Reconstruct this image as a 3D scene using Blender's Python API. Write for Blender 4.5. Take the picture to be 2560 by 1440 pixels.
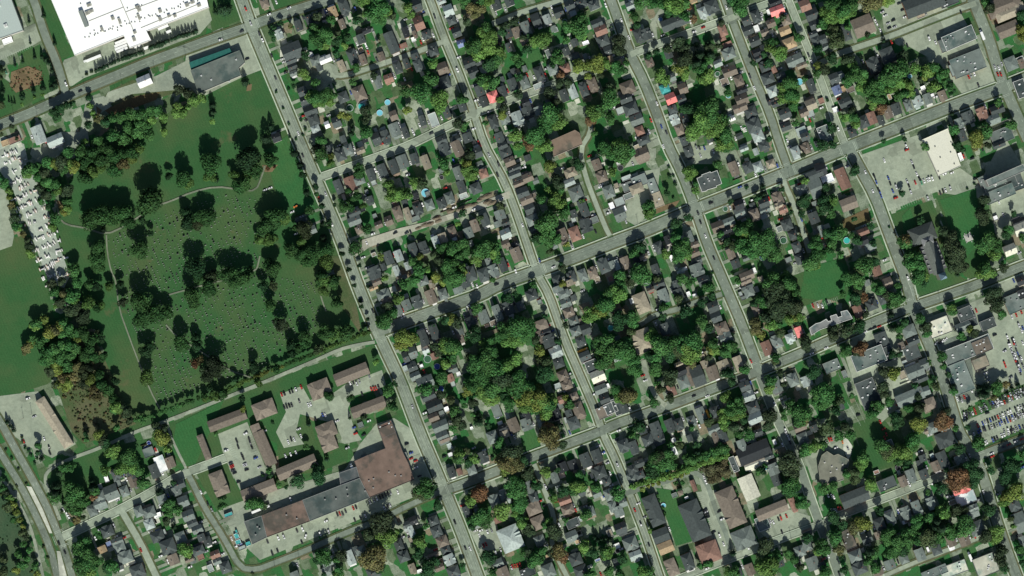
import bpy, math, random
import numpy as np
R = math.radians
random.seed(11); rng = np.random.default_rng(5)
for o in list(bpy.data.objects): bpy.data.objects.remove(o)
scene = bpy.context.scene
COL = scene.collection
M = 0.42                                    # metres per unit of the street plan
def W(px, py): return ((px-1280)*M, (720-py)*M)
# ------------------------------------------------------------------ camera
cam_d = bpy.data.cameras.new("camera"); cam = bpy.data.objects.new("camera", cam_d); COL.objects.link(cam)
CAMZ = 3000.0
cam.location = (0, 0, CAMZ); cam_d.sensor_width = 36; cam_d.lens = 36*CAMZ/(2560*M)
cam_d.clip_start = 10; cam_d.clip_end = 20000
scene.camera = cam
# ------------------------------------------------------------------ sky and sun
SUN_EL, SUN_AZ = 38.5, 170
world = bpy.data.worlds.new("World"); scene.world = world; world.use_nodes = True
nt = world.node_tree; bg = nt.nodes["Background"]
sky = nt.nodes.new("ShaderNodeTexSky"); sky.sky_type = 'NISHITA'; sky.sun_disc = False
sky.sun_elevation = R(SUN_EL); sky.sun_rotation = R(SUN_AZ)
nt.links.new(sky.outputs[0], bg.inputs[0]); bg.inputs[1].default_value = 0.064
sun_d = bpy.data.lights.new("sun", 'SUN'); sun_d.energy = 5.0; sun_d.angle = R(0.5); sun_d.color = (1, .985, .91)
sun = bpy.data.objects.new("sun", sun_d); COL.objects.link(sun)
sun.rotation_euler = (R(90-SUN_EL), 0, R(180-SUN_AZ)); sun.location = (0, 0, 500)
scene.view_settings.view_transform = 'Standard'; scene.view_settings.look = 'None'
scene.view_settings.exposure = 0.0; scene.view_settings.gamma = 1.0
scene.render.resolution_x = 1024; scene.render.resolution_y = 576
# ------------------------------------------------------------------ materials
def mat_base(name, rough=.9, spec=.2):
    m = bpy.data.materials.new(name); m.use_nodes = True
    n = m.node_tree; b = n.nodes["Principled BSDF"]
    b.inputs["Roughness"].default_value = rough
    b.inputs["Specular IOR Level"].default_value = spec
    return m, n, b
def N(n, t, **k):
    x = n.nodes.new(t)
    for a, v in k.items(): setattr(x, a, v)
    return x
def noise(n, vec, scale, detail=3, rough=.55):
    x = N(n, "ShaderNodeTexNoise"); x.inputs["Scale"].default_value = scale
    x.inputs["Detail"].default_value = detail; x.inputs["Roughness"].default_value = rough
    n.links.new(vec, x.inputs["Vector"]); return x.outputs["Fac"]
def ramp(n, fac, stops, interp='LINEAR'):
    x = N(n, "ShaderNodeValToRGB"); x.color_ramp.interpolation = interp
    e = x.color_ramp.elements
    while len(e) < len(stops): e.new(.5)
    for i, (p, c) in enumerate(stops):
        e[i].position = p; e[i].color = (*c, 1) if len(c) == 3 else c
    n.links.new(fac, x.inputs[0]); return x.outputs[0]
def mix(n, fac, a, b, mode='MIX'):
    x = N(n, "ShaderNodeMix", data_type='RGBA', blend_type=mode)
    if isinstance(fac, (int, float)): x.inputs[0].default_value = fac
    else: n.links.new(fac, x.inputs[0])
    for s, v in ((6, a), (7, b)):
        if isinstance(v, tuple): x.inputs[s].default_value = (*v, 1)
        else: n.links.new(v, x.inputs[s])
    return x.outputs[2]
def coords(n, rot=0.0, world=False):
    if world: src = N(n, "ShaderNodeNewGeometry").outputs["Position"]
    else: src = N(n, "ShaderNodeTexCoord").outputs["Object"]
    if rot:
        mp = N(n, "ShaderNodeMapping"); mp.inputs["Rotation"].default_value = (0, 0, rot)
        n.links.new(src, mp.inputs[0]); return mp.outputs[0]
    return src
def tinted(name, rough, spec, amt=.25, scale=.35, metal=0, stain=None):
    """colour from the mesh attribute times the object's own colour, with wear"""
    m, n, b = mat_base(name, rough, spec); b.inputs["Metallic"].default_value = metal
    at = N(n, "ShaderNodeAttribute"); at.attribute_name = "Col"
    oi = N(n, "ShaderNodeObjectInfo")
    c = mix(n, 1.0, at.outputs["Color"], oi.outputs["Color"], 'MULTIPLY')
    v = coords(n, world=True)
    f = noise(n, v, scale, 5, .65)
    g = ramp(n, f, [(.28, (1-amt,)*3), (.72, (1+amt*.7,)*3)])
    c = mix(n, 1.0, c, g, 'MULTIPLY')
    if stain:
        f2 = noise(n, v, stain[0], 4, .6)
        c = mix(n, ramp(n, f2, [(stain[3], (0, 0, 0)), (stain[3]+.12, (1, 1, 1))]), c, mix(n, 1.0, c, stain[1], 'MULTIPLY'))
    n.links.new(c, b.inputs["Base Color"]); return m
MT = {}
MT['roof'] = tinted('roof_shingle', .85, .25, .3, .5)
MT['flat'] = tinted('membrane_roof', .8, .2, .3, .09, stain=(.055, (.52, .64, .66), 0, .49))
MT['wall'] = tinted('house_wall', .9, .2, .1, 1.0)
MT['paint'] = tinted('car_paint', .3, .5, .04, 1.0)
MT['plain'] = tinted('plain_surface', .7, .3, .12, 1.0)
MT['leaf'] = tinted('foliage', .8, .15, .3, .45)
MT['bark'] = tinted('bark', .95, .1, .2, 2.0)
def water_mat():
    m, n, b = mat_base('pool_water', .08, .5)
    at = N(n, "ShaderNodeAttribute"); at.attribute_name = "Col"
    oi = N(n, "ShaderNodeObjectInfo")
    c = mix(n, 1.0, at.outputs["Color"], oi.outputs["Color"], 'MULTIPLY')
    n.links.new(c, b.inputs["Base Color"]); return m
MT['water'] = water_mat()
def glass_mat():
    m, n, b = mat_base('car_glass', .08, .6); b.inputs["Base Color"].default_value = (.012, .015, .018, 1); return m
MT['glass'] = glass_mat()
def lawn_mat(name, a, bcol, dry, dryat=.62, sc=1.0):
    m, n, b = mat_base(name, .95, .05); v = coords(n, world=True)
    f1 = noise(n, v, .012*sc, 4, .6); f2 = noise(n, v, .09*sc, 5, .65); f3 = noise(n, v, .9, 3, .7)
    c = mix(n, ramp(n, f2, [(.3, (0, 0, 0)), (.7, (1, 1, 1))]), a, bcol)
    c = mix(n, ramp(n, f1, [(dryat-.12, (0, 0, 0)), (dryat+.12, (1, 1, 1))]), c, dry)
    c = mix(n, 1.0, c, ramp(n, f3, [(.3, (.72,)*3), (.7, (1.22,)*3)]), 'MULTIPLY')
    wv = N(n, 'ShaderNodeTexWave'); wv.inputs['Scale'].default_value = .10; wv.inputs['Distortion'].default_value = 1.2; n.links.new(coords(n, R(-24), True), wv.inputs['Vector'])
    c = mix(n, 1.0, c, ramp(n, wv.outputs['Fac'], [(.2, (.965,)*3), (.8, (1.03,)*3)]), 'MULTIPLY')
    f4 = noise(n, v, .028, 5, .7)
    c = mix(n, ramp(n, f4, [(.62, (0, 0, 0)), (.74, (.7,)*3)]), c, (.13, .115, .06))
    n.links.new(c, b.inputs["Base Color"]); return m
MT['lawn'] = lawn_mat('mown_lawn', (.035, .108, .037), (.046, .118, .042), (.078, .120, .048), .56)
MT['green'] = lawn_mat('dark_rough_grass', (.040, .082, .042), (.055, .10, .052), (.075, .105, .058), .56, 2)
MT['park'] = lawn_mat('bright_lawn', (.034, .128, .042), (.044, .135, .044), (.065, .14, .048), .62)
MT['meadow'] = lawn_mat('rough_meadow', (.05, .095, .035), (.085, .115, .05), (.12, .12, .065), .50, 2.5)
MT['dry'] = lawn_mat('dry_grass', (.12, .10, .05), (.16, .115, .06), (.10, .10, .04), .6, 2)
def yard_mat():
    m, n, b = mat_base('back_yards', .95, .08); v = coords(n, R(-22), True)
    sc = N(n, "ShaderNodeMapping"); sc.inputs["Scale"].default_value = (1/9.5, 1/13., 1)
    n.links.new(v, sc.inputs[0])
    vo = N(n, "ShaderNodeTexVoronoi", distance='CHEBYCHEV'); vo.inputs["Scale"].default_value = 1; vo.inputs["Randomness"].default_value = .75
    n.links.new(sc.outputs[0], vo.inputs["Vector"])
    sp = N(n, "ShaderNodeSeparateColor"); n.links.new(vo.outputs["Color"], sp.inputs[0])
    c = ramp(n, sp.outputs[0], [(0, (.034, .145, .042)), (.22, (.05, .14, .045)), (.42, (.095, .15, .07)),
        (.58, (.15, .20, .12)), (.70, (.23, .28, .20)), (.86, (.33, .38, .28)), (.95, (.24, .21, .14))], 'CONSTANT')
    f2 = noise(n, v, .12, 5, .65); f3 = noise(n, v, .9, 4, .75)
    c = mix(n, ramp(n, f2, [(.45, (0, 0, 0)), (.75, (1, 1, 1))]), c, (.045, .085, .035))
    c = mix(n, 1.0, c, ramp(n, f3, [(.3, (.6,)*3), (.7, (1.3,)*3)]), 'MULTIPLY')
    n.links.new(c, b.inputs["Base Color"]); return m
MT['yard'] = yard_mat()
def paving(name, a, bcol, sc=.25, crack=True):
    m, n, b = mat_base(name, .9, .15); v = coords(n, world=True)
    f1 = noise(n, v, .035, 4, .6); f2 = noise(n, v, sc, 5, .7); f3 = noise(n, v, 2.0, 3, .8)
    c = mix(n, ramp(n, f1, [(.35, (0, 0, 0)), (.65, (1, 1, 1))]), a, bcol)
    c = mix(n, 1.0, c, ramp(n, f2, [(.3, (.82,)*3), (.7, (1.14,)*3)]), 'MULTIPLY')
    c = mix(n, 1.0, c, ramp(n, f3, [(.3, (.9,)*3), (.7, (1.08,)*3)]), 'MULTIPLY')
    vo = N(n, 'ShaderNodeTexVoronoi', distance='CHEBYCHEV'); vo.inputs['Scale'].default_value = .07; n.links.new(coords(n, R(-22), True), vo.inputs['Vector'])
    sp = N(n, 'ShaderNodeSeparateColor'); n.links.new(vo.outputs['Color'], sp.inputs[0])
    c = mix(n, 1.0, c, ramp(n, sp.outputs[0], [(0, (.80,)*3), (.14, (1, 1, 1)), (.86, (1.12,)*3)], 'CONSTANT'), 'MULTIPLY')
    n.links.new(c, b.inputs["Base Color"]); return m
MT['asphalt'] = paving('worn_asphalt', (.165, .205, .162), (.208, .248, .194))
MT['avenue'] = paving('avenue_asphalt', (.215, .262, .20), (.26, .31, .235))
MT['newasphalt'] = paving('dark_asphalt', (.125, .155, .130), (.155, .190, .155))
MT['street'] = paving('pale_street', (.26, .312, .236), (.31, .36, .272))
MT['lot'] = paving('parking_asphalt', (.25, .295, .22), (.32, .365, .27))
MT['drive'] = paving('driveway', (.17, .205, .15), (.29, .335, .25), .08)
MT['walk'] = paving('sidewalk_concrete', (.36, .43, .325), (.47, .54, .41), .3)
MT['conc'] = paving('bright_concrete', (.46, .49, .40), (.56, .58, .48), .3)
MT['gravel'] = paving('gravel', (.22, .26, .20), (.32, .36, .27), .4)
MT['track'] = paving('wheel_worn_asphalt', (.170, .208, .165), (.21, .248, .195))
MT['lanegravel'] = paving('trodden_path', (.15, .18, .125), (.20, .225, .16), .4)
MT['stoneyard'] = paving('stone_yard', (.29, .345, .28), (.39, .44, .36), .5)
MT['dirt'] = paving('dirt', (.33, .34, .265), (.42, .42, .33), .3)
MT['mark'] = paving('road_paint', (.42, .50, .40), (.52, .60, .48), .6)
MT['rust'] = paving('red_soil', (.15, .12, .065), (.20, .145, .08), .5)
# ------------------------------------------------------------------ mesh helpers
class MB:
    def __init__(s): s.v = []; s.f = []; s.m = []; s.c = []
    def add(s, vs, fs, mi=0, col=(1, 1, 1)):
        o = len(s.v); s.v += [tuple(p) for p in vs]
        for f in fs: s.f.append(tuple(i+o for i in f)); s.m.append(mi); s.c.append(col)
    def box(s, x0, y0, z0, x1, y1, z1, mi=0, col=(1, 1, 1)):
        s.add([(x0, y0, z0), (x1, y0, z0), (x1, y1, z0), (x0, y1, z0), (x0, y0, z1), (x1, y0, z1), (x1, y1, z1), (x0, y1, z1)],
              [(3, 2, 1, 0), (4, 5, 6, 7), (0, 1, 5, 4), (1, 2, 6, 5), (2, 3, 7, 6), (3, 0, 4, 7)], mi, col)
    def cyl(s, x, y, z0, z1, r0, r1=None, n=8, mi=0, col=(1, 1, 1)):
        if r1 is None: r1 = r0
        A = [2*math.pi*i/n for i in range(n)]
        vs = [(x+r0*math.cos(a), y+r0*math.sin(a), z0) for a in A]+[(x+r1*math.cos(a), y+r1*math.sin(a), z1) for a in A]
        s.add(vs, [tuple(range(n-1, -1, -1)), tuple(range(n, 2*n))]+[(i, (i+1) % n, n+(i+1) % n, n+i) for i in range(n)], mi, col)
    def tube(s, p, q, r0, r1, n=6, mi=0, col=(1, 1, 1)):
        p = np.array(p, float); q = np.array(q, float); d = q-p; d /= np.linalg.norm(d)
        u = np.cross(d, (0, 0, 1) if abs(d[2]) < .9 else (1, 0, 0)); u /= np.linalg.norm(u); w = np.cross(d, u)
        vs = [tuple(c+r*(math.cos(2*math.pi*i/n)*u+math.sin(2*math.pi*i/n)*w)) for c, r in ((p, r0), (q, r1)) for i in range(n)]
        s.add(vs, [tuple(range(n)), tuple(range(2*n-1, n-1, -1))]+[(i, n+i, n+(i+1) % n, (i+1) % n) for i in range(n)], mi, col)
    def prism(s, pts, z0, z1, mi=0, col=(1, 1, 1), bottom=True):
        n = len(pts)
        if area(pts) < 0: pts = pts[::-1]
        s.add([(*p, z0) for p in pts]+[(*p, z1) for p in pts],
              [tuple(range(n, 2*n))]+([tuple(range(n-1, -1, -1))] if bottom else [])+[(i, (i+1) % n, n+(i+1) % n, n+i) for i in range(n)], mi, col)
    def merge(s, o, x, y, rot, z=0, tint=(1, 1, 1), mimap=None, sc=(1, 1, 1)):
        c, d = math.cos(rot), math.sin(rot); k = len(s.v)
        s.v += [(x+c*a*sc[0]-d*b*sc[1], y+d*a*sc[0]+c*b*sc[1], z+e*sc[2]) for a, b, e in o.v]
        s.f += [tuple(i+k for i in f) for f in o.f]
        s.m += [(mimap[i] if mimap else i) for i in o.m]
        s.c += [(p[0]*tint[0], p[1]*tint[1], p[2]*tint[2]) for p in o.c]
    def mesh(s, name, mats):
        me = bpy.data.meshes.new(name); me.from_pydata(s.v, [], s.f)
        for m in mats: me.materials.append(MT[m])
        me.polygons.foreach_set('material_index', s.m)
        a = me.attributes.new('Col', 'FLOAT_COLOR', 'FACE')
        c = np.ones((len(s.f), 4), np.float32); c[:, :3] = np.array(s.c, np.float32).reshape(-1, 3)
        a.data.foreach_set('color', c.ravel()); me.update(); return me
    def build(s, name, mats, parent=None, loc=(0, 0, 0), rot=0):
        o = bpy.data.objects.new(name, s.mesh(name, mats)); COL.objects.link(o)
        if parent: o.parent = parent
        o.location = loc; o.rotation_euler = (0, 0, rot); return o
def area(p): return .5*sum(p[i][0]*p[(i+1) % len(p)][1]-p[(i+1) % len(p)][0]*p[i][1] for i in range(len(p)))
def inset(p, d):
    if area(p) < 0: p = p[::-1]
    out = []; n = len(p)
    for i in range(n):
        a, b, c = np.array(p[i-1]), np.array(p[i]), np.array(p[(i+1) % n])
        e1 = (b-a)/np.linalg.norm(b-a); e2 = (c-b)/np.linalg.norm(c-b)
        n1 = np.array((-e1[1], e1[0])); n2 = np.array((-e2[1], e2[0]))
        k = n1+n2; k = k/max(.3, float(k@n1)); k = k if np.linalg.norm(k) < 3 else n1
        out.append(tuple(b+d*k))
    return out
def tag(o, label=None, cat=None, group=None, kind=None):
    if label: o['label'] = label
    if cat: o['category'] = cat
    if group: o['group'] = group
    if kind: o['kind'] = kind
    return o
def empty(name, loc, rot=0):
    o = bpy.data.objects.new(name, None); COL.objects.link(o); o.location = loc; o.rotation_euler = (0, 0, rot)
    o.empty_display_size = .5; return o
def link_copy(src, parent, name=None):
    o = src.copy(); COL.objects.link(o); o.parent = parent; return o
PENDING = []      # things whose labels are written at the end: (object, colour word, adjective, noun, x, y)
# ------------------------------------------------------------------ ground
g = MB(); S = 3500
g.add([(-S, -S, 0), (S, -S, 0), (S, S, 0), (-S, S, 0)], [(0, 1, 2, 3)])
tag(g.build('ground', ['yard']), kind='structure')
def sheet(name, mat, polys, z, step=.004):
    b = MB()
    for i, p in enumerate(polys):
        q = [W(*c) for c in p]
        if area(q) < 0: q = q[::-1]
        b.add([(*c, z+i*step) for c in q], [tuple(range(len(q)))])
    return tag(b.build(name, [mat]), kind='structure')
sheet('dark_rough_grass', 'green', [[(-40,1150),(30,1240),(80,1360),(110,1460),(-40,1460)]], 0.008, .003)
sheet('lawn', 'lawn', [[(-40,600),(60,590),(120,700),(130,780),(180,900),(120,960),(40,985),(-40,1010)],[(30,210),(60,130),(100,110),(112,150),(135,225),(10,292),(-40,300),(-40,160)],[(130,-20),(175,140),(150,148),(138,130),(100,0),(105,-20)],[(190,185),(520,60),(512,95),(430,125),(215,205),(185,222)],[(515,-20),(595,-20),(612,45),(530,80)],[(500,240),(660,170),(700,260),(760,420),(800,520),(850,640),(900,760),(930,850),(780,905),(500,1020),(330,1080),(290,1060),(270,900),(200,740),(140,600),(140,520),(200,400),(330,330)],[(415,1060),(520,1020),(760,920),(940,860),(960,930),(870,985),(800,1000),(640,1075),(560,1130),(470,1170),(440,1150)],[(485,1175),(560,1145),(600,1230),(700,1180),(720,1230),(620,1270),(555,1300)],[(660,1040),(700,1010),(745,1090),(700,1110),(670,1100)],[(690,1080),(770,1030),(790,1100),(870,1110),(870,1150),(800,1180),(700,1190)],[(560,1140),(512,1100),(530,1060),(620,1030),(640,1060),(550,1090)],[(100,1200),(140,1165),(260,1120),(400,1090),(430,1160),(300,1230),(180,1290),(130,1230)],[(1980,690),(2110,640),(2130,700),(2110,760),(2060,745),(2000,770)],[(2340,490),(2470,460),(2480,640),(2450,710),(2410,690)],[(2215,540),(2330,500),(2400,690),(2430,705),(2300,745),(2270,660)],[(2130,1060),(2200,1035),(2250,1100),(2300,1150),(2180,1180),(2150,1120)],[(2400,1030),(2560,960),(2560,985),(2410,1050)],[(2450,1120),(2560,1070),(2560,1090),(2450,1130)],[(2260,110),(2290,90),(2350,100),(2350,130),(2270,150)],[(1440,560),(1500,520),(1520,590),(1350,650),(1340,620)],[(1650,430),(1670,420),(1705,510),(1690,520),(1672,500)],[(180,1085),(165,1000),(150,960),(200,930),(280,1060),(340,1080),(200,1110)],[(260,140),(330,115),(420,90),(480,80),(450,110),(270,190)],[(275,205),(390,160),(395,180),(275,228)],[(640,-20),(800,-20),(790,-5),(680,35),(650,40)]], 0.012, .003)
sheet('parking_lot', 'lot', [[(2145,390),(2300,335),(2345,440),(2400,420),(2450,455),(2510,340),(2560,420),(2560,560),(2490,600),(2475,500),(2340,480),(2205,535)],[(2330,790),(2470,740),(2495,700),(2560,680),(2560,960),(2400,1020),(2350,900)],[(2395,1060),(2560,990),(2560,1070),(2420,1128)],[(940,1060),(985,1045),(1040,1080),(1080,1190),(1065,1230),(870,1310),(650,1400),(590,1345),(545,1275),(640,1240),(860,1180),(900,1110)],[(545,1085),(618,1055),(668,1180),(665,1200),(600,1225),(560,1140)],[(700,985),(755,965),(775,1000),(830,985),(865,960),(955,925),(965,965),(885,990),(870,1020),(885,1070),(905,1100),(860,1110),(840,1060),(750,1035),(740,1080),(760,1110),(710,1120),(690,1080),(715,1030)],[(-40,995),(95,978),(190,1110),(130,1145),(60,1110),(-40,1020)],[(160,150),(520,15),(530,50),(500,85),(210,195),(180,215),(140,215)],[(-40,110),(90,60),(120,90),(85,112),(0,150),(-40,160)],[(465,135),(590,88),(625,85),(660,172),(600,195),(500,245),(460,200)],[(2200,0),(2250,-20),(2400,30),(2440,100),(2500,210),(2405,235),(2350,160),(2270,115),(2210,75)],[(-40,450),(15,460),(35,590),(30,615),(-40,640)],[(1490,1010),(1550,980),(1555,1030),(1500,1050)],[(2185,760),(2180,835),(2290,800),(2300,960),(2200,1050),(2150,1010),(2110,880)],[(1745,1190),(1800,1400),(1818,1395),(1760,1180)],[(1740,1230),(1790,1225),(1840,1380),(1812,1396)],[(1880,1310),(1960,1270),(2025,1290),(2030,1320),(1920,1350)],[(1170,1320),(1240,1300),(1255,1370),(1200,1380)],[(1555,545),(1600,430),(1650,420),(1640,520),(1590,565)],[(1640,395),(1600,410),(1560,420),(1590,380),(1640,370)],[(80,370),(160,365),(165,395),(100,410),(75,385)],[(2230,940),(2275,915),(2290,980),(2200,1060)],[(1720,370),(1790,360),(1800,410),(1730,410)],[(2010,1140),(2100,1080),(2120,1180),(2030,1200)]], 0.1, .003)
sheet('rough_grass', 'meadow', [[(140,960),(180,840),(240,850),(290,960),(340,1060),(210,1110),(180,1080)],[(270,230),(330,200),(480,220),(380,250),(240,270)],[(870,640),(905,840),(850,760),(820,640)]], 0.19, .003)
sheet('bright_lawn', 'park', [[(2012,668),(2090,650),(2120,665),(2110,735),(2050,750),(2000,745)],[(2350,500),(2440,470),(2450,600),(2420,640),(2370,560)],[(1150,480),(1250,440),(1255,470),(1210,485)],[(1420,-1),(1421,0),(1420,0)],[(1310,1080),(1350,1050),(1352,1110),(1312,1130)],[(1300,1090),(1340,1080),(1345,1115),(1310,1130)],[(1640,1220),(1680,1225),(1740,1350),(1690,1365)],[(750,80),(785,65),(800,110),(760,125)],[(760,75),(790,130),(770,120)],[(2255,540),(2275,520),(2290,560),(2260,600)],[(1200,470),(1240,440),(1250,470),(1215,480)],[(1320,130),(1355,120),(1360,150),(1320,175)],[(560,1000),(520,1090),(480,1180),(430,1130),(440,1060)],[(730,330),(760,440),(800,560),(770,560),(690,480),(660,380)]], 0.21, .003)
sheet('dry_grass', 'dry', [[(2105,550),(2170,520),(2180,570),(2110,580)],[(260,275),(340,240),(400,230),(390,250),(280,290)]], 0.245, .003)
sheet('gravel_ground', 'gravel', [[(200,330),(215,250),(260,240),(280,265),(240,290),(220,330),(225,370),(160,380),(150,330)],[(270,230),(390,190),(480,145),(490,215),(440,225),(330,235),(250,270)],[(560,1310),(640,1240),(860,1175),(900,1130),(905,1140),(870,1190),(640,1275),(590,1320)],[(1625,60),(1650,20),(1665,30),(1640,60),(1645,110),(1630,105)]], 0.25, .003)
sheet('yard_ground', 'stoneyard', [[(-20,330),(60,360),(75,420),(105,480),(140,590),(175,690),(160,720),(122,705),(90,620),(55,530),(30,470),(-20,400)]], 0.265, .003)
sheet('dirt_ground', 'dirt', [[(905,600),(1000,570),(1130,540),(1270,478),(1275,495),(1200,525),(1000,590),(905,625)]], 0.58, .003)
sheet('red_ground', 'rust', [[(28,180),(70,165),(105,180),(100,210),(40,232),(25,215)],[(1640,520),(1700,500),(1690,515),(1640,535)],[(135,500),(160,505),(150,525)],[(655,413),(695,412),(680,430),(662,430)],[(618,212),(630,210),(628,226),(616,228)],[(240,265),(255,275),(245,295)]], 0.275, .003)
sheet('concrete_island', 'conc', [[(2108,1092),(2119,1098),(2131,1115),(2128,1135),(2120,1150),(2113,1135),(2110,1120)],[(66,1215),(79,1217),(108,1275),(131,1333),(124,1333),(95,1272)],[(142,1377),(151,1378),(167,1440),(149,1440)],[(2108,1100),(2120,1108),(2118,1135),(2108,1125)],[(700,125),(709,120),(714,140),(700,143)]], 0.6, .003)
sheet('dark_parking_lot', 'newasphalt', [[(2330,860),(2420,830),(2440,1000),(2380,1010)]], 0.29, .003)
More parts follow.
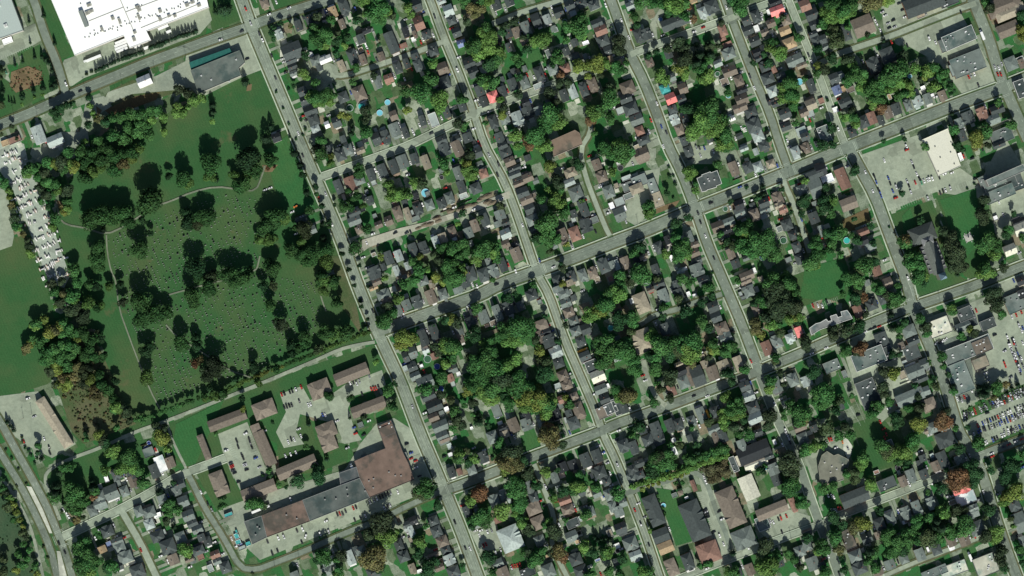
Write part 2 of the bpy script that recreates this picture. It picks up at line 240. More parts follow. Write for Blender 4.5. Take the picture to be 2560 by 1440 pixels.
# ------------------------------------------------------------------ roads
ROADS = [
 ('factory_road', 'asphalt', 25, 'smw', [(-40,330),(0,312),(60,290),(200,227),(375,155),(512,105),(627,66),(662,50),(822,0),(900,-25)]),
 ('cemetery_avenue', 'avenue', 28, 'sSnw', [(598,-20),(612,20),(630,70),(676,180),(718,280),(751,360),(790,450),(850,590),(897,720),(930,800),(962,870),(1000,950),(1049,1080),(1100,1200),(1150,1320),(1200,1455)]),
 ('plant_side_road', 'asphalt', 20, 's', [(72,-20),(85,0),(112,88),(142,155),(160,215),(165,240)]),
 ('second_long_street', 'street', 18, 'sSw', [(1066,-20),(1076,0),(1106,85),(1144,175),(1184,282),(1209,360),(1264,460),(1296,545),(1331,650),(1346,690),(1372,735),(1414,855),(1449,935),(1489,1028),(1503,1070),(1512,1095),(1536,1142),(1572,1230),(1611,1330),(1655,1460)]),
 ('upper_cross_street', 'street', 16, 'sS', [(795,445),(812,440),(1024,363),(1184,284),(1290,245),(1486,175),(1560,148)]),
 ('third_long_street', 'asphalt', 23, 'sSmw', [(1520,-20),(1541,37),(1573,130),(1611,205),(1648,300),(1668,360),(1706,435),(1738,520),(1768,610),(1812,712),(1853,807),(1890,905)]),
 ('third_long_street_south', 'asphalt', 20, 'sS', [(1885,895),(1911,970),(1941,1045),(1958,1080),(1993,1150),(2031,1260),(2048,1305),(2070,1360),(2105,1460)]),
 ('fourth_long_street', 'asphalt', 18, 'sSw', [(1806,-20),(1813,0),(1833,57),(1878,175),(1926,288),(1948,360),(1972,425)]),
 ('fourth_street_tail', 'street', 13, 's', [(1958,440),(1961,460),(1980,500),(2008,580),(2024,632)]),
 ('fifth_long_street', 'street', 14, 'sS', [(1963,-20),(1971,0),(2011,100),(2048,190),(2083,287),(2115,370)]),
 ('eastern_avenue', 'asphalt', 27, 'snw', [(2425,-20),(2433,0),(2473,100),(2498,185),(2523,245),(2570,350)]),
 ('church_street', 'asphalt', 26, 'sSnw', [(2125,375),(2133,390),(2188,490),(2223,585),(2265,697),(2285,782),(2323,860),(2360,957),(2398,1080),(2410,1100),(2438,1140),(2458,1192),(2488,1292),(2518,1380),(2545,1450)]),
 ('wide_cross_street', 'asphalt', 29, 'sSnw', [(2580,190),(2505,220),(2400,258),(2298,298),(2173,347),(2110,372),(1966,432),(1823,490),(1741,522),(1611,577),(1536,605),(1440,642),(1349,675),(1249,710),(1199,738),(1024,800),(945,828)]),
 ('lower_cross_street', 'asphalt', 23, 'sSmw', [(2590,655),(2560,664),(2448,710),(2348,745),(2273,770),(2198,800),(2073,852),(2011,880),(1886,932),(1761,980),(1661,1018),(1536,1062),(1499,1080),(1324,1145),(1224,1185),(1131,1220),(1095,1230)]),
 ('strip_mall_back_road', 'asphalt', 14, 's', [(1095,1232),(1024,1262),(950,1300),(862,1333),(762,1378),(680,1410),(640,1425),(600,1420),(560,1345),(512,1270),(472,1188),(460,1172)]),
 ('dead_end_road', 'street', 14, 's', [(822,186),(862,190),(930,168),(1024,137),(1112,103)]),
 ('top_middle_street', 'street', 15, 's', [(1230,60),(1300,32),(1400,3),(1450,-15)]),
 ('short_top_street', 'street', 16, 'sS', [(1576,137),(1596,128),(1700,92),(1830,44),(1960,-4)]),
 ('north_eastern_lane', 'street', 15, 's', [(2035,165),(2070,148),(2093,135),(2223,92),(2323,52),(2405,20),(2440,8)]),
 ('dirt_road', 'dirt', 12, '', [(888,636),(930,607),(970,594),(1024,578),(1074,556),(1124,541),(1180,522),(1230,500),(1275,482)]),
 ('dead_end_lane', 'street', 12, 's', [(1475,300),(1478,330),(1449,375),(1464,442),(1486,500),(1514,570),(1525,590)]),
 ('crooked_lane', 'street', 12, 's', [(1335,1160),(1341,1175),(1359,1220),(1386,1290),(1384,1330),(1378,1360),(1399,1405),(1425,1455)]),
 ('south_western_street', 'street', 18, 'sS', [(155,1343),(200,1322),(300,1275),(390,1225),(450,1188),(512,1165),(565,1145)]),
 ('south_western_branch', 'street', 17, 's', [(303,1275),(350,1355),(400,1460)]),
 ('boulevard_west_carriageway', 'asphalt', 17, 'sn', [(-30,1085),(0,1130),(50,1210),(92,1292),(125,1367),(148,1460)]),
 ('boulevard_east_carriageway', 'asphalt', 18, 'sn', [(-30,1010),(0,1052),(40,1125),(75,1187),(112,1255),(142,1325),(168,1395),(185,1460)]),
 ('south_eastern_cross_street', 'street', 15, 'sS', [(2045,1312),(2100,1288),(2168,1262),(2273,1222),(2348,1192),(2400,1170),(2455,1150)]),
 ('south_eastern_lane', 'street', 11, 's', [(2180,1455),(2210,1440),(2273,1412),(2368,1375),(2440,1348),(2495,1325)]),
 ('southern_cross_street', 'street', 15, 'sS', [(1670,1458),(1740,1430),(1821,1398),(1948,1348),(2050,1312)]),
 ('courtyard_lane', 'asphalt', 13, '', [(1560,1236),(1578,1228),(1640,1212),(1700,1192),(1735,1178),(1765,1200),(1795,1290),(1820,1345),(1826,1396)]),
 ('hospital_road', 'asphalt', 20, 's', [(2435,1145),(2498,1120),(2570,1093)]),
 ('stub_lane', 'asphalt', 13, 's', [(1805,735),(1740,755),(1700,772),(1640,785),(1600,812)]),
 ('garden_drive', 'gravel', 13, '', [(1608,900),(1618,945),(1641,995),(1665,1015)]),
 ('gravel_trail', 'gravel', 9, '', [(937,855),(890,863),(850,873),(780,905),(637,965),(512,1015),(417,1052),(337,1080),(250,1120),(175,1147),(125,1172),(110,1195),(125,1235),(150,1300)]),
 ('trail_branch', 'gravel', 7, '', [(417,1052),(425,1085),(440,1120),(465,1170)]),
 ('boulevard_footpath', 'gravel', 8, '', [(-20,1170),(0,1190),(32,1230),(75,1310),(100,1405),(112,1460)]),
 ('cemetery_path', 'lanegravel', 4.6, '', [(140,500),(148,545),(165,562),(213,570),(265,587),(312,566),(350,540),(390,515),(430,502),(480,480),(540,466),(600,474),(640,478),(655,440),(662,415)]),
 ('cemetery_path', 'lanegravel', 3.6, '', [(266,587),(268,630),(278,680),(290,700),(297,770),(337,880),(375,975),(400,1022)]),
 ('cemetery_path', 'lanegravel', 4.2, '', [(422,737),(490,718),(560,700),(640,682),(650,640)]),
 ('cemetery_path', 'lanegravel', 4, '', [(415,812),(440,840),(520,890),(570,925),(632,945)]),
 ('cemetery_path', 'lanegravel', 3.6, '', [(835,675),(808,690),(797,715),(803,745),(815,778)]),
]
def resample(pts, step):
    P = np.array([W(*p) for p in pts]); 
    # smooth corners
    Q = [P[0]]
    for i in range(1, len(P)-1):
        Q += [P[i]*.75+P[i-1]*.25*1.0 if False else P[i]+(P[i-1]-P[i])*min(.25, 8/np.linalg.norm(P[i-1]-P[i])), P[i]+(P[i+1]-P[i])*min(.25, 8/np.linalg.norm(P[i+1]-P[i]))]
    Q.append(P[-1]); Q = np.array(Q)
    d = np.r_[0, np.cumsum(np.linalg.norm(np.diff(Q, axis=0), axis=1))]
    n = max(2, int(d[-1]/step)+1); t = np.linspace(0, d[-1], n)
    return np.c_[np.interp(t, d, Q[:, 0]), np.interp(t, d, Q[:, 1])]
def normals(P):
    T = np.gradient(P, axis=0); T /= np.linalg.norm(T, axis=1)[:, None]; return np.c_[-T[:, 1], T[:, 0]]
LINES = []
for r in ROADS:
    P = resample(r[4], 2.0); LINES.append((P, r[2]*M/2*.93, r))
ALLP = np.concatenate([l[0] for l in LINES]); ALLI = np.concatenate([[i]*len(l[0]) for i, l in enumerate(LINES)])
ALLW = np.concatenate([[l[1]]*len(l[0]) for l in LINES])
def in_road(p, skip=-1, pad=0.0):
    d = np.hypot(ALLP[:, 0]-p[0], ALLP[:, 1]-p[1])
    return bool(np.any((d < ALLW+pad) & (ALLI != skip)))
def ribbon(b, P, off, w, z, thick=0, skip=-1, clip=True, pad=.2, dash=None):
    Nn = normals(P); C = P+Nn*off
    ok = [not (clip and in_road(c, skip, pad)) for c in C]
    if dash: ok = [k and ((i % dash[1]) < dash[0]) for i, k in enumerate(ok)]
    i = 0
    while i < len(C):
        if not ok[i]: i += 1; continue
        j = i
        while j+1 < len(C) and ok[j+1]: j += 1
        if dash and j == i and j+1 < len(C): j += 1
        if j > i:
            L = C[i:j+1]+Nn[i:j+1]*w/2; Rr = C[i:j+1]-Nn[i:j+1]*w/2; k = j-i+1
            vs = [(*p, z) for p in L]+[(*p, z) for p in Rr]
            fs = [(q, k+q, k+q+1, q+1) for q in range(k-1)]
            if thick:
                vs += [(*p, z-thick) for p in L]+[(*p, z-thick) for p in Rr]
                fs += [(q+1, 2*k+q+1, 2*k+q, q) for q in range(k-1)]+[(k+q, 3*k+q, 3*k+q+1, k+q+1) for q in range(k-1)]
            b.add(vs, fs)
        i = j+1
for i, (P, hw, r) in enumerate(LINES):
    b = MB(); ribbon(b, P, 0, hw*2, .40+.004*i, clip=False)
    tag(b.build(r[0], [r[1]]), kind='structure')
tyre = MB(); walkb = MB(); markb = MB(); curb = MB(); verge = MB()
for i, (P, hw, r) in enumerate(LINES):
    fl = r[3]
    if 's' in fl:
        for s in (1, -1): ribbon(verge, P, s*(hw+1.0), 2.0, .39, skip=i)
        for s in (1, -1): ribbon(curb, P, s*(hw+.08), .15, .66, .3, skip=i)
    if 'S' in fl:
        for s in (1, -1): ribbon(walkb, P, s*(hw+(2.3 if 'w' in fl else 1.0)), 1.15, .63, .28, skip=i)
    if 'm' in fl or 'n' in fl or 'w' in fl:      # worn wheel tracks down each lane
        for o in (-.62, -.3, .3, .62): ribbon(tyre, resample(r[4], 6.0), o*hw, .7, .585, skip=i, pad=2)
    if 'm' in fl: ribbon(markb, resample(r[4], 1.5), 0, .26, .61, skip=i, dash=(3, 8), pad=1)
    if 'n' in fl:
        for o in (-.5, .5): ribbon(markb, resample(r[4], 1.5), o*hw, .26, .61, skip=i, dash=(3, 8), pad=1)
    if 'c' in fl: ribbon(markb, resample(r[4], 1.5), 0, .2, .62, skip=i, pad=1)
tag(tyre.build('wheel_track', ['track']), kind='structure')
tag(verge.build('verge_grass', ['meadow']), kind='structure')
tag(curb.build('kerb', ['avenue']), kind='structure')
tag(walkb.build('sidewalk', ['walk']), kind='structure')
tag(markb.build('road_marking', ['mark']), kind='structure')

def stripe(b, p, q, w, z=.64):
    p, q = np.array(W(*p)), np.array(W(*q)); d = (q-p)/np.linalg.norm(q-p); n = np.array((-d[1], d[0]))*w/2
    b.add([(*(p-n), z), (*(q-n), z), (*(q+n), z), (*(p+n), z)], [(0, 1, 2, 3)])
hb = MB(); stripe(hb, (2267, 697), (2283, 742), .3); stripe(hb, (2277, 697), (2294, 738), .3, .644)
for i in range(12):
    t = i/12; stripe(hb, (2268+15*t, 699+42*t), (2279+14*t, 701+38*t), .35, .648)
for p, q in (((722, 0), (723, 0)),): pass
for (x, y) in ((627, 66), (1738, 522), (2120, 372), (2505, 222), (955, 828), (1346, 676), (2275, 768), (1888, 928), (1100, 1230), (2456, 1150), (1968, 430), (155, 1345)):   # crossing bars round each main junction
    k = 17 if (x, y) != (1346, 676) else 15; u = (.927, -.375); v = (-.375, -.927)
    v = (-.375*-1*-1, -.927)
    for s in (1, -1):
        for off in (0, 3.4):
            c = (x+u[0]*s*(k+off), y+u[1]*s*(k+off)); d = 12
            stripe(hb, (c[0]-.375*d*-1*-1, c[1]-.927*d), (c[0]+.375*d, c[1]+.927*d), .3, .652)
            c = (x+.375*s*(k+off), y+.927*s*(k+off))
            stripe(hb, (c[0]-u[0]*d, c[1]-u[1]*d), (c[0]+u[0]*d, c[1]+u[1]*d), .3, .656)
tag(hb.build('crossing_marking', ['mark']), kind='structure')
# ------------------------------------------------------------------ data
HD = """2648 35 85 100 bh;2793 350 75 100 lc;2928 520 215 180 dG;2918 610 110 60 dG;2928 670 100 60 dG;2938 735 80 50 gG;2988 262 72 110 dg;3098 200 80 100 dh;3223 150 60 110 kg;3333 125 85 110 og;3443 70 100 150 dh;3423 245 60 100 bg;
3423 165 40 40 kf;3163 610 110 90 gh;3258 600 130 70 wG;3613 395 80 100 dg;3668 310 90 60 kG;3610 500 50 50 of;3528 570 95 160 dh;3633 600 65 110 bg;3418 665 70 120 tg;3918 430 105 230 dg;3813 570 70 90 bg;4058 330 60 110 kg;
4038 460 70 50 rg;3198 680 60 70 dg;3028 920 95 100 dG;3048 1010 80 90 dG;3068 1050 110 40 lf;3108 1110 140 110 dG;3138 1200 110 130 dh;3158 1290 90 70 lh;3273 1250 50 70 wG;3368 1225 90 110 dG;3433 975 110 110 dh;3598 940 130 160 bh;
3768 770 80 110 dG;3783 840 60 100 gg;3888 790 95 90 rG;3978 680 80 130 dh;4068 640 60 110 dg;3938 1160 80 100 bG;3948 1300 110 140 gg;3858 1370 80 140 dc;3763 1390 90 120 dG;4058 1330 60 120 dg;3648 1390 50 80 kg;2768 1380 90 90 kG;
3433 1395 60 70 dg;4191 240 100 140 rG;4266 350 90 90 dh;4151 350 40 80 bg;4136 395 50 50 wf;4486 110 100 120 lG;4516 210 90 90 dh;4416 20 90 50 lh;4166 60 100 130 dG;4966 60 90 100 dg;5096 30 90 80 dg;5081 335 80 110 dg;
5166 330 80 110 bg;5261 290 90 150 gg;5361 210 90 150 dG;5471 200 80 100 lg;5586 130 100 110 dG;5696 60 100 110 dG;5726 130 80 70 lf;5816 40 100 90 dh;5936 60 110 90 dh;5536 290 60 60 gg;5236 425 60 70 bg;5966 240 120 90 dG;
6006 310 130 100 rG;6026 410 130 120 dh;5856 430 70 40 wf;5746 430 70 80 dg;6086 510 100 100 dG;4696 640 130 100 dG;4806 620 110 60 dG;4736 730 110 110 dG;4796 910 90 110 dg;4841 1020 80 110 dg;4931 970 110 110 Rh;5026 920 80 110 dg;
5126 850 90 130 dg;5136 715 60 60 dg;5176 705 40 40 of;5246 830 90 130 gh;5246 690 50 60 gg;5391 740 90 150 dh;5531 700 110 110 gh;5651 690 100 90 rh;5756 600 110 130 dh;5661 520 70 80 dg;5856 580 50 90 gf;5481 540 50 90 gf;
4966 400 80 90 kg;5641 960 80 130 dg;5726 920 80 150 lg;5836 900 80 140 dh;5926 850 90 140 bh;5256 1030 80 80 kG;5176 1190 110 150 lc;5276 1120 110 110 dc;5046 1190 100 110 gh;4931 1220 90 140 dh;5516 1040 110 110 dh;4226 1210 60 110 dg;
4336 1200 90 150 lf;4466 1130 70 110 dg;4616 1050 80 150 dg;5086 480 50 90 dg;4616 440 90 70 uG;4566 330 90 100 dG;4426 690 110 130 bG;4446 830 120 130 dh;4396 890 60 50 dh;4181 660 80 120 dh;4336 520 100 100 dh;4156 580 80 90 dg;
4736 1420 40 40 kf;4556 1400 100 80 dG;4416 1410 110 100 dG;4676 1380 100 100 dg;4996 1380 90 110 dg;5096 1410 60 60 dg;5016 800 60 60 dg;5556 300 50 50 lf;5386 860 110 60 lf;5386 1110 90 90 gc;6086 600 90 60 og;4836 700 80 80 lf;
6314 60 120 80 lc;6384 360 90 140 dh;6464 350 90 120 dc;6744 230 300 120 dG;7024 130 90 110 lh;7114 70 140 130 dh;7224 310 80 120 rh;7264 450 120 50 rf;7284 545 130 110 gh;7174 640 90 70 lG;7294 720 150 100 bG;7244 820 90 80 bf;
7384 810 90 110 bh;7414 910 120 50 kG;7414 1000 130 110 bG;7394 1080 150 90 bG;7504 1120 130 110 dh;7534 1260 150 130 dh;7574 1360 120 120 lh;7309 1190 80 50 wG;7764 110 150 90 RG;7744 30 120 80 kG;7454 210 80 110 dG;7554 170 90 130 dh;
7564 290 60 80 wf;7474 310 110 90 dG;7854 210 90 100 bh;7844 310 120 90 oG;7884 440 150 110 oh;8044 60 110 120 rG;8114 150 130 120 dG;8144 250 110 100 dG;8124 350 90 60 dG;7544 420 110 100 dG;7564 530 90 80 kG;7584 590 90 60 dG;
7644 670 110 100 dh;7674 790 130 110 dh;7724 920 110 110 lh;7944 610 180 120 gG;8014 660 110 50 tG;8164 430 90 140 dh;8104 860 80 140 dg;7764 1040 110 60 dG;7844 1140 120 100 dG;7854 1270 110 80 dG;8104 1050 110 110 tG;8104 1140 80 80 lf;
8034 1130 90 80 bG;8014 1320 110 100 lf;8044 1370 90 80 dG;7704 1010 80 80 kG;6644 890 100 90 Th;6704 990 110 110 RG;6824 890 90 110 bG;6854 880 50 50 rf;6724 1100 90 90 dh;6744 1200 90 110 lc;6794 1300 90 110 bh;6844 1410 90 80 dg;
7094 1390 70 80 dg;6274 880 150 130 bh;6254 990 130 90 dG;6304 1090 150 120 dh;6364 1200 140 110 gG;6394 1310 90 90 rh;6174 640 100 60 og;6204 1110 90 80 lf;6494 630 80 90 bh;6684 550 80 80 dg;6714 780 80 80 gG;6814 1000 90 110 dG;
6844 1190 70 90 dG;6434 1410 130 80 dh;7704 240 90 80 bG;7644 330 80 70 bG;7394 1360 70 60 dG;6924 10 100 30 og;7804 760 100 60 dG;7734 700 50 70 rg;7744 1000 80 30 tG;7694 120 60 60 wf;7224 380 60 60 rh;395 1350 120 190 lg;
560 1405 180 110 lG;150 1400 140 70 rf;60 1430 90 60 of;1452 815 150 110 wG;80 410 110 60 wf;8627 265 200 190 bM;8457 330 80 170 dh;8222 400 80 90 dG;9232 40 400 180 dM;9492 30 180 60 dF;9202 150 90 70 tf;10032 60 340 170 bX;
10092 130 300 110 tX;10072 300 210 130 bM;9432 460 80 130 gF;9582 385 330 150 gF;9672 640 330 200 gF;9537 700 90 130 lf;10102 640 110 130 gX;10202 890 110 180 dF;10212 640 60 100 bg;8732 660 130 160 dh;8337 790 100 110 dG;8417 780 60 80 lg;
8364 905 90 90 ug;8432 890 50 60 of;8447 1030 130 90 dG;8502 900 90 60 bf;8632 1220 110 130 dh;8712 1185 90 130 rg;8802 1200 70 100 dg;8872 1130 80 130 bg;8957 1095 90 120 dg;9072 1060 70 110 gh;9167 1020 100 110 lc;9272 990 80 110 gg;
9417 960 80 100 bg;9227 880 50 40 wf;9322 955 40 40 wf;8892 970 40 60 of;8522 1330 80 90 dh;9812 1140 100 130 rc;9672 1180 110 130 dc;9582 1240 80 110 gc;9962 1100 150 90 dG;9922 1200 140 100 gG;10012 1360 220 140 gF;9612 1360 80 120 dg;
8242 1350 110 180 gF;8212 1010 60 60 rf;8872 560 130 150 dX;8232 480 100 60 gG;10192 600 90 60 gf;8352 1100 60 60 wf;3388 1870 80 150 dg;3508 1840 110 150 rg;3408 1550 110 130 dh;3488 1500 90 110 gh;3608 1510 90 60 tG;3288 1500 60 80 dg;
3598 1810 110 80 gh;3713 1750 80 130 dg;3738 1830 60 60 lf;3828 1710 90 140 dg;3938 1670 90 150 dg;4028 1620 110 140 gg;3548 2130 130 60 dG;3548 2210 140 90 gG;3628 2100 50 40 kf;3888 2210 80 100 bG;3788 2250 80 70 bG;3978 2130 90 130 bh;
3958 2050 70 70 rf;4078 2140 60 130 tg;3888 2580 90 140 dg;3988 2560 80 120 lg;3968 2710 60 110 lg;4078 2660 60 80 lg;3988 2770 60 40 tf;3748 2730 130 130 dc;3768 2820 90 70 bG;3738 2545 50 40 tf;3838 2670 50 70 dg;3458 2025 36 36 wf;
3128 2300 80 80 gG;3698 2000 80 70 dg;4048 2030 60 60 dg;3668 1920 40 50 gf;3598 2300 80 80 bh;3748 2160 50 50 gf;4048 2770 50 50 gf;3738 2880 90 40 oG;3318 2730 50 40 gG;3038 2250 130 150 dh;3278 2760 40 20 wf;3993 2830 50 60 kg;
4146 1590 80 110 dg;4261 1625 80 150 tg;4576 1490 100 170 bg;4446 1500 110 130 dc;4416 1710 60 50 gf;4586 1740 90 150 gg;4836 1740 90 90 rh;4796 1645 70 60 gG;4776 1530 90 110 dG;4616 1870 80 130 dg;4636 1960 90 60 lf;4761 1885 110 110 dh;
4716 1905 50 60 gf;4496 1980 90 120 gh;4416 2030 90 110 dh;4296 2050 90 110 gh;4181 2090 90 120 dh;4116 2130 50 60 lf;4276 1940 50 50 gf;4156 1960 60 60 kc;5056 1530 130 120 dh;5026 1460 100 60 dG;5096 1620 110 90 bG;5146 1690 140 60 dG;
5146 1750 130 60 gG;5176 1805 100 50 dG;5186 1840 110 50 bG;5276 1780 110 90 bG;5356 1810 60 60 gG;5276 1580 70 60 dg;5226 1930 130 110 dG;5266 2000 140 90 bG;5336 1960 60 60 bf;5296 2090 110 110 dG;5326 2200 130 110 gh;5346 2310 90 80 dG;
5001 2150 110 100 gg;4986 2240 90 60 gg;5056 2230 80 60 dG;5056 2340 110 100 lG;5056 2440 80 80 bG;5166 2550 110 150 bg;5156 2450 80 70 kG;4846 2200 90 130 dg;4751 2260 80 130 bg;4686 2330 90 110 gg;4526 2320 80 110 bh;4546 2390 60 40 wf;
4431 2390 90 120 tg;4361 2420 70 120 lg;4236 2480 90 130 dc;4136 2500 90 140 dg;4276 2510 50 50 lf;5966 1650 90 110 bg;6016 1770 110 110 bh;6086 1920 110 130 gh;6116 2060 60 80 wf;5706 1730 130 90 th;5686 1830 130 70 lG;5761 1940 140 150 gh;
5836 2090 90 180 dg;5856 2260 120 140 dc;5916 2210 60 60 wf;5746 2340 110 150 rh;5626 2350 100 130 bg;5946 2200 80 70 gf;5736 2200 50 60 lf;5736 2140 60 80 dg;5026 2650 80 150 dg;4936 2710 100 130 gc;4836 2750 110 140 dh;4706 2740 110 150 dh;
4656 2830 90 100 dg;4886 2620 60 80 gg;5926 2730 90 110 bh;6036 2660 110 150 dh;5826 2750 90 120 gh;5716 2770 90 110 dh;5696 2830 80 60 tg;5576 2820 90 130 dh;5976 2800 60 60 tf;6116 2650 60 80 gg;4236 2810 100 90 gh;4316 2840 60 80 tg;
5546 2460 60 60 gG;4126 2710 40 60 lf;6106 2790 60 60 rf;4156 2190 100 60 gf;4106 2640 40 70 lf;4696 2440 80 60 dg;5646 2420 80 60 bh;6884 1520 90 110 dh;7334 1690 90 150 bg;7474 1680 100 110 dh;7574 1670 100 100 lh;7704 1640 90 80 th;
7434 1490 90 50 lG;7554 1520 50 70 lg;7634 1460 110 90 dh;7954 1530 90 130 lh;8054 1490 90 110 bh;6524 1860 90 150 gF;6574 2000 100 150 tF;6394 1810 150 110 gF;6364 1890 130 90 tX;6274 1870 100 90 gF;6264 1780 110 50 lf;6284 1960 110 60 gf;
6414 1550 150 130 bG;6374 1470 80 50 tf;6194 2020 110 90 lf;6194 2140 120 130 gG;6249 2085 30 60 wf;6184 1635 40 30 wf;6164 1860 50 60 tf;8024 1900 120 110 gh;8154 1880 130 200 gM;8134 1750 180 80 dM;7394 2130 110 100 gG;7384 2050 100 100 kG;
7284 2220 130 80 gG;7284 2200 30 50 wf;7174 2270 130 110 bG;7254 2310 110 60 kG;7524 2060 60 60 dh;7544 2150 100 120 bh;7634 2030 110 90 dG;7644 2100 110 80 gG;7774 1990 110 130 bh;7784 2060 90 60 tc;7824 2100 90 70 rc;7864 2250 110 110 dh;
7924 2350 90 90 dh;7964 2470 90 110 dh;7994 2590 90 110 dh;8134 2180 100 120 dg;8164 2310 70 60 gh;6889 2370 80 120 gg;6944 2450 90 60 bG;6944 2530 100 80 bG;6964 2610 110 60 dG;6964 2700 130 130 gc;6934 2740 60 60 gf;7024 2810 100 100 dG;
6844 2690 60 40 wf;6804 2720 80 40 lG;6554 2700 80 120 dg;6584 2470 90 110 dh;6254 2630 90 130 bg;6164 2650 60 110 lf;6474 2850 60 80 lf;6584 2840 120 90 dG;7254 2380 90 90 dG;7304 2540 80 110 bg;7354 2640 90 90 dg;7464 2760 150 90 bG;
7454 2810 120 60 bG;7534 2710 60 60 wf;7464 2580 90 50 gG;7604 2790 60 60 tf;7464 2860 130 60 dG;6374 2560 120 90 kG;6714 2580 40 60 wf;7634 2160 70 60 lf;7794 2290 60 60 gf;6674 2400 60 90 kg;8144 2040 60 60 gf;8164 1440 40 60 dg;
7834 2280 40 50 gf;7884 2600 70 60 gf;6764 2840 80 80 dg;6434 2570 90 50 tG;8272 1790 130 90 wf;8422 1790 110 230 rg;8482 2040 160 120 bM;8622 2320 130 70 rG;8692 2450 120 110 gh;8762 2710 90 100 rg;8872 2830 100 110 bG;8622 2410 110 90 kG;
8262 2470 110 90 gG;10092 2500 130 110 pG;10202 2290 150 120 pG;10182 2220 130 60 kG;9952 2180 50 50 wf;9992 1830 330 190 gF;10142 1810 150 200 dF;9992 1940 300 120 gF;9832 1810 100 100 gF;10052 1780 50 80 wf;9982 1450 130 60 dG;10202 2810 90 90 kG;
9602 1570 40 90 wf;8672 2830 60 60 gg;8202 1700 110 120 kG;8212 2310 60 120 gg;8752 2770 50 50 tf;10212 2840 70 50 tG;3518 3740 350 120 bM;3203 3890 210 170 bX;2278 4200 390 110 bM;3688 4070 350 110 bM;2648 4090 220 160 bX;3268 4300 190 140 bX;
2568 4300 90 120 bN;3868 4290 150 130 rF;3838 2950 140 100 gh;3868 3020 90 90 bh;3978 3100 90 110 gg;4068 3050 90 110 gg;4068 3680 80 60 lf;4058 3570 60 110 dG;4078 3600 50 50 lf;3608 4250 60 60 gf;4171 3020 100 130 dc;4311 2970 100 150 bg;
4431 2940 90 110 gh;4431 2975 50 50 lf;4236 3380 90 170 dg;4256 3500 70 70 lG;4346 3320 90 160 dg;4361 3420 60 120 gg;4346 3560 70 70 rg;4586 3290 80 130 gg;4706 3230 100 130 dh;4736 3120 80 70 kg;4836 3170 100 140 gg;4976 3130 80 170 gg;
4936 3230 80 60 bf;4986 3185 50 50 lf;5086 3080 100 140 dc;5206 3060 80 100 dh;5316 2950 120 110 dh;5416 3250 120 100 bX;5396 3370 80 130 bc;5486 3410 130 130 dc;5436 3330 150 70 kG;5556 3520 130 110 lc;5586 3630 110 100 dh;5626 3750 110 100 bh;
5666 3850 110 90 bh;5536 3580 80 50 lf;5626 3990 100 80 rG;5736 3960 90 70 bh;5786 4100 110 170 bh;5736 4230 120 130 dh;5666 4200 50 70 lf;5686 4130 70 70 dg;5636 2940 120 80 gh;5656 3030 110 90 gc;5686 3120 110 90 bh;5736 3210 100 90 gh;
5756 3310 110 90 gh;5856 3290 100 110 dG;5806 3410 100 90 dh;5846 3560 120 90 dG;5916 3660 120 120 dF;5886 3240 50 50 lf;5976 3760 150 120 pG;6006 3890 130 90 gG;6046 3990 110 80 dG;6036 4120 140 120 bF;6106 4080 120 110 dF;6076 3860 40 50 wf;
4126 3520 90 110 gG;4126 3670 100 80 dG;4156 3760 110 80 gG;4256 3820 180 120 gG;4286 3960 150 80 dG;4346 4060 170 110 dG;4336 4170 110 80 bG;4406 4260 170 110 gG;4466 4090 50 50 wf;4526 3690 100 90 gG;4586 3740 50 50 wf;4506 3780 70 80 rg;
4531 3840 50 60 lf;4416 4130 60 50 gf;4966 4110 90 140 gf;5001 4230 60 40 wf;5136 4250 110 150 bg;5266 4240 110 130 gc;5416 4220 80 90 gg;5266 4150 80 90 kg;5566 4140 80 110 kg;5026 4280 80 80 kG;4716 4280 30 30 wf;4926 4030 60 60 bg;
5736 2980 60 60 dg;5576 3860 70 60 lf;5396 3020 50 50 gf;5576 2890 110 60 gg;5796 3220 60 60 bg;4216 3660 40 40 wf;4586 2900 110 60 gg;4606 3380 60 110 bg;5576 4260 60 80 bG;5696 2920 50 50 gf;4336 3520 60 40 rG;5596 4060 70 60 gg;
6414 3030 130 200 tX;6424 3410 190 230 tX;6319 3010 60 70 wf;6634 2960 100 150 gg;6784 2940 90 110 dg;7124 3070 110 110 dG;7154 3170 110 110 dG;7214 3280 130 110 bh;7254 3380 130 110 gc;7189 3380 40 40 wf;7484 2910 110 130 gh;7404 2940 40 50 lf;
7574 3100 110 130 bh;6644 3290 100 120 dg;6834 3820 110 130 gh;6974 3760 120 200 dM;6899 3760 100 210 bg;6804 3710 120 120 kG;6844 3660 40 90 wf;7124 3730 120 150 bg;7174 3790 50 40 wf;7234 3660 120 130 tg;7384 3640 90 170 tg;7044 3640 80 80 tg;
7024 3570 50 50 tg;6714 3900 80 120 rg;7764 3420 110 130 gh;7894 3380 90 90 lh;7664 3480 100 150 rg;7984 3320 70 110 Rg;7754 3850 110 160 gg;7924 3800 110 130 gh;8064 3810 110 110 lc;7864 4030 110 80 gG;7484 3960 120 100 lc;7444 3860 110 100 dG;
7524 4070 130 110 dh;7544 4180 160 110 lG;7144 4120 90 110 dh;6914 4210 90 110 gh;7014 4150 90 170 gg;6784 4240 90 120 dh;6694 4250 90 130 dg;6554 4280 110 130 dg;6424 4310 90 60 dg;7134 4290 130 80 gG;7214 4300 100 60 dG;7264 4040 70 70 bh;
6174 3090 80 100 bG;6184 4060 110 170 dF;6234 4070 80 130 dg;6174 3570 90 80 lc;6784 3645 90 50 tG;7994 4270 130 80 bG;6744 2910 60 60 dg;6884 2940 40 50 wf;6944 2950 50 30 wf;6504 2900 80 50 bG;7634 3070 30 30 wf;7904 3320 50 50 lf;
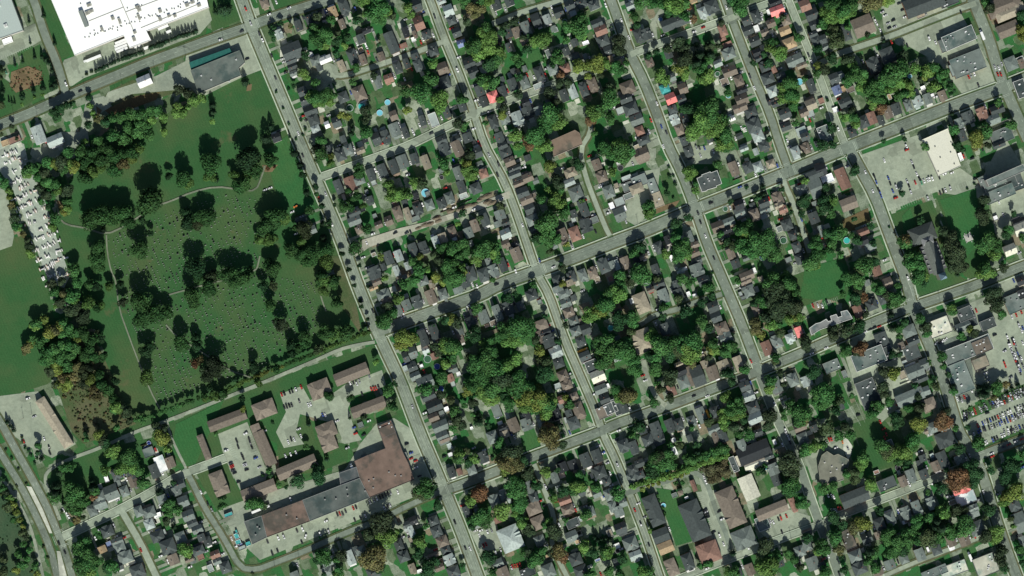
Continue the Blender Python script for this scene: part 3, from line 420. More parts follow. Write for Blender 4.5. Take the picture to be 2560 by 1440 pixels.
8134 4280 80 60 dg;6174 3380 60 50 gf;7434 2980 60 40 gf;7574 4320 100 60 dG;8712 3050 120 110 dh;8822 2990 90 110 dh;8572 3110 90 130 rg;8892 2940 60 60 rf;9387 3270 220 170 pF;9642 3140 150 130 dF;9622 3260 160 80 gG;9717 3210 90 110 dF;
9872 3240 150 100 dF;10142 3030 190 180 gF;8822 3420 120 190 dF;8872 3540 110 150 dF;8682 3580 330 170 gF;8312 3660 160 110 gF;8682 3940 190 290 dF;9082 3310 130 110 gX;9112 3520 150 160 dF;9122 3410 130 80 dG;9012 3460 60 80 bF;9022 3530 50 60 lf;
9042 3620 60 40 lf;9142 3710 190 140 gG;9232 3640 90 110 gG;9192 3790 170 70 dG;9092 3970 280 120 gM;9192 3930 220 90 gG;8992 3980 90 80 lG;9282 4040 130 110 bX;9272 4100 70 60 tf;9022 3750 70 90 tf;8972 4120 60 50 lf;9592 3780 210 310 gF;
9672 3500 500 160 gF;9812 3460 180 140 bF;9802 3630 170 120 tf;9332 4270 150 110 gh;9432 4260 90 100 gG;9282 4300 100 60 bG;8442 3740 50 80 gf;10212 2940 80 90 kF;8412 4060 50 70 dg;1170 4740 100 110 dh;1005 4960 110 110 gh;1120 4920 150 150 gG;
1010 5030 130 90 gG;930 5100 90 120 gh;1250 4910 90 110 gh;1340 4810 100 120 bg;1180 4830 60 70 gf;1610 4640 110 180 wf;1550 4710 90 150 dg;1710 4620 90 110 bg;1800 4840 110 90 dG;1770 4910 90 90 gg;1630 4990 90 90 gg;1840 5010 110 110 gG;
1395 5110 90 110 gh;1500 5120 130 110 gh;1580 5150 80 50 wf;1500 5240 100 100 lh;1580 5360 140 110 dh;1810 5370 110 110 gh;1690 5460 160 150 dh;1890 5150 120 110 gG;1930 5230 110 90 dG;1740 5590 110 110 bg;1080 5310 130 110 dh;1180 5410 120 70 gG;
1200 5470 120 110 gh;1260 5570 150 120 gh;1380 5700 150 120 dh;1090 5440 60 60 uf;1030 5490 90 70 og;1980 5290 110 80 gG;1990 5500 130 90 dh;2010 5570 70 60 rf;1190 5660 100 80 dG;1070 4790 50 70 wf;1230 4740 50 50 rf;1120 4710 50 40 of;
1640 5320 50 60 lf;1330 4750 90 80 dg;1900 5590 90 50 bG;2020 5370 80 70 dg;1310 5630 110 40 pf;1930 5610 60 50 gg;1580 5305 60 40 uf;1490 4520 120 100 gf;2653 4480 110 360 bN;2198 4830 140 240 bX;2048 4470 60 260 bX;2593 4900 350 120 bM;
2973 4670 410 120 bM;3283 4410 150 190 bX;2288 5145 95 40 Tf;4033 4565 100 70 gf;2368 5360 50 60 Tf;2383 5420 60 50 Tf;2423 5475 80 40 lf;2413 5445 40 30 uf;2483 5435 50 40 Tf;2368 5320 20 50 Tf;3503 5570 90 150 lg;3618 5520 110 130 gh;
3278 5710 110 90 gh;3288 5610 130 90 gG;2158 5540 100 80 rG;2258 5670 110 120 dh;2078 5410 80 100 dh;3738 5720 140 110 dh;3988 5440 90 120 dh;4038 5560 120 110 dh;2948 5740 90 60 gg;4068 5280 60 60 lG;3568 5500 70 90 dg;2108 5680 60 80 lf;
4078 5240 60 70 dG;2178 5610 80 60 gG;3028 4710 28 20 wf;2723 4910 28 20 wf;3528 4690 70 30 gf;3638 4565 50 50 gf;4426 4360 130 120 gG;4446 4390 110 60 bG;4496 4460 50 60 lf;4506 4545 60 50 wf;4516 4720 80 110 dg;4596 4715 50 70 rg;
4716 4690 90 110 gh;4831 4570 100 120 dc;4926 4370 110 130 gh;5046 4340 100 70 tg;4946 5010 110 130 gh;5036 4960 90 110 gh;4676 5110 90 110 dg;5291 4870 80 130 gc;5336 4970 90 100 dh;5336 5080 140 120 bX;5386 5220 130 130 bX;5106 5380 210 240 lX;
4976 5200 70 60 rg;5396 5400 110 100 gh;5476 5560 50 40 of;4981 5630 110 90 gG;5026 5720 130 110 bg;5276 5720 150 90 dF;5486 5700 130 140 gh;5756 5590 130 120 dh;5806 5700 140 100 dh;5716 5360 130 110 gG;5716 5390 120 40 lf;5726 5230 130 90 dF;
5796 5190 40 60 lf;5676 5090 130 90 bh;5646 5000 130 80 rG;5886 5120 130 100 gh;5546 4770 80 110 gg;5626 4670 100 100 kg;5726 4650 90 110 kg;5856 4600 110 150 dg;5966 4560 100 140 dg;5976 4600 80 60 rg;5826 4720 60 60 gf;5996 4720 130 120 dh;
6066 4810 90 90 dh;5936 4700 60 60 dg;6096 4940 110 120 gh;5966 4930 90 90 gG;5816 4920 80 50 dG;6126 5060 80 110 gh;5746 5510 70 40 gG;5586 4880 60 60 lf;5961 4795 30 30 wf;6011 4825 30 40 wf;4336 5210 110 110 dh;4366 5310 110 110 dh;
4426 5410 120 110 bh;4456 5490 100 90 dh;4496 5590 110 110 lc;4536 5710 130 110 dh;4406 5610 70 50 of;4396 5670 100 70 bG;4336 5550 110 50 bG;4116 5310 60 120 lg;4126 5680 70 100 tg;4196 5710 60 40 wf;4106 5400 40 60 tf;4966 5080 100 60 tG;
6096 5330 60 80 tf;5776 5415 60 50 of;5316 5180 60 60 bg;4776 5120 50 90 gg;5976 5600 60 30 uf;4136 5200 80 80 kG;5096 5010 50 60 lf;4756 5260 140 50 gG;6234 4450 120 120 dh;6334 4470 90 130 dg;6474 4400 110 110 dh;6574 4370 110 170 dc;
6734 4400 50 50 wf;6744 4510 50 90 wf;6894 4380 60 70 dg;7214 4360 110 130 dg;7154 4370 70 110 bg;6324 4690 110 90 dh;6324 4780 110 110 gh;6394 4750 100 80 dh;6394 4630 100 80 dG;6844 4615 30 40 wf;7534 4520 330 170 kM;7554 4630 260 90 pG;
7474 4520 60 100 wf;7384 4610 60 120 pf;7414 4540 80 60 kf;7334 4640 60 160 dF;7414 4450 90 120 gg;7484 4870 150 240 pN;7484 4410 60 50 gf;7534 4410 60 50 gf;6534 5100 140 310 dX;6604 5350 160 130 dM;6654 5470 150 110 oM;6714 5670 110 170 bX;
6874 5610 110 170 dh;6944 5200 200 390 dX;7304 5070 190 390 bX;7434 5380 220 190 gX;7084 5520 210 200 rX;7714 5100 320 110 bM;7924 5040 60 150 rg;6934 4855 44 120 rg;6804 4930 50 50 bh;6864 4975 40 25 wf;6744 4950 60 50 gf;7624 5230 140 150 gf;
8124 5630 130 140 gg;7994 5510 110 110 gh;8074 5450 90 100 gh;7794 5620 80 90 dg;7494 5690 90 120 bg;7384 5720 70 80 dg;6184 5110 100 110 gg;6204 5280 120 110 dG;6304 5430 150 130 gh;6354 5550 130 90 lG;6224 5020 80 100 gG;6164 5460 80 60 wf;
7724 4690 110 120 gc;7764 4800 100 110 dg;7684 4560 100 60 dG;8024 4380 110 110 gh;8074 5340 110 60 dG;8174 5520 60 60 dg;6154 5620 60 70 dh;6714 4570 50 50 kg;7744 4420 40 60 wf;8862 4835 180 110 dF;8542 4970 280 140 dM;9022 4810 80 110 bg;
9102 4750 90 130 gg;9232 4740 90 100 dg;9352 4660 80 110 bg;9422 4595 110 180 dg;9317 4555 50 50 lf;9597 4605 100 120 gc;9442 4390 170 150 dX;9592 4860 190 150 Rc;9652 4980 200 120 wF;9302 5030 80 130 gc;9162 5080 90 160 gc;9052 5130 100 140 gc;
8897 5180 100 140 gh;8792 5240 110 130 dh;9042 5220 50 40 wf;9202 5270 50 60 dg;8477 5390 110 190 bF;8662 5380 110 110 dG;8552 5560 140 130 gh;8592 5680 150 120 dh;8772 5350 60 80 bg;9027 5570 90 130 gh;9192 5540 100 130 gg;9357 5490 100 110 dh;
9277 5495 30 60 wf;9502 5400 90 130 bg;9512 5470 60 60 wg;9632 5390 110 130 bg;9762 5280 140 150 gh;9712 5120 140 120 gc;9722 5080 110 70 gc;9852 5650 220 200 pF;9532 5690 270 120 pF;9342 5720 260 90 gF;8892 5640 110 100 gg;8772 5710 110 80 bg;
10132 5040 120 130 dh;10192 5220 120 200 gM;10222 5300 90 40 wf;10222 5420 60 130 gg;8222 5670 80 120 dg;8402 4780 60 60 tf;8262 4830 60 60 tf;9222 4580 70 70 dg;9192 4630 60 60 dg;8892 4440 80 90 gf;9522 5020 80 50 tf;9342 4600 60 60 dg;
8762 4720 60 40 rf"""
TD = """1540 2000 160 m;2458 1620 140 d;1050 2180 120 m;5496 2200 120 m;1440 3020 120 m;1480 3150 120 m;5136 3280 120 m;3728 5550 120 o;5516 1170 110 m;5326 1370 110 m;7094 1060 110 m;7104 1180 110 m;
7044 1220 110 l;8932 760 110 m;920 2180 110 m;1150 2180 110 m;1960 2690 110 d;2108 1650 110 m;2688 2240 110 m;2388 2780 110 m;6204 1500 110 m;7644 2400 110 m;7564 2450 110 m;6394 2730 110 m;
1950 2960 110 m;2178 3660 110 p;4876 3660 110 m;4996 3810 110 p;4896 3910 110 m;5356 3990 110 y;5426 4010 110 l;6224 3480 110 m;6624 3470 110 m;6924 3380 110 m;6864 3450 110 m;6884 3520 110 l;
7744 2920 110 p;7824 3020 110 p;8252 3950 110 m;760 4910 110 m;3838 5220 110 p;5496 4360 110 o;7654 5640 110 l;3798 80 100 m;6076 1000 100 m;4196 950 100 m;6744 50 100 l;1850 1770 100 m;
1260 2120 100 m;2768 2160 100 m;2298 2750 100 m;7714 2830 100 m;1840 3460 100 m;1590 3170 100 m;2108 2910 100 m;4496 3450 100 m;5196 3310 100 m;4756 3660 100 m;4956 3710 100 m;4816 3740 100 m;
5186 3880 100 m;5266 3960 100 y;6016 3060 100 m;6076 3520 100 m;6194 3520 100 m;6244 3950 100 o;7764 3130 100 p;7994 4140 100 m;1290 4580 100 m;740 4960 100 m;3868 5370 100 l;5096 4530 100 p;
5076 4620 100 o;4246 4880 100 m;7884 4630 100 p;7654 5420 100 p;9612 5250 100 m;3228 340 90 m;3188 400 90 m;3748 150 90 m;3178 980 90 m;3258 980 90 m;4736 490 90 m;5776 310 90 m;
5566 1220 90 l;4406 1000 90 l;6834 620 90 p;7004 1100 90 m;7164 1250 90 l;6974 1280 90 l;7254 1380 90 m;8432 100 90 m;8662 50 90 o;9012 700 90 m;8872 800 90 m;8712 900 90 m;
9742 1370 90 y;1290 2220 90 m;1400 2490 90 m;990 2500 90 m;990 2590 90 m;2548 1720 90 m;2088 2160 90 m;2728 2710 90 m;3058 2290 90 s;3128 2540 90 m;3298 2500 90 m;3268 2600 90 l;
6164 1460 90 l;7494 2500 90 m;7694 2460 90 m;6824 2470 90 m;7834 2830 90 m;8124 2620 90 m;8622 2670 90 m;9152 2630 90 m;9522 2540 90 p;9812 2160 90 p;9892 2410 90 m;1480 3800 90 l;
3268 3320 90 m;2088 3730 90 p;3868 3190 90 m;5056 3300 90 m;5096 3390 90 l;5266 3280 90 m;4856 3520 90 m;4796 3620 90 m;5076 3640 90 l;4836 3940 90 l;4756 3840 90 m;5166 3800 90 m;
5246 3870 90 m;5266 4050 90 l;5476 4040 90 m;6046 3440 90 m;6046 3620 90 m;6194 3200 90 d;6174 2940 90 l;6704 3460 90 m;6804 3520 90 s;7724 2970 90 p;7904 3080 90 p;7324 4090 90 m;
9152 4230 90 y;1340 4600 90 m;1250 4660 90 l;800 5000 90 m;880 5600 90 m;920 5560 90 m;850 5670 90 m;2548 5020 90 m;3248 5550 90 m;5136 4610 90 o;4776 4940 90 r;5156 4880 90 m;
4836 5140 90 m;5556 5330 90 p;5586 5530 90 o;7904 4700 90 p;7884 4850 90 m;7914 4900 90 m;9572 4770 90 r;9712 4720 90 d;10072 4640 90 d;10132 4920 90 y;8602 5220 90 y;8952 5400 90 m;
9232 5380 90 s;3188 4740 84 d;4886 390 80 l;4866 470 80 l;5406 400 80 l;5976 650 80 y;5926 1140 80 l;5456 1250 80 m;5396 1400 80 m;6414 40 80 m;7384 90 80 m;7424 40 80 m;
6924 1330 80 l;7084 1310 80 l;7864 840 80 m;7884 950 80 m;8322 60 80 m;8312 170 80 l;8752 20 80 o;8532 760 80 m;8752 980 80 m;8342 420 80 s;300 1700 80 m;830 1500 80 m;
880 1600 80 m;950 1530 80 m;1020 1600 80 m;1100 1500 80 m;1150 1580 80 m;1330 1520 80 m;870 1780 80 m;940 1720 80 l;1150 1700 80 m;1880 2230 80 d;2108 1760 80 l;2448 1840 80 m;
2388 1880 80 m;2708 1600 80 m;2838 2200 80 l;2698 2390 80 l;2928 2520 80 m;3008 2560 80 m;3098 2620 80 m;3228 1550 80 m;5436 2270 80 m;6056 1500 80 m;4476 2690 80 m;4496 2750 80 m;
4556 2780 80 m;7624 2500 80 m;6784 2520 80 m;6364 2770 80 m;8144 2440 80 m;8154 2550 80 m;8452 2770 80 m;8542 2790 80 m;9182 2750 80 m;9492 2470 80 p;9562 2590 80 p;9932 2460 80 m;
9832 2670 80 m;720 2960 80 m;730 3110 80 p;900 3040 80 l;850 3160 80 p;860 3340 80 m;560 3480 80 m;500 3530 80 m;620 3570 80 m;1460 3520 80 d;1660 3120 80 m;2818 3260 80 p;
3448 3340 80 m;4028 3380 80 y;4466 3480 80 l;5196 3400 80 l;5036 3360 80 m;4926 3530 80 m;4736 3340 80 d;5146 3610 80 l;4916 3960 80 l;5446 3750 80 d;5206 4010 80 y;5456 4090 80 l;
5096 4030 80 m;6056 3030 80 m;5976 3130 80 y;5896 3150 80 l;6076 2940 80 m;6324 3600 80 m;6314 3680 80 m;6314 3940 80 y;6564 3440 80 m;6684 3520 80 d;6934 3570 80 l;7904 4080 80 m;
8044 4150 80 m;8144 3700 80 d;7394 4090 80 m;7354 4130 80 l;8572 3280 80 d;9912 2940 80 p;9932 3020 80 p;8242 4020 80 m;9412 4200 80 r;1330 4670 80 l;1610 4370 80 y;750 5060 80 m;
830 5510 80 m;950 5660 80 m;910 5720 80 l;1140 5640 80 m;1860 5490 80 l;3688 5330 80 p;3768 5490 80 o;3678 5610 80 o;5116 4820 80 m;5206 4990 80 m;4866 5180 80 m;4206 4920 80 s;
5546 4380 80 o;5036 5110 80 l;5336 5570 80 m;5756 4860 80 l;4296 5690 80 d;6584 4550 80 p;6534 4590 80 m;6614 4620 80 m;7724 5610 80 m;7614 5650 80 l;7704 5690 80 m;8792 4450 80 m;
8832 4500 80 s;9032 4500 80 l;9112 4380 80 m;9532 4820 80 r;9622 4800 80 r;9692 4660 80 d;9722 4780 80 d;10032 4770 80 d;8322 5170 80 d;8222 5470 80 m;8842 5350 80 m;9032 5380 80 m;
8942 5500 80 m;9292 5390 80 s;9852 5340 80 p;9962 5320 80 l;740 2710 75 m;1430 1150 70 m;1280 1280 70 m;1130 1360 70 m;1260 1400 70 m;2238 100 70 e;3158 290 70 m;3288 400 70 m;
3238 460 70 l;3848 140 70 l;3648 20 70 l;3128 970 70 l;3318 960 70 m;3198 1020 70 l;3668 1340 70 m;4856 300 70 m;4816 340 70 l;4796 540 70 l;4996 540 70 l;4896 640 70 d;
4936 830 70 m;4816 800 70 m;5816 190 70 m;5786 680 70 y;5576 590 70 m;6086 900 70 p;5996 1120 70 m;5146 1370 70 l;4396 1080 70 l;4306 810 70 m;6844 40 70 m;6684 60 70 l;
6514 30 70 m;6194 430 70 p;6794 440 70 p;6824 500 70 p;6794 700 70 y;6844 740 70 l;6594 760 70 l;7074 760 70 l;7224 1200 70 m;7184 1300 70 l;6884 1100 70 d;7704 490 70 l;
8252 130 70 l;8522 60 70 m;8412 160 70 l;8972 830 70 l;8892 880 70 l;9312 680 70 m;9252 720 70 l;9332 860 70 l;8592 760 70 m;8772 880 70 m;9832 1330 70 m;350 1680 70 m;
500 1620 70 m;470 1730 70 p;640 1620 70 p;760 1680 70 y;700 1540 70 m;1240 1540 70 m;1240 1640 70 o;480 1830 70 m;560 1840 70 m;700 1920 70 p;2000 2180 70 m;1000 2670 70 m;
1990 2780 70 m;2488 2740 70 m;2128 2760 70 s;3568 2480 70 m;3178 1500 70 p;3958 1970 70 l;5636 2140 70 m;5436 2360 70 m;6116 1560 70 m;4526 2490 70 m;4776 2520 70 m;4886 2460 70 m;
6204 1570 70 m;8024 2000 70 d;7444 2300 70 m;7424 2450 70 m;7764 2540 70 m;7524 2530 70 m;8222 2000 70 d;8242 2080 70 d;8382 2320 70 m;8332 2370 70 m;8592 2710 70 s;9092 2560 70 m;
9112 2610 70 m;9482 2370 70 p;9542 2670 70 p;9922 2550 70 l;9822 2740 70 l;9752 1450 70 o;9812 2480 70 m;500 3320 70 y;560 3300 70 o;700 3300 70 m;940 3390 70 m;760 3500 70 m;
700 3450 70 m;640 3460 70 m;540 3600 70 m;700 3560 70 m;700 3660 70 m;1040 3840 70 m;1100 3910 70 m;1180 4060 70 l;2718 3060 70 m;3058 3360 70 m;3378 3030 70 m;3348 3350 70 l;
3848 3240 70 m;4008 3450 70 y;4536 3480 70 l;5056 3680 70 m;4716 3840 70 m;5026 3880 70 m;5026 3950 70 d;6116 2980 70 m;6016 3520 70 l;5486 4300 70 r;6304 3170 70 m;6264 3440 70 m;
6694 3740 70 p;6684 3810 70 p;6944 3480 70 m;6844 3110 70 d;7024 3220 70 m;7844 2930 70 p;7704 3240 70 l;7644 3170 70 p;8164 3940 70 m;7374 4030 70 m;7684 4160 70 p;6374 4270 70 d;
8932 2980 70 m;8312 3350 70 p;8432 3310 70 p;8582 3490 70 r;8912 3730 70 y;8272 4280 70 s;9452 4230 70 r;9162 4270 70 y;1150 4520 70 l;1160 4480 70 l;1450 4820 70 m;570 4980 70 m;
800 5450 70 m;1100 5660 70 d;2998 4810 70 d;3908 5330 70 l;5026 4600 70 o;5206 4610 70 d;5066 4680 70 y;4716 5000 70 l;5196 4890 70 s;5176 5040 70 m;4796 5190 70 m;4286 4860 70 d;
5456 4370 70 y;5616 5560 70 r;6076 5530 70 l;5276 4720 70 p;4266 5640 70 d;6644 4560 70 m;6554 4650 70 m;6524 4720 70 d;7934 4750 70 p;7944 4850 70 m;8044 4490 70 m;6164 4940 70 m;
6424 5720 70 l;7094 4710 70 S;7194 4670 70 S;8682 4820 70 l;8892 4540 70 l;8962 4510 70 l;9092 4470 70 m;9762 4410 70 m;10152 4890 70 y;8542 5260 70 o;8332 5360 70 m;8872 5320 70 m;
8892 5520 70 m;9172 5400 70 m;9352 5350 70 m;9412 5120 70 l;9352 5200 70 e;9392 5270 70 e;9562 5100 70 p;9992 5500 70 p;1230 1170 66 m;1330 1160 66 m;1520 1130 66 m;1420 1240 66 m;
1400 1330 66 m;3298 1020 66 l;4976 620 66 m;380 3230 66 m;620 1100 60 d;1060 1230 60 d;1130 1190 60 m;1600 1120 60 m;1940 1000 60 l;1800 900 60 p;1540 1210 60 l;1650 1170 60 l;
1500 1370 60 m;1000 1420 60 m;2668 1390 60 e;3158 330 60 m;3828 190 60 m;3668 130 60 l;3048 745 60 l;3658 1100 60 p;4058 930 60 m;3218 1410 60 m;4656 30 60 m;4716 80 60 o;
4796 100 60 o;4816 30 60 m;4876 20 60 l;4746 420 60 m;4926 450 60 l;4696 480 60 m;4916 520 60 l;5356 420 60 l;5466 380 60 l;5816 350 60 l;5876 660 60 y;6056 640 60 l;
5566 540 60 m;5496 920 60 p;4576 1230 60 p;5266 500 60 d;4166 930 60 l;6106 1200 60 m;4626 1000 60 m;5656 280 60 m;6594 40 60 m;7344 30 60 m;7314 10 60 d;6164 490 60 p;
6644 810 60 l;6984 560 60 e;6964 640 60 e;7024 680 60 m;7024 790 60 l;6984 700 60 m;6844 1100 60 d;7784 560 60 l;7704 430 60 m;7764 520 60 l;7824 1000 60 l;7934 1010 60 l;
7834 900 60 l;6204 700 60 m;6164 680 60 m;7124 1060 60 m;6844 170 60 m;8492 130 60 l;8872 15 60 l;8812 30 60 y;8212 250 60 m;9012 560 60 p;9142 680 60 l;9302 890 60 l;
9412 740 60 m;9072 860 60 l;9022 940 60 m;8982 960 60 m;8622 820 60 l;8472 830 60 m;8612 880 60 l;8732 1040 60 l;8792 940 60 m;8812 1080 60 r;8532 1180 60 m;9892 100 60 p;
10202 310 60 y;10222 370 60 y;10212 150 60 d;10092 1260 60 m;8222 700 60 p;8312 590 60 d;8332 300 60 s;8392 380 60 s;60 1840 60 m;170 2260 60 m;300 1750 60 l;560 1630 60 y;
720 1640 60 l;1390 1500 60 l;1320 1590 60 y;860 1690 60 m;400 1780 60 m;600 1910 60 l;420 1890 60 p;470 1960 60 p;690 2020 60 m;700 2090 60 l;570 2200 60 m;1900 1840 60 l;
1990 2240 60 s;1860 2130 60 d;770 2830 60 m;900 2850 60 m;970 2860 60 d;1010 1690 60 l;1000 1500 60 m;2478 1780 60 l;2598 2410 60 l;2688 2640 60 m;3018 2420 60 l;3218 2760 60 m;
3248 2800 60 l;3358 2790 60 m;3348 2840 60 m;3598 1730 60 m;3438 2070 60 m;3668 2300 60 m;3888 1850 60 l;3928 1910 60 l;4008 1930 60 l;4068 1950 60 l;4038 2840 60 m;2638 2860 60 d;
4436 1630 60 m;4666 1650 60 y;4696 1560 60 p;4676 1700 60 l;4736 1740 60 l;4196 1840 60 s;4156 1840 60 l;5496 1660 60 y;5416 1480 60 l;5296 1460 60 r;5466 1460 60 l;5546 2030 60 l;
5616 2060 60 l;5566 1960 60 l;5566 1800 60 p;5586 1860 60 p;5476 2420 60 m;5356 2380 60 d;5516 2340 60 m;5776 1650 60 d;4416 2480 60 m;4646 2450 60 m;4656 2510 60 m;4776 2600 60 l;
4946 2520 60 m;4936 2550 60 l;4876 2500 60 m;4466 2620 60 p;4536 2630 60 m;4186 2670 60 m;4196 2720 60 m;4146 2800 60 m;6294 1530 60 m;6874 1710 60 l;6914 1740 60 l;7204 1470 60 l;
7274 1460 60 l;6484 2140 60 l;6474 2070 60 m;8034 2040 60 d;7384 2320 60 m;7474 2260 60 m;7474 2340 60 l;7744 2580 60 m;7404 2490 60 m;7584 2480 60 l;6864 2550 60 l;6784 2570 60 m;
6304 2820 60 p;6824 2800 60 m;8134 2660 60 l;6744 2230 60 d;6744 2390 60 m;6404 2470 60 d;6334 2530 60 m;6204 2770 60 m;6184 2840 60 m;8312 2430 60 m;8252 2330 60 d;8672 2630 60 m;
9042 2400 60 o;9062 2440 60 m;9072 2620 60 m;9122 2680 60 m;9152 2790 60 m;9432 2320 60 p;9602 2670 60 p;9472 2520 60 p;9832 2000 60 p;9892 2720 60 l;8222 1470 60 d;560 2920 60 m;
650 2940 60 o;620 3020 60 p;740 3010 60 l;800 3080 60 p;980 3070 60 m;280 3470 60 o;420 3440 60 m;600 3280 60 y;650 3230 60 m;640 3340 60 m;760 3340 60 m;900 3500 60 m;
840 3540 60 m;880 3580 60 m;960 3560 60 m;1040 3580 60 m;450 3600 60 m;560 3670 60 y;600 3710 60 y;520 3730 60 p;640 3780 60 o;690 3830 60 y;780 3660 60 o;840 3680 60 s;
900 3670 60 p;1010 3760 60 m;1140 3980 60 m;1290 4130 60 p;860 3760 60 s;920 3800 60 y;1500 3460 60 d;1970 3460 60 d;1960 3630 60 r;2918 3450 60 d;3248 2910 60 l;3058 3440 60 m;
2558 3670 60 d;2248 3940 60 m;3288 3960 60 m;3888 3920 60 m;3928 4060 60 m;3988 2990 60 l;3808 3210 60 l;4078 3360 60 o;3918 3140 60 m;4516 3200 60 y;4456 3210 60 d;4566 3210 60 p;
4776 3090 60 m;4896 3430 60 m;4686 3910 60 y;5436 4150 60 y;5376 4080 60 m;5366 3910 60 y;5516 4000 60 l;4406 3790 60 m;4256 3900 60 m;4546 4100 60 m;4456 3630 60 l;4526 3580 60 m;
6026 3090 60 l;6096 3640 60 s;5576 4270 60 p;4566 4200 60 p;5476 3610 60 s;4136 3380 60 y;6324 3210 60 m;6364 3680 60 d;6174 3890 60 m;6204 3980 60 l;6564 3680 60 m;6564 3580 60 m;
6504 3370 60 l;6914 3620 60 o;7064 3280 60 d;7114 3440 60 m;7154 3500 60 l;7224 3520 60 m;7274 3480 60 m;7324 3450 60 m;7254 3730 60 d;7934 2940 60 m;7924 3170 60 y;7874 3190 60 l;
7974 3160 60 l;7554 3230 60 o;7564 3300 60 o;7644 3030 60 m;8044 3400 60 p;8054 3450 60 p;7684 3810 60 m;7684 3880 60 l;8144 4020 60 m;8164 3890 60 m;8014 4200 60 o;7244 3960 60 l;
7224 4180 60 l;7674 4240 60 p;7074 2880 60 m;7324 4270 60 p;8532 2970 60 d;8782 2910 60 m;8982 3000 60 m;8932 3030 60 m;8312 3300 60 p;8472 3290 60 d;8462 3500 60 m;9252 3280 60 p;
9952 3090 60 p;9892 2990 60 p;8832 3710 60 p;8832 3870 60 p;8762 4060 60 m;8712 4130 60 m;8342 4100 60 d;9432 4120 60 p;8952 4240 60 d;8952 4180 60 d;8982 4200 60 d;9172 4080 60 p;
9842 3890 60 e;9832 3940 60 e;9952 3860 60 m;9952 3890 60 m;1080 4440 60 d;1390 4700 60 m;1060 4700 60 l;1650 4390 60 y;1600 4340 60 l;570 4930 60 e;790 5110 60 m;720 4660 60 m;
650 4680 60 m;980 5600 60 m;1720 5050 60 m;1780 5090 60 m;1880 5520 60 l;40 5720 60 s;1030 4400 60 p;1000 4340 60 y;870 5420 60 m;100 5080 60 s;2508 5040 60 m;3173 4700 60 d;
3188 5600 60 d;3418 5540 60 p;3398 5710 60 m;3808 5670 60 d;3378 5740 60 l;4996 4420 60 m;4816 4960 60 r;5206 5090 60 m;5216 5220 60 l;4746 5200 60 m;4586 4540 60 l;4576 4590 60 m;
5546 5530 60 p;5296 5530 60 p;5396 5590 60 m;5416 5500 60 m;5826 5460 60 l;5936 5520 60 d;6036 5510 60 m;5786 4850 60 l;5726 4900 60 m;5836 4860 60 m;5466 4720 60 l;4196 5400 60 l;
4186 5540 60 d;4856 5540 60 d;4896 5580 60 d;5276 5280 60 p;5636 4920 60 d;5896 5740 60 m;6086 5700 60 m;5856 5150 60 m;6704 4550 60 m;6494 4680 60 d;7204 4480 60 m;7484 4350 60 m;
7864 4920 60 d;8024 5020 60 m;8094 4470 60 l;8154 4450 60 l;7324 5710 60 m;8164 5490 60 l;8074 5380 60 d;6484 5710 60 m;6204 5740 60 m;7164 4760 60 S;7244 4720 60 S;7224 4620 60 S;
8382 4350 60 m;8492 4350 60 m;8612 4560 60 m;8622 4630 60 l;8592 4650 60 l;8522 4720 60 s;8532 4800 60 s;9072 4550 60 l;9592 4490 60 d;9502 4780 60 r;9592 4690 60 p;10022 5020 60 l;
10032 4960 60 y;10222 4540 60 m;8642 5210 60 l;8562 5220 60 o;8412 5250 60 d;8342 5400 60 m;8392 5490 60 o;9092 5330 60 m;9012 5490 60 d;9302 5180 60 m;9332 5260 60 e;9152 5190 60 m;
9142 5250 60 m;9482 5290 60 m;9612 5100 60 p;9492 5330 60 m;9942 5390 60 l;9872 5100 60 d;9992 5600 60 p;8692 5510 60 e;8672 5600 60 m;8732 5670 60 m;8242 5720 60 m;9422 4880 60 d;
1760 1140 56 l;7744 3570 56 m;570 4860 56 e;550 1130 55 d;1880 940 55 p;4068 90 55 l;150 2180 55 p;310 2460 55 p;6908 4596 52 m;7204 4501 52 m;7108 4601 51 l;700 1060 50 d;
590 1170 50 d;890 1260 50 d;1000 1200 50 o;1780 1060 50 l;2030 985 50 l;1850 1130 50 l;1500 1260 50 m;3178 180 50 p;3368 540 50 d;3378 420 50 d;3148 830 50 m;3058 560 50 d;
3658 1220 50 p;3668 1180 50 p;3568 680 50 m;3318 210 50 m;4756 160 50 o;4666 230 50 p;5016 320 50 d;4856 850 50 l;5256 1400 50 r;5036 1080 50 p;5016 1150 50 y;5176 960 50 p;
5546 1030 50 p;5906 1210 50 r;4636 1270 50 m;5596 840 50 p;5686 830 50 p;5156 590 50 m;5186 630 50 m;4326 650 50 l;4296 760 50 m;5146 220 50 p;6344 180 50 m;6204 520 50 p;
6664 490 50 p;7104 560 50 e;7084 620 50 m;7824 520 50 l;7974 380 50 m;7924 1060 50 m;7934 870 50 l;8164 740 50 m;7684 640 50 d;8164 500 50 d;6764 140 50 d;6684 130 50 m;
7104 490 50 p;8174 670 50 y;9092 930 50 l;8512 660 50 l;8542 1250 50 l;8442 1190 50 l;8512 1110 50 p;9842 40 50 m;9542 1300 50 m;8492 600 50 p;8442 610 50 p;8322 1290 50 d;
100 1910 50 l;290 2410 50 p;310 2530 50 l;660 1700 50 m;420 2010 50 m;560 1940 50 m;660 2130 50 y;530 2270 50 l;1690 1770 50 d;1430 2200 50 d;620 2820 50 p;540 2840 50 p;
1220 2850 50 d;1110 2860 50 l;1440 1460 50 m;2348 1750 50 l;3098 2100 50 m;2978 2280 50 m;3208 2840 50 m;3298 1640 50 l;3588 1680 50 m;3898 1980 50 l;2738 2860 50 s;3568 1960 50 m;
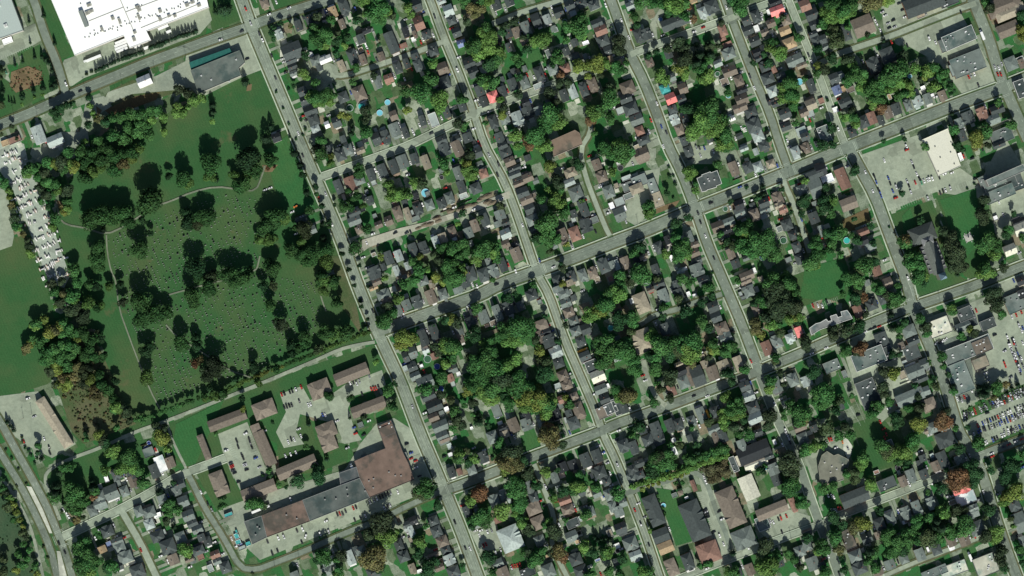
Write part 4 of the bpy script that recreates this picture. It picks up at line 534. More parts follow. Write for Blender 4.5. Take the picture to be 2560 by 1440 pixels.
4446 1660 50 m;4696 1770 50 l;4726 1690 50 m;5166 1460 50 l;5546 2080 50 l;5596 1920 50 m;6006 1520 50 d;6116 1720 50 l;4546 2460 50 m;4976 2590 50 m;4596 2560 50 m;4616 2730 50 y;
4616 2680 50 l;4376 2600 50 p;4366 2770 50 y;4426 2820 50 y;4556 2830 50 m;4126 2610 50 m;5406 2000 50 m;5566 2390 50 m;6884 1780 50 l;7244 1500 50 m;7174 1640 50 m;6504 2120 50 m;
7424 2340 50 y;6444 2750 50 m;6884 2820 50 m;7844 2760 50 l;8084 2640 50 m;7314 2450 50 s;6644 2540 50 l;8522 1720 50 d;8542 1690 50 d;8252 1880 50 d;8332 2010 50 l;8302 2140 50 m;
8742 2630 50 d;8552 2400 50 d;9242 2770 50 l;9772 2740 50 l;10022 2670 50 p;8282 2500 50 m;8222 2550 50 m;8562 2860 50 m;10042 2340 50 d;10082 2310 50 m;9562 1460 50 d;1030 3050 50 l;
360 3260 50 l;470 3190 50 y;310 3440 50 y;340 3400 50 m;460 3390 50 m;780 3400 50 y;740 3770 50 o;1140 4100 50 m;1170 3810 50 d;1250 4060 50 p;1310 4200 50 p;1180 4270 50 m;
1430 4190 50 m;850 3840 50 p;940 3880 50 o;980 3980 50 o;600 3850 50 y;560 3840 50 p;680 3880 50 y;1970 3380 50 d;2000 3600 50 o;1240 3020 50 p;1570 4250 50 p;1650 4280 50 p;
2918 3530 50 d;2998 3480 50 m;2588 3820 50 l;2768 3700 50 m;2108 3880 50 d;2158 3960 50 l;3503 3980 50 m;3188 3490 50 s;3878 3070 50 p;4038 3470 50 l;5086 2980 50 d;5356 3400 50 p;
5396 3520 50 y;4686 3570 50 p;4836 3440 50 l;4836 3830 50 r;4736 4020 50 p;4436 3760 50 m;4406 3940 50 p;5956 3450 50 d;5696 4040 50 m;4636 4250 50 p;4516 4000 50 s;6474 3560 50 d;
6544 3730 50 m;6524 3320 50 l;6304 3320 50 s;7104 3500 50 y;7014 3020 50 d;7114 2960 50 d;6544 4020 50 m;6704 3980 50 p;7294 3730 50 d;7434 3700 50 m;7954 2990 50 m;7754 3250 50 m;
7604 3350 50 y;7594 2990 50 m;7784 3330 50 s;7224 4120 50 l;7274 4220 50 m;7234 4250 50 l;7304 4240 50 p;7424 4190 50 d;6414 4260 50 e;7964 3210 50 d;6634 3070 50 m;6784 2980 50 s;
7084 4210 50 s;7694 3200 50 m;7304 3810 50 d;6604 3890 50 s;8572 2920 50 p;8552 3020 50 d;8872 2960 50 p;8422 3520 50 m;8612 3450 50 r;8562 3520 50 p;9192 3200 50 m;9252 3330 50 m;
9502 3110 50 m;9512 3090 50 l;9602 3360 50 m;9732 3340 50 p;8912 3540 50 d;8842 3940 50 p;8942 3720 50 y;8792 4070 50 m;8392 4000 50 s;8442 4280 50 p;9392 4250 50 r;9342 3860 50 s;
9412 3570 50 m;8872 4010 50 m;9072 4090 50 m;10012 3140 50 m;8982 3280 50 m;1690 4490 50 l;870 5020 50 m;940 4880 50 e;960 4920 50 m;790 5520 50 m;1680 5200 50 p;1700 5120 50 m;
1820 5470 50 m;130 5040 50 y;200 5540 50 m;240 5640 50 m;170 5690 50 y;60 5590 50 s;30 4880 50 m;230 5320 50 s;2218 5060 50 m;3378 5590 50 m;5156 5120 50 l;5196 5240 50 l;
5186 5170 50 m;4376 5040 50 d;4736 4580 50 l;4696 4620 50 d;5626 4450 50 p;5026 5080 50 s;5496 5220 50 l;5246 5520 50 m;6086 5490 50 l;5536 4980 50 l;5796 4750 50 m;5946 4880 50 m;
5376 4860 50 d;4206 5430 50 l;4196 5490 50 m;4926 5710 50 m;5306 5310 50 p;4356 5620 50 d;6704 4640 50 m;7254 4490 50 m;7374 4340 50 m;7984 5030 50 m;8014 4530 50 m;7284 5720 50 l;
7874 5540 50 m;7924 5590 50 m;7994 5670 50 s;7764 5550 50 m;6214 5570 50 d;7614 4700 50 d;6883 4678 50 l;7246 4486 50 m;7104 4790 50 S;8222 4440 50 m;8562 4700 50 m;8702 4870 50 l;
8452 4740 50 m;8332 4860 50 m;8222 4880 50 m;9152 4430 50 m;9782 4470 50 m;9042 5310 50 m;9062 5470 50 m;9402 5090 50 l;9852 5060 50 d;10022 5660 50 d;8432 5690 50 d;8722 5550 50 m;
10182 5480 50 m;8792 5100 50 d;10222 5620 50 d;7075 4545 48 m;7112 4533 48 m;6866 4607 47 m;1660 1320 46 l;6840 4687 46 l;30 1050 45 s;3418 1150 45 y;3478 1170 45 y;7159 4517 45 m;
3448 460 44 l;3488 380 44 d;3078 780 44 l;3558 210 44 d;4068 1100 44 y;6484 560 44 d;130 2060 44 o;3028 1750 44 d;7574 1980 44 d;8312 1460 44 d;1020 3380 44 d;4786 4220 44 e;
7094 3570 44 p;8622 2980 44 r;9042 3220 44 d;9922 3970 44 o;940 4960 44 r;360 5660 44 m;1600 4920 44 e;6994 4566 44 m;6950 4581 43 m;7034 4558 43 m;905 1060 42 l;940 1130 40 l;
860 1420 40 l;1890 1080 40 l;2288 90 40 e;3593 200 40 d;3938 160 40 p;3528 830 40 m;3738 760 40 p;3388 330 40 p;5666 410 40 m;5006 1010 40 l;5226 380 40 p;5066 260 40 p;
5616 760 40 r;5996 760 40 p;4116 160 40 l;4106 80 40 l;5936 1340 40 m;5526 660 40 d;5196 780 40 d;5876 760 40 y;6374 260 40 d;6564 520 40 d;6934 200 40 r;6844 50 40 r;
6264 640 40 m;7824 180 40 p;7944 1240 40 m;7634 550 40 d;7194 470 40 p;7274 950 40 m;9462 720 40 m;9432 820 40 m;9052 810 40 m;8782 1070 40 r;8462 280 40 m;9192 800 40 p;
9222 780 40 y;9122 960 40 d;9972 1030 40 m;110 1980 40 y;140 2100 40 p;200 2290 40 l;250 2340 40 o;490 2080 40 d;640 2060 40 o;1040 2140 40 l;500 2840 40 p;2948 1540 40 e;
3238 2380 40 e;3318 1570 40 y;3488 1910 40 m;3518 2080 40 m;3628 2060 40 l;3858 2780 40 l;4626 1620 40 l;4476 1730 40 l;5496 1630 40 y;5736 1620 40 p;4276 2700 40 l;4196 2570 40 y;
4326 2540 40 p;4626 2130 40 d;5626 2670 40 p;5336 2850 40 m;4966 2450 40 m;5006 2060 40 s;5616 2840 40 y;4796 2180 40 s;4256 1830 40 d;6954 1830 40 m;6944 1910 40 l;8044 1810 40 l;
7874 2760 40 m;8004 2140 40 d;7264 2410 40 d;7204 2340 40 m;6874 2180 40 d;6574 2790 40 s;7344 2440 40 m;7374 2820 40 m;8992 2400 40 m;9232 2830 40 d;8722 2440 40 d;8502 2350 40 m;
8392 2550 40 m;8962 2850 40 m;10212 2380 40 m;9242 1470 40 m;9612 1500 40 d;9872 1460 40 p;9192 2200 40 d;570 3060 40 l;260 3510 40 o;2348 3790 40 d;3758 3620 40 l;3648 4170 40 p;
5386 3480 40 l;4196 3890 40 m;4346 3470 40 p;4386 3530 40 p;5656 3260 40 p;5656 3980 40 y;5576 3410 40 d;5396 3610 40 s;4106 3420 40 y;4876 4250 40 d;4526 4280 40 m;6624 3170 40 d;
7524 3200 40 y;7524 3040 40 d;7744 3610 40 s;7794 3730 40 p;7834 3840 40 p;6914 4270 40 m;8632 2960 40 r;8422 2930 40 m;8922 3280 40 e;9682 3300 40 y;9522 3910 40 m;9792 3880 40 e;
10042 3840 40 o;9162 3970 40 p;8982 3360 40 m;8992 3540 40 d;9542 4280 40 m;8642 3150 40 p;1700 4430 40 p;600 4720 40 e;840 5170 40 p;780 5200 40 o;1650 5080 40 m;390 4450 40 m;
75 4920 40 p;110 4980 40 l;180 5130 40 y;150 5190 40 m;270 5360 40 p;250 5440 40 m;300 5490 40 m;290 5580 40 m;380 5740 40 y;1000 5350 40 m;2688 4700 40 m;2648 5060 40 s;
4826 4920 40 r;4256 5250 40 m;4666 4500 40 s;5456 5250 40 m;5336 4860 40 d;4156 5380 40 m;4716 5260 40 d;5786 4840 40 l;6964 4450 40 d;6974 4520 40 e;7064 5630 40 m;7104 5630 40 m;
6994 5650 40 m;7574 4710 40 m;6694 4450 40 m;6794 4450 40 s;6844 4560 40 m;6532 4794 40 l;6769 4726 40 l;8972 4610 40 m;9892 4700 40 d;8752 5490 40 m;10132 5250 40 l;10092 5180 40 s;
9072 4610 40 d;9362 4850 40 d;6329 4862 39 l;2453 830 38 e;2128 1060 38 e;2713 1270 38 e;6610 4770 38 l;6644 4762 38 l;6807 4713 37 l;7218 4565 37 l;530 880 36 e;560 850 36 e;
40 730 36 s;740 1030 36 d;960 1170 36 l;1960 1040 36 l;2718 340 36 d;7214 230 36 p;1510 2340 36 d;2998 1650 36 e;3428 2540 36 d;3808 2570 36 y;4576 2240 36 l;5616 2650 36 d;
5506 2520 36 s;8692 2260 36 d;1624 4117 36 m;8902 3150 36 e;8512 3950 36 m;930 4810 36 e;210 5200 36 y;240 5260 36 y;1740 4820 36 d;3068 4460 36 m;6415 4831 36 l;6923 4663 36 l;
7027 4629 36 l;6848 4698 35 l;6994 4641 35 l;7064 4614 35 l;7179 4577 35 l;900 985 34 d;2133 1130 34 e;2128 1215 34 l;3068 1930 34 e;3158 1870 34 d;3228 2060 34 d;3293 2220 34 d;
6664 1940 34 d;2423 3980 34 d;2433 4090 34 y;9522 3860 34 e;9432 3660 34 m;2788 4850 34 m;7324 5530 34 e;6729 4740 34 l;6958 4653 34 l;1828 4040 33 m;2041 3961 33 m;2942 3616 33 m;
6453 4820 33 l;7142 4590 33 l;7253 4549 33 l;1404 4189 32 m;2968 3602 32 m;6571 4787 32 l;1453 4172 31 m;1881 4016 31 m;2391 3841 31 l;2587 3757 31 y;3042 3579 31 m;3108 3553 31 m;
3192 3512 31 l;20 780 30 s;1262 578 30 e;1534 469 30 e;1588 449 30 e;130 1270 30 p;20 1350 30 s;2738 280 30 d;2738 400 30 d;2808 240 30 d;3508 1340 30 e;3898 180 30 p;
2913 270 30 o;5296 370 30 d;4856 1230 30 m;5436 600 30 m;6964 450 30 e;6884 90 30 r;8044 790 30 m;7684 1390 30 d;7414 160 30 d;7524 640 30 d;8662 350 30 p;9482 900 30 m;
340 2560 30 l;2030 1600 30 d;1040 2300 30 e;3488 2700 30 d;3228 2240 30 e;3528 1990 30 m;3288 2710 30 d;4926 2800 30 m;5666 2440 30 y;5816 2020 30 l;5476 1900 30 l;7634 1940 30 e;
7624 1870 30 e;7814 1890 30 d;7994 2380 30 m;7224 2470 30 m;7304 2020 30 d;8024 1560 30 p;9012 1930 30 d;10122 2140 30 d;8532 2190 30 d;8792 2850 30 m;1060 3540 30 p;980 3320 30 p;
1596 4136 30 m;3943 3840 30 d;2125 3967 30 l;2291 3886 30 l;2427 3823 30 l;3229 3502 30 l;3649 3337 30 l;5146 2940 30 d;4776 4150 30 e;4736 4140 30 m;4376 3860 30 d;4436 3550 30 d;
4646 4060 30 m;5456 3160 30 d;7824 4170 30 m;6574 3840 30 m;9332 3780 30 d;9472 3750 30 d;9692 4080 30 m;9792 4030 30 m;9672 4270 30 d;9272 3620 30 m;9142 3850 30 d;740 5190 30 p;
1740 5270 30 e;390 4520 30 d;30 4790 30 d;70 4960 30 d;870 4340 30 d;880 4390 30 m;4008 5310 30 d;3238 5740 30 d;5576 4700 30 d;5656 5190 30 m;7644 4650 30 m;6324 4350 30 m;
6364 4360 30 d;8402 5570 30 d;9272 4920 30 m;9842 5170 30 s;8892 5250 30 m;9452 4700 30 d;9052 4650 30 d;1349 4196 29 m;1723 4083 29 m;1930 4003 29 m;2232 3925 29 l;2865 3643 29 m;
3003 3593 29 m;3147 3537 29 m;3435 3414 29 l;6370 4844 29 l;6684 4747 29 l;6422 4881 29 y;6806 4743 29 y;225 970 28 e;1616 443 28 e;2938 860 28 d;3168 1940 28 m;1545 4154 28 m;
1779 4058 28 m;2620 3744 28 y;2790 3670 28 y;2903 3629 28 m;3515 3389 28 l;6584 4823 28 y;1508 479 27 e;2322 3873 27 l;2657 3727 27 y;3329 3460 27 l;462 600 26 e;30 920 26 e;
1292 568 26 e;2158 130 26 e;3528 1290 26 e;3788 450 26 d;9492 850 26 d;9522 910 26 d;9472 800 26 d;9502 940 26 d;9032 1390 26 d;8832 1410 26 d;3548 2850 26 d;3298 2270 26 m;
2688 1685 26 r;5566 2590 26 p;1667 4098 26 m;1987 3976 26 m;3088 4240 26 e;2162 3954 26 l;2550 3773 26 y;3692 3316 26 l;420 4590 26 e;3268 4590 26 e;5446 4700 26 d;6056 5380 26 e;
6096 5390 26 e;4626 5650 26 d;6794 4880 26 e;6494 5310 26 l;6866 4722 26 y;1353 547 25 e;1392 534 25 e;1423 527 25 e;1832 358 25 e;2266 3909 25 l;2361 3858 25 l;2530 3783 25 l;
6487 4807 25 l;6703 4782 25 y;425 575 24 e;492 635 24 e;340 915 24 e;1868 347 24 e;1898 341 24 e;1962 317 24 e;7074 430 24 e;9512 1140 24 e;3598 2650 24 d;2168 1800 24 e;
7904 2130 24 d;1497 4165 24 m;2688 3680 24 e;3618 3060 24 d;3683 3190 24 d;2051 4002 24 l;2079 3981 24 l;4326 3260 24 d;10172 3850 24 e;170 5000 24 m;2868 4870 24 d;2708 4750 24 d;
5976 5400 24 e;6016 5390 24 e;5946 5370 24 e;6754 4830 24 m;6824 4820 24 m;996 697 23 e;1255 578 23 e;2490 3797 23 l;2823 3663 23 y;3402 3432 23 l;440 165 22 e;550 440 22 e;
525 710 22 e;438 885 22 e;437 950 22 l;228 1045 22 l;1045 669 22 e;1146 620 22 e;1185 605 22 e;1226 591 22 e;1563 464 22 e;1662 417 22 e;1785 370 22 e;180 1390 22 s;
8832 410 22 e;3348 2050 22 d;75 4220 22 e;110 4260 22 e;140 4300 22 e;2684 3711 22 y;2762 3687 22 y;3076 3562 22 m;3545 3373 22 l;3168 4610 22 e;962 708 21 e;1323 556 21 e;
1742 390 21 e;1759 383 21 e;1798 361 21 e;1932 330 21 e;2199 3940 21 l;3267 3485 21 l;3471 3404 21 l;6757 4756 21 y;352 578 20 e;1073 659 20 e;1640 431 20 e;1683 410 20 e;
1030 690 20 e;5256 340 20 d;8272 1000 20 d;1120 2830 20 e;3678 2870 20 d;7464 1880 20 d;9572 2750 20 e;3608 3010 20 d;2458 3807 20 l;3157 3531 20 l;3577 3361 20 l;3617 3346 20 l;
10112 3880 20 e;10062 3930 20 e;640 5040 20 e;620 5120 20 s;2158 4340 20 m;2628 4750 20 d;4926 4590 20 d;5736 5640 20 d;4686 5200 20 m;5676 5610 20 m;7374 4950 20 m;7384 5020 20 d;
7424 5100 20 d;7444 5150 20 d;7354 4910 20 m;6482 4858 20 y;6530 4840 20 y;9522 4580 20 d;1015 688 19 e;1715 399 19 e;2726 3698 19 y;3303 3473 19 l;3369 3444 19 l;6639 4799 19 y;
155 655 18 e;10 670 18 s;870 745 18 p;3013 1200 18 d;3053 1290 18 d;6694 1770 18 d;6754 1840 18 d;3658 3250 18 d;310 4555 18 d;290 4505 18 d;6584 5010 18 m;6624 5080 18 m;
6644 5140 18 m;1126 636 17 e;232 622 16 e;345 975 16 l;295 220 16 e;918 715 16 p;2888 890 16 d;2763 920 16 d;2833 1080 16 d;3028 1350 16 d;2958 1390 16 d;2888 1240 16 d;
2748 1675 16 r;7324 2740 16 m;9442 2740 16 e;3498 4180 16 e;2728 4230 16 d;255 4480 16 d;370 4582 16 d;350 4635 16 d;230 4420 16 s;220 4370 16 s;120 4580 16 s;440 5470 16 s;
480 5580 16 s;2528 5740 16 s;6574 4960 16 m;1103 644 15 e;305 430 14 e;2898 1370 14 e;6734 1760 14 d;6689 1670 14 d;6734 1980 14 d;7124 2730 14 m;9742 1840 14 d;3608 3310 14 d;
185 4690 14 s;170 4860 14 s;60 4500 14 s;265 4840 14 s;95 1020 12 e;122 1030 12 e;150 1030 12 e;8892 2270 12 d;9672 1890 12 d;560 780 10 e"""
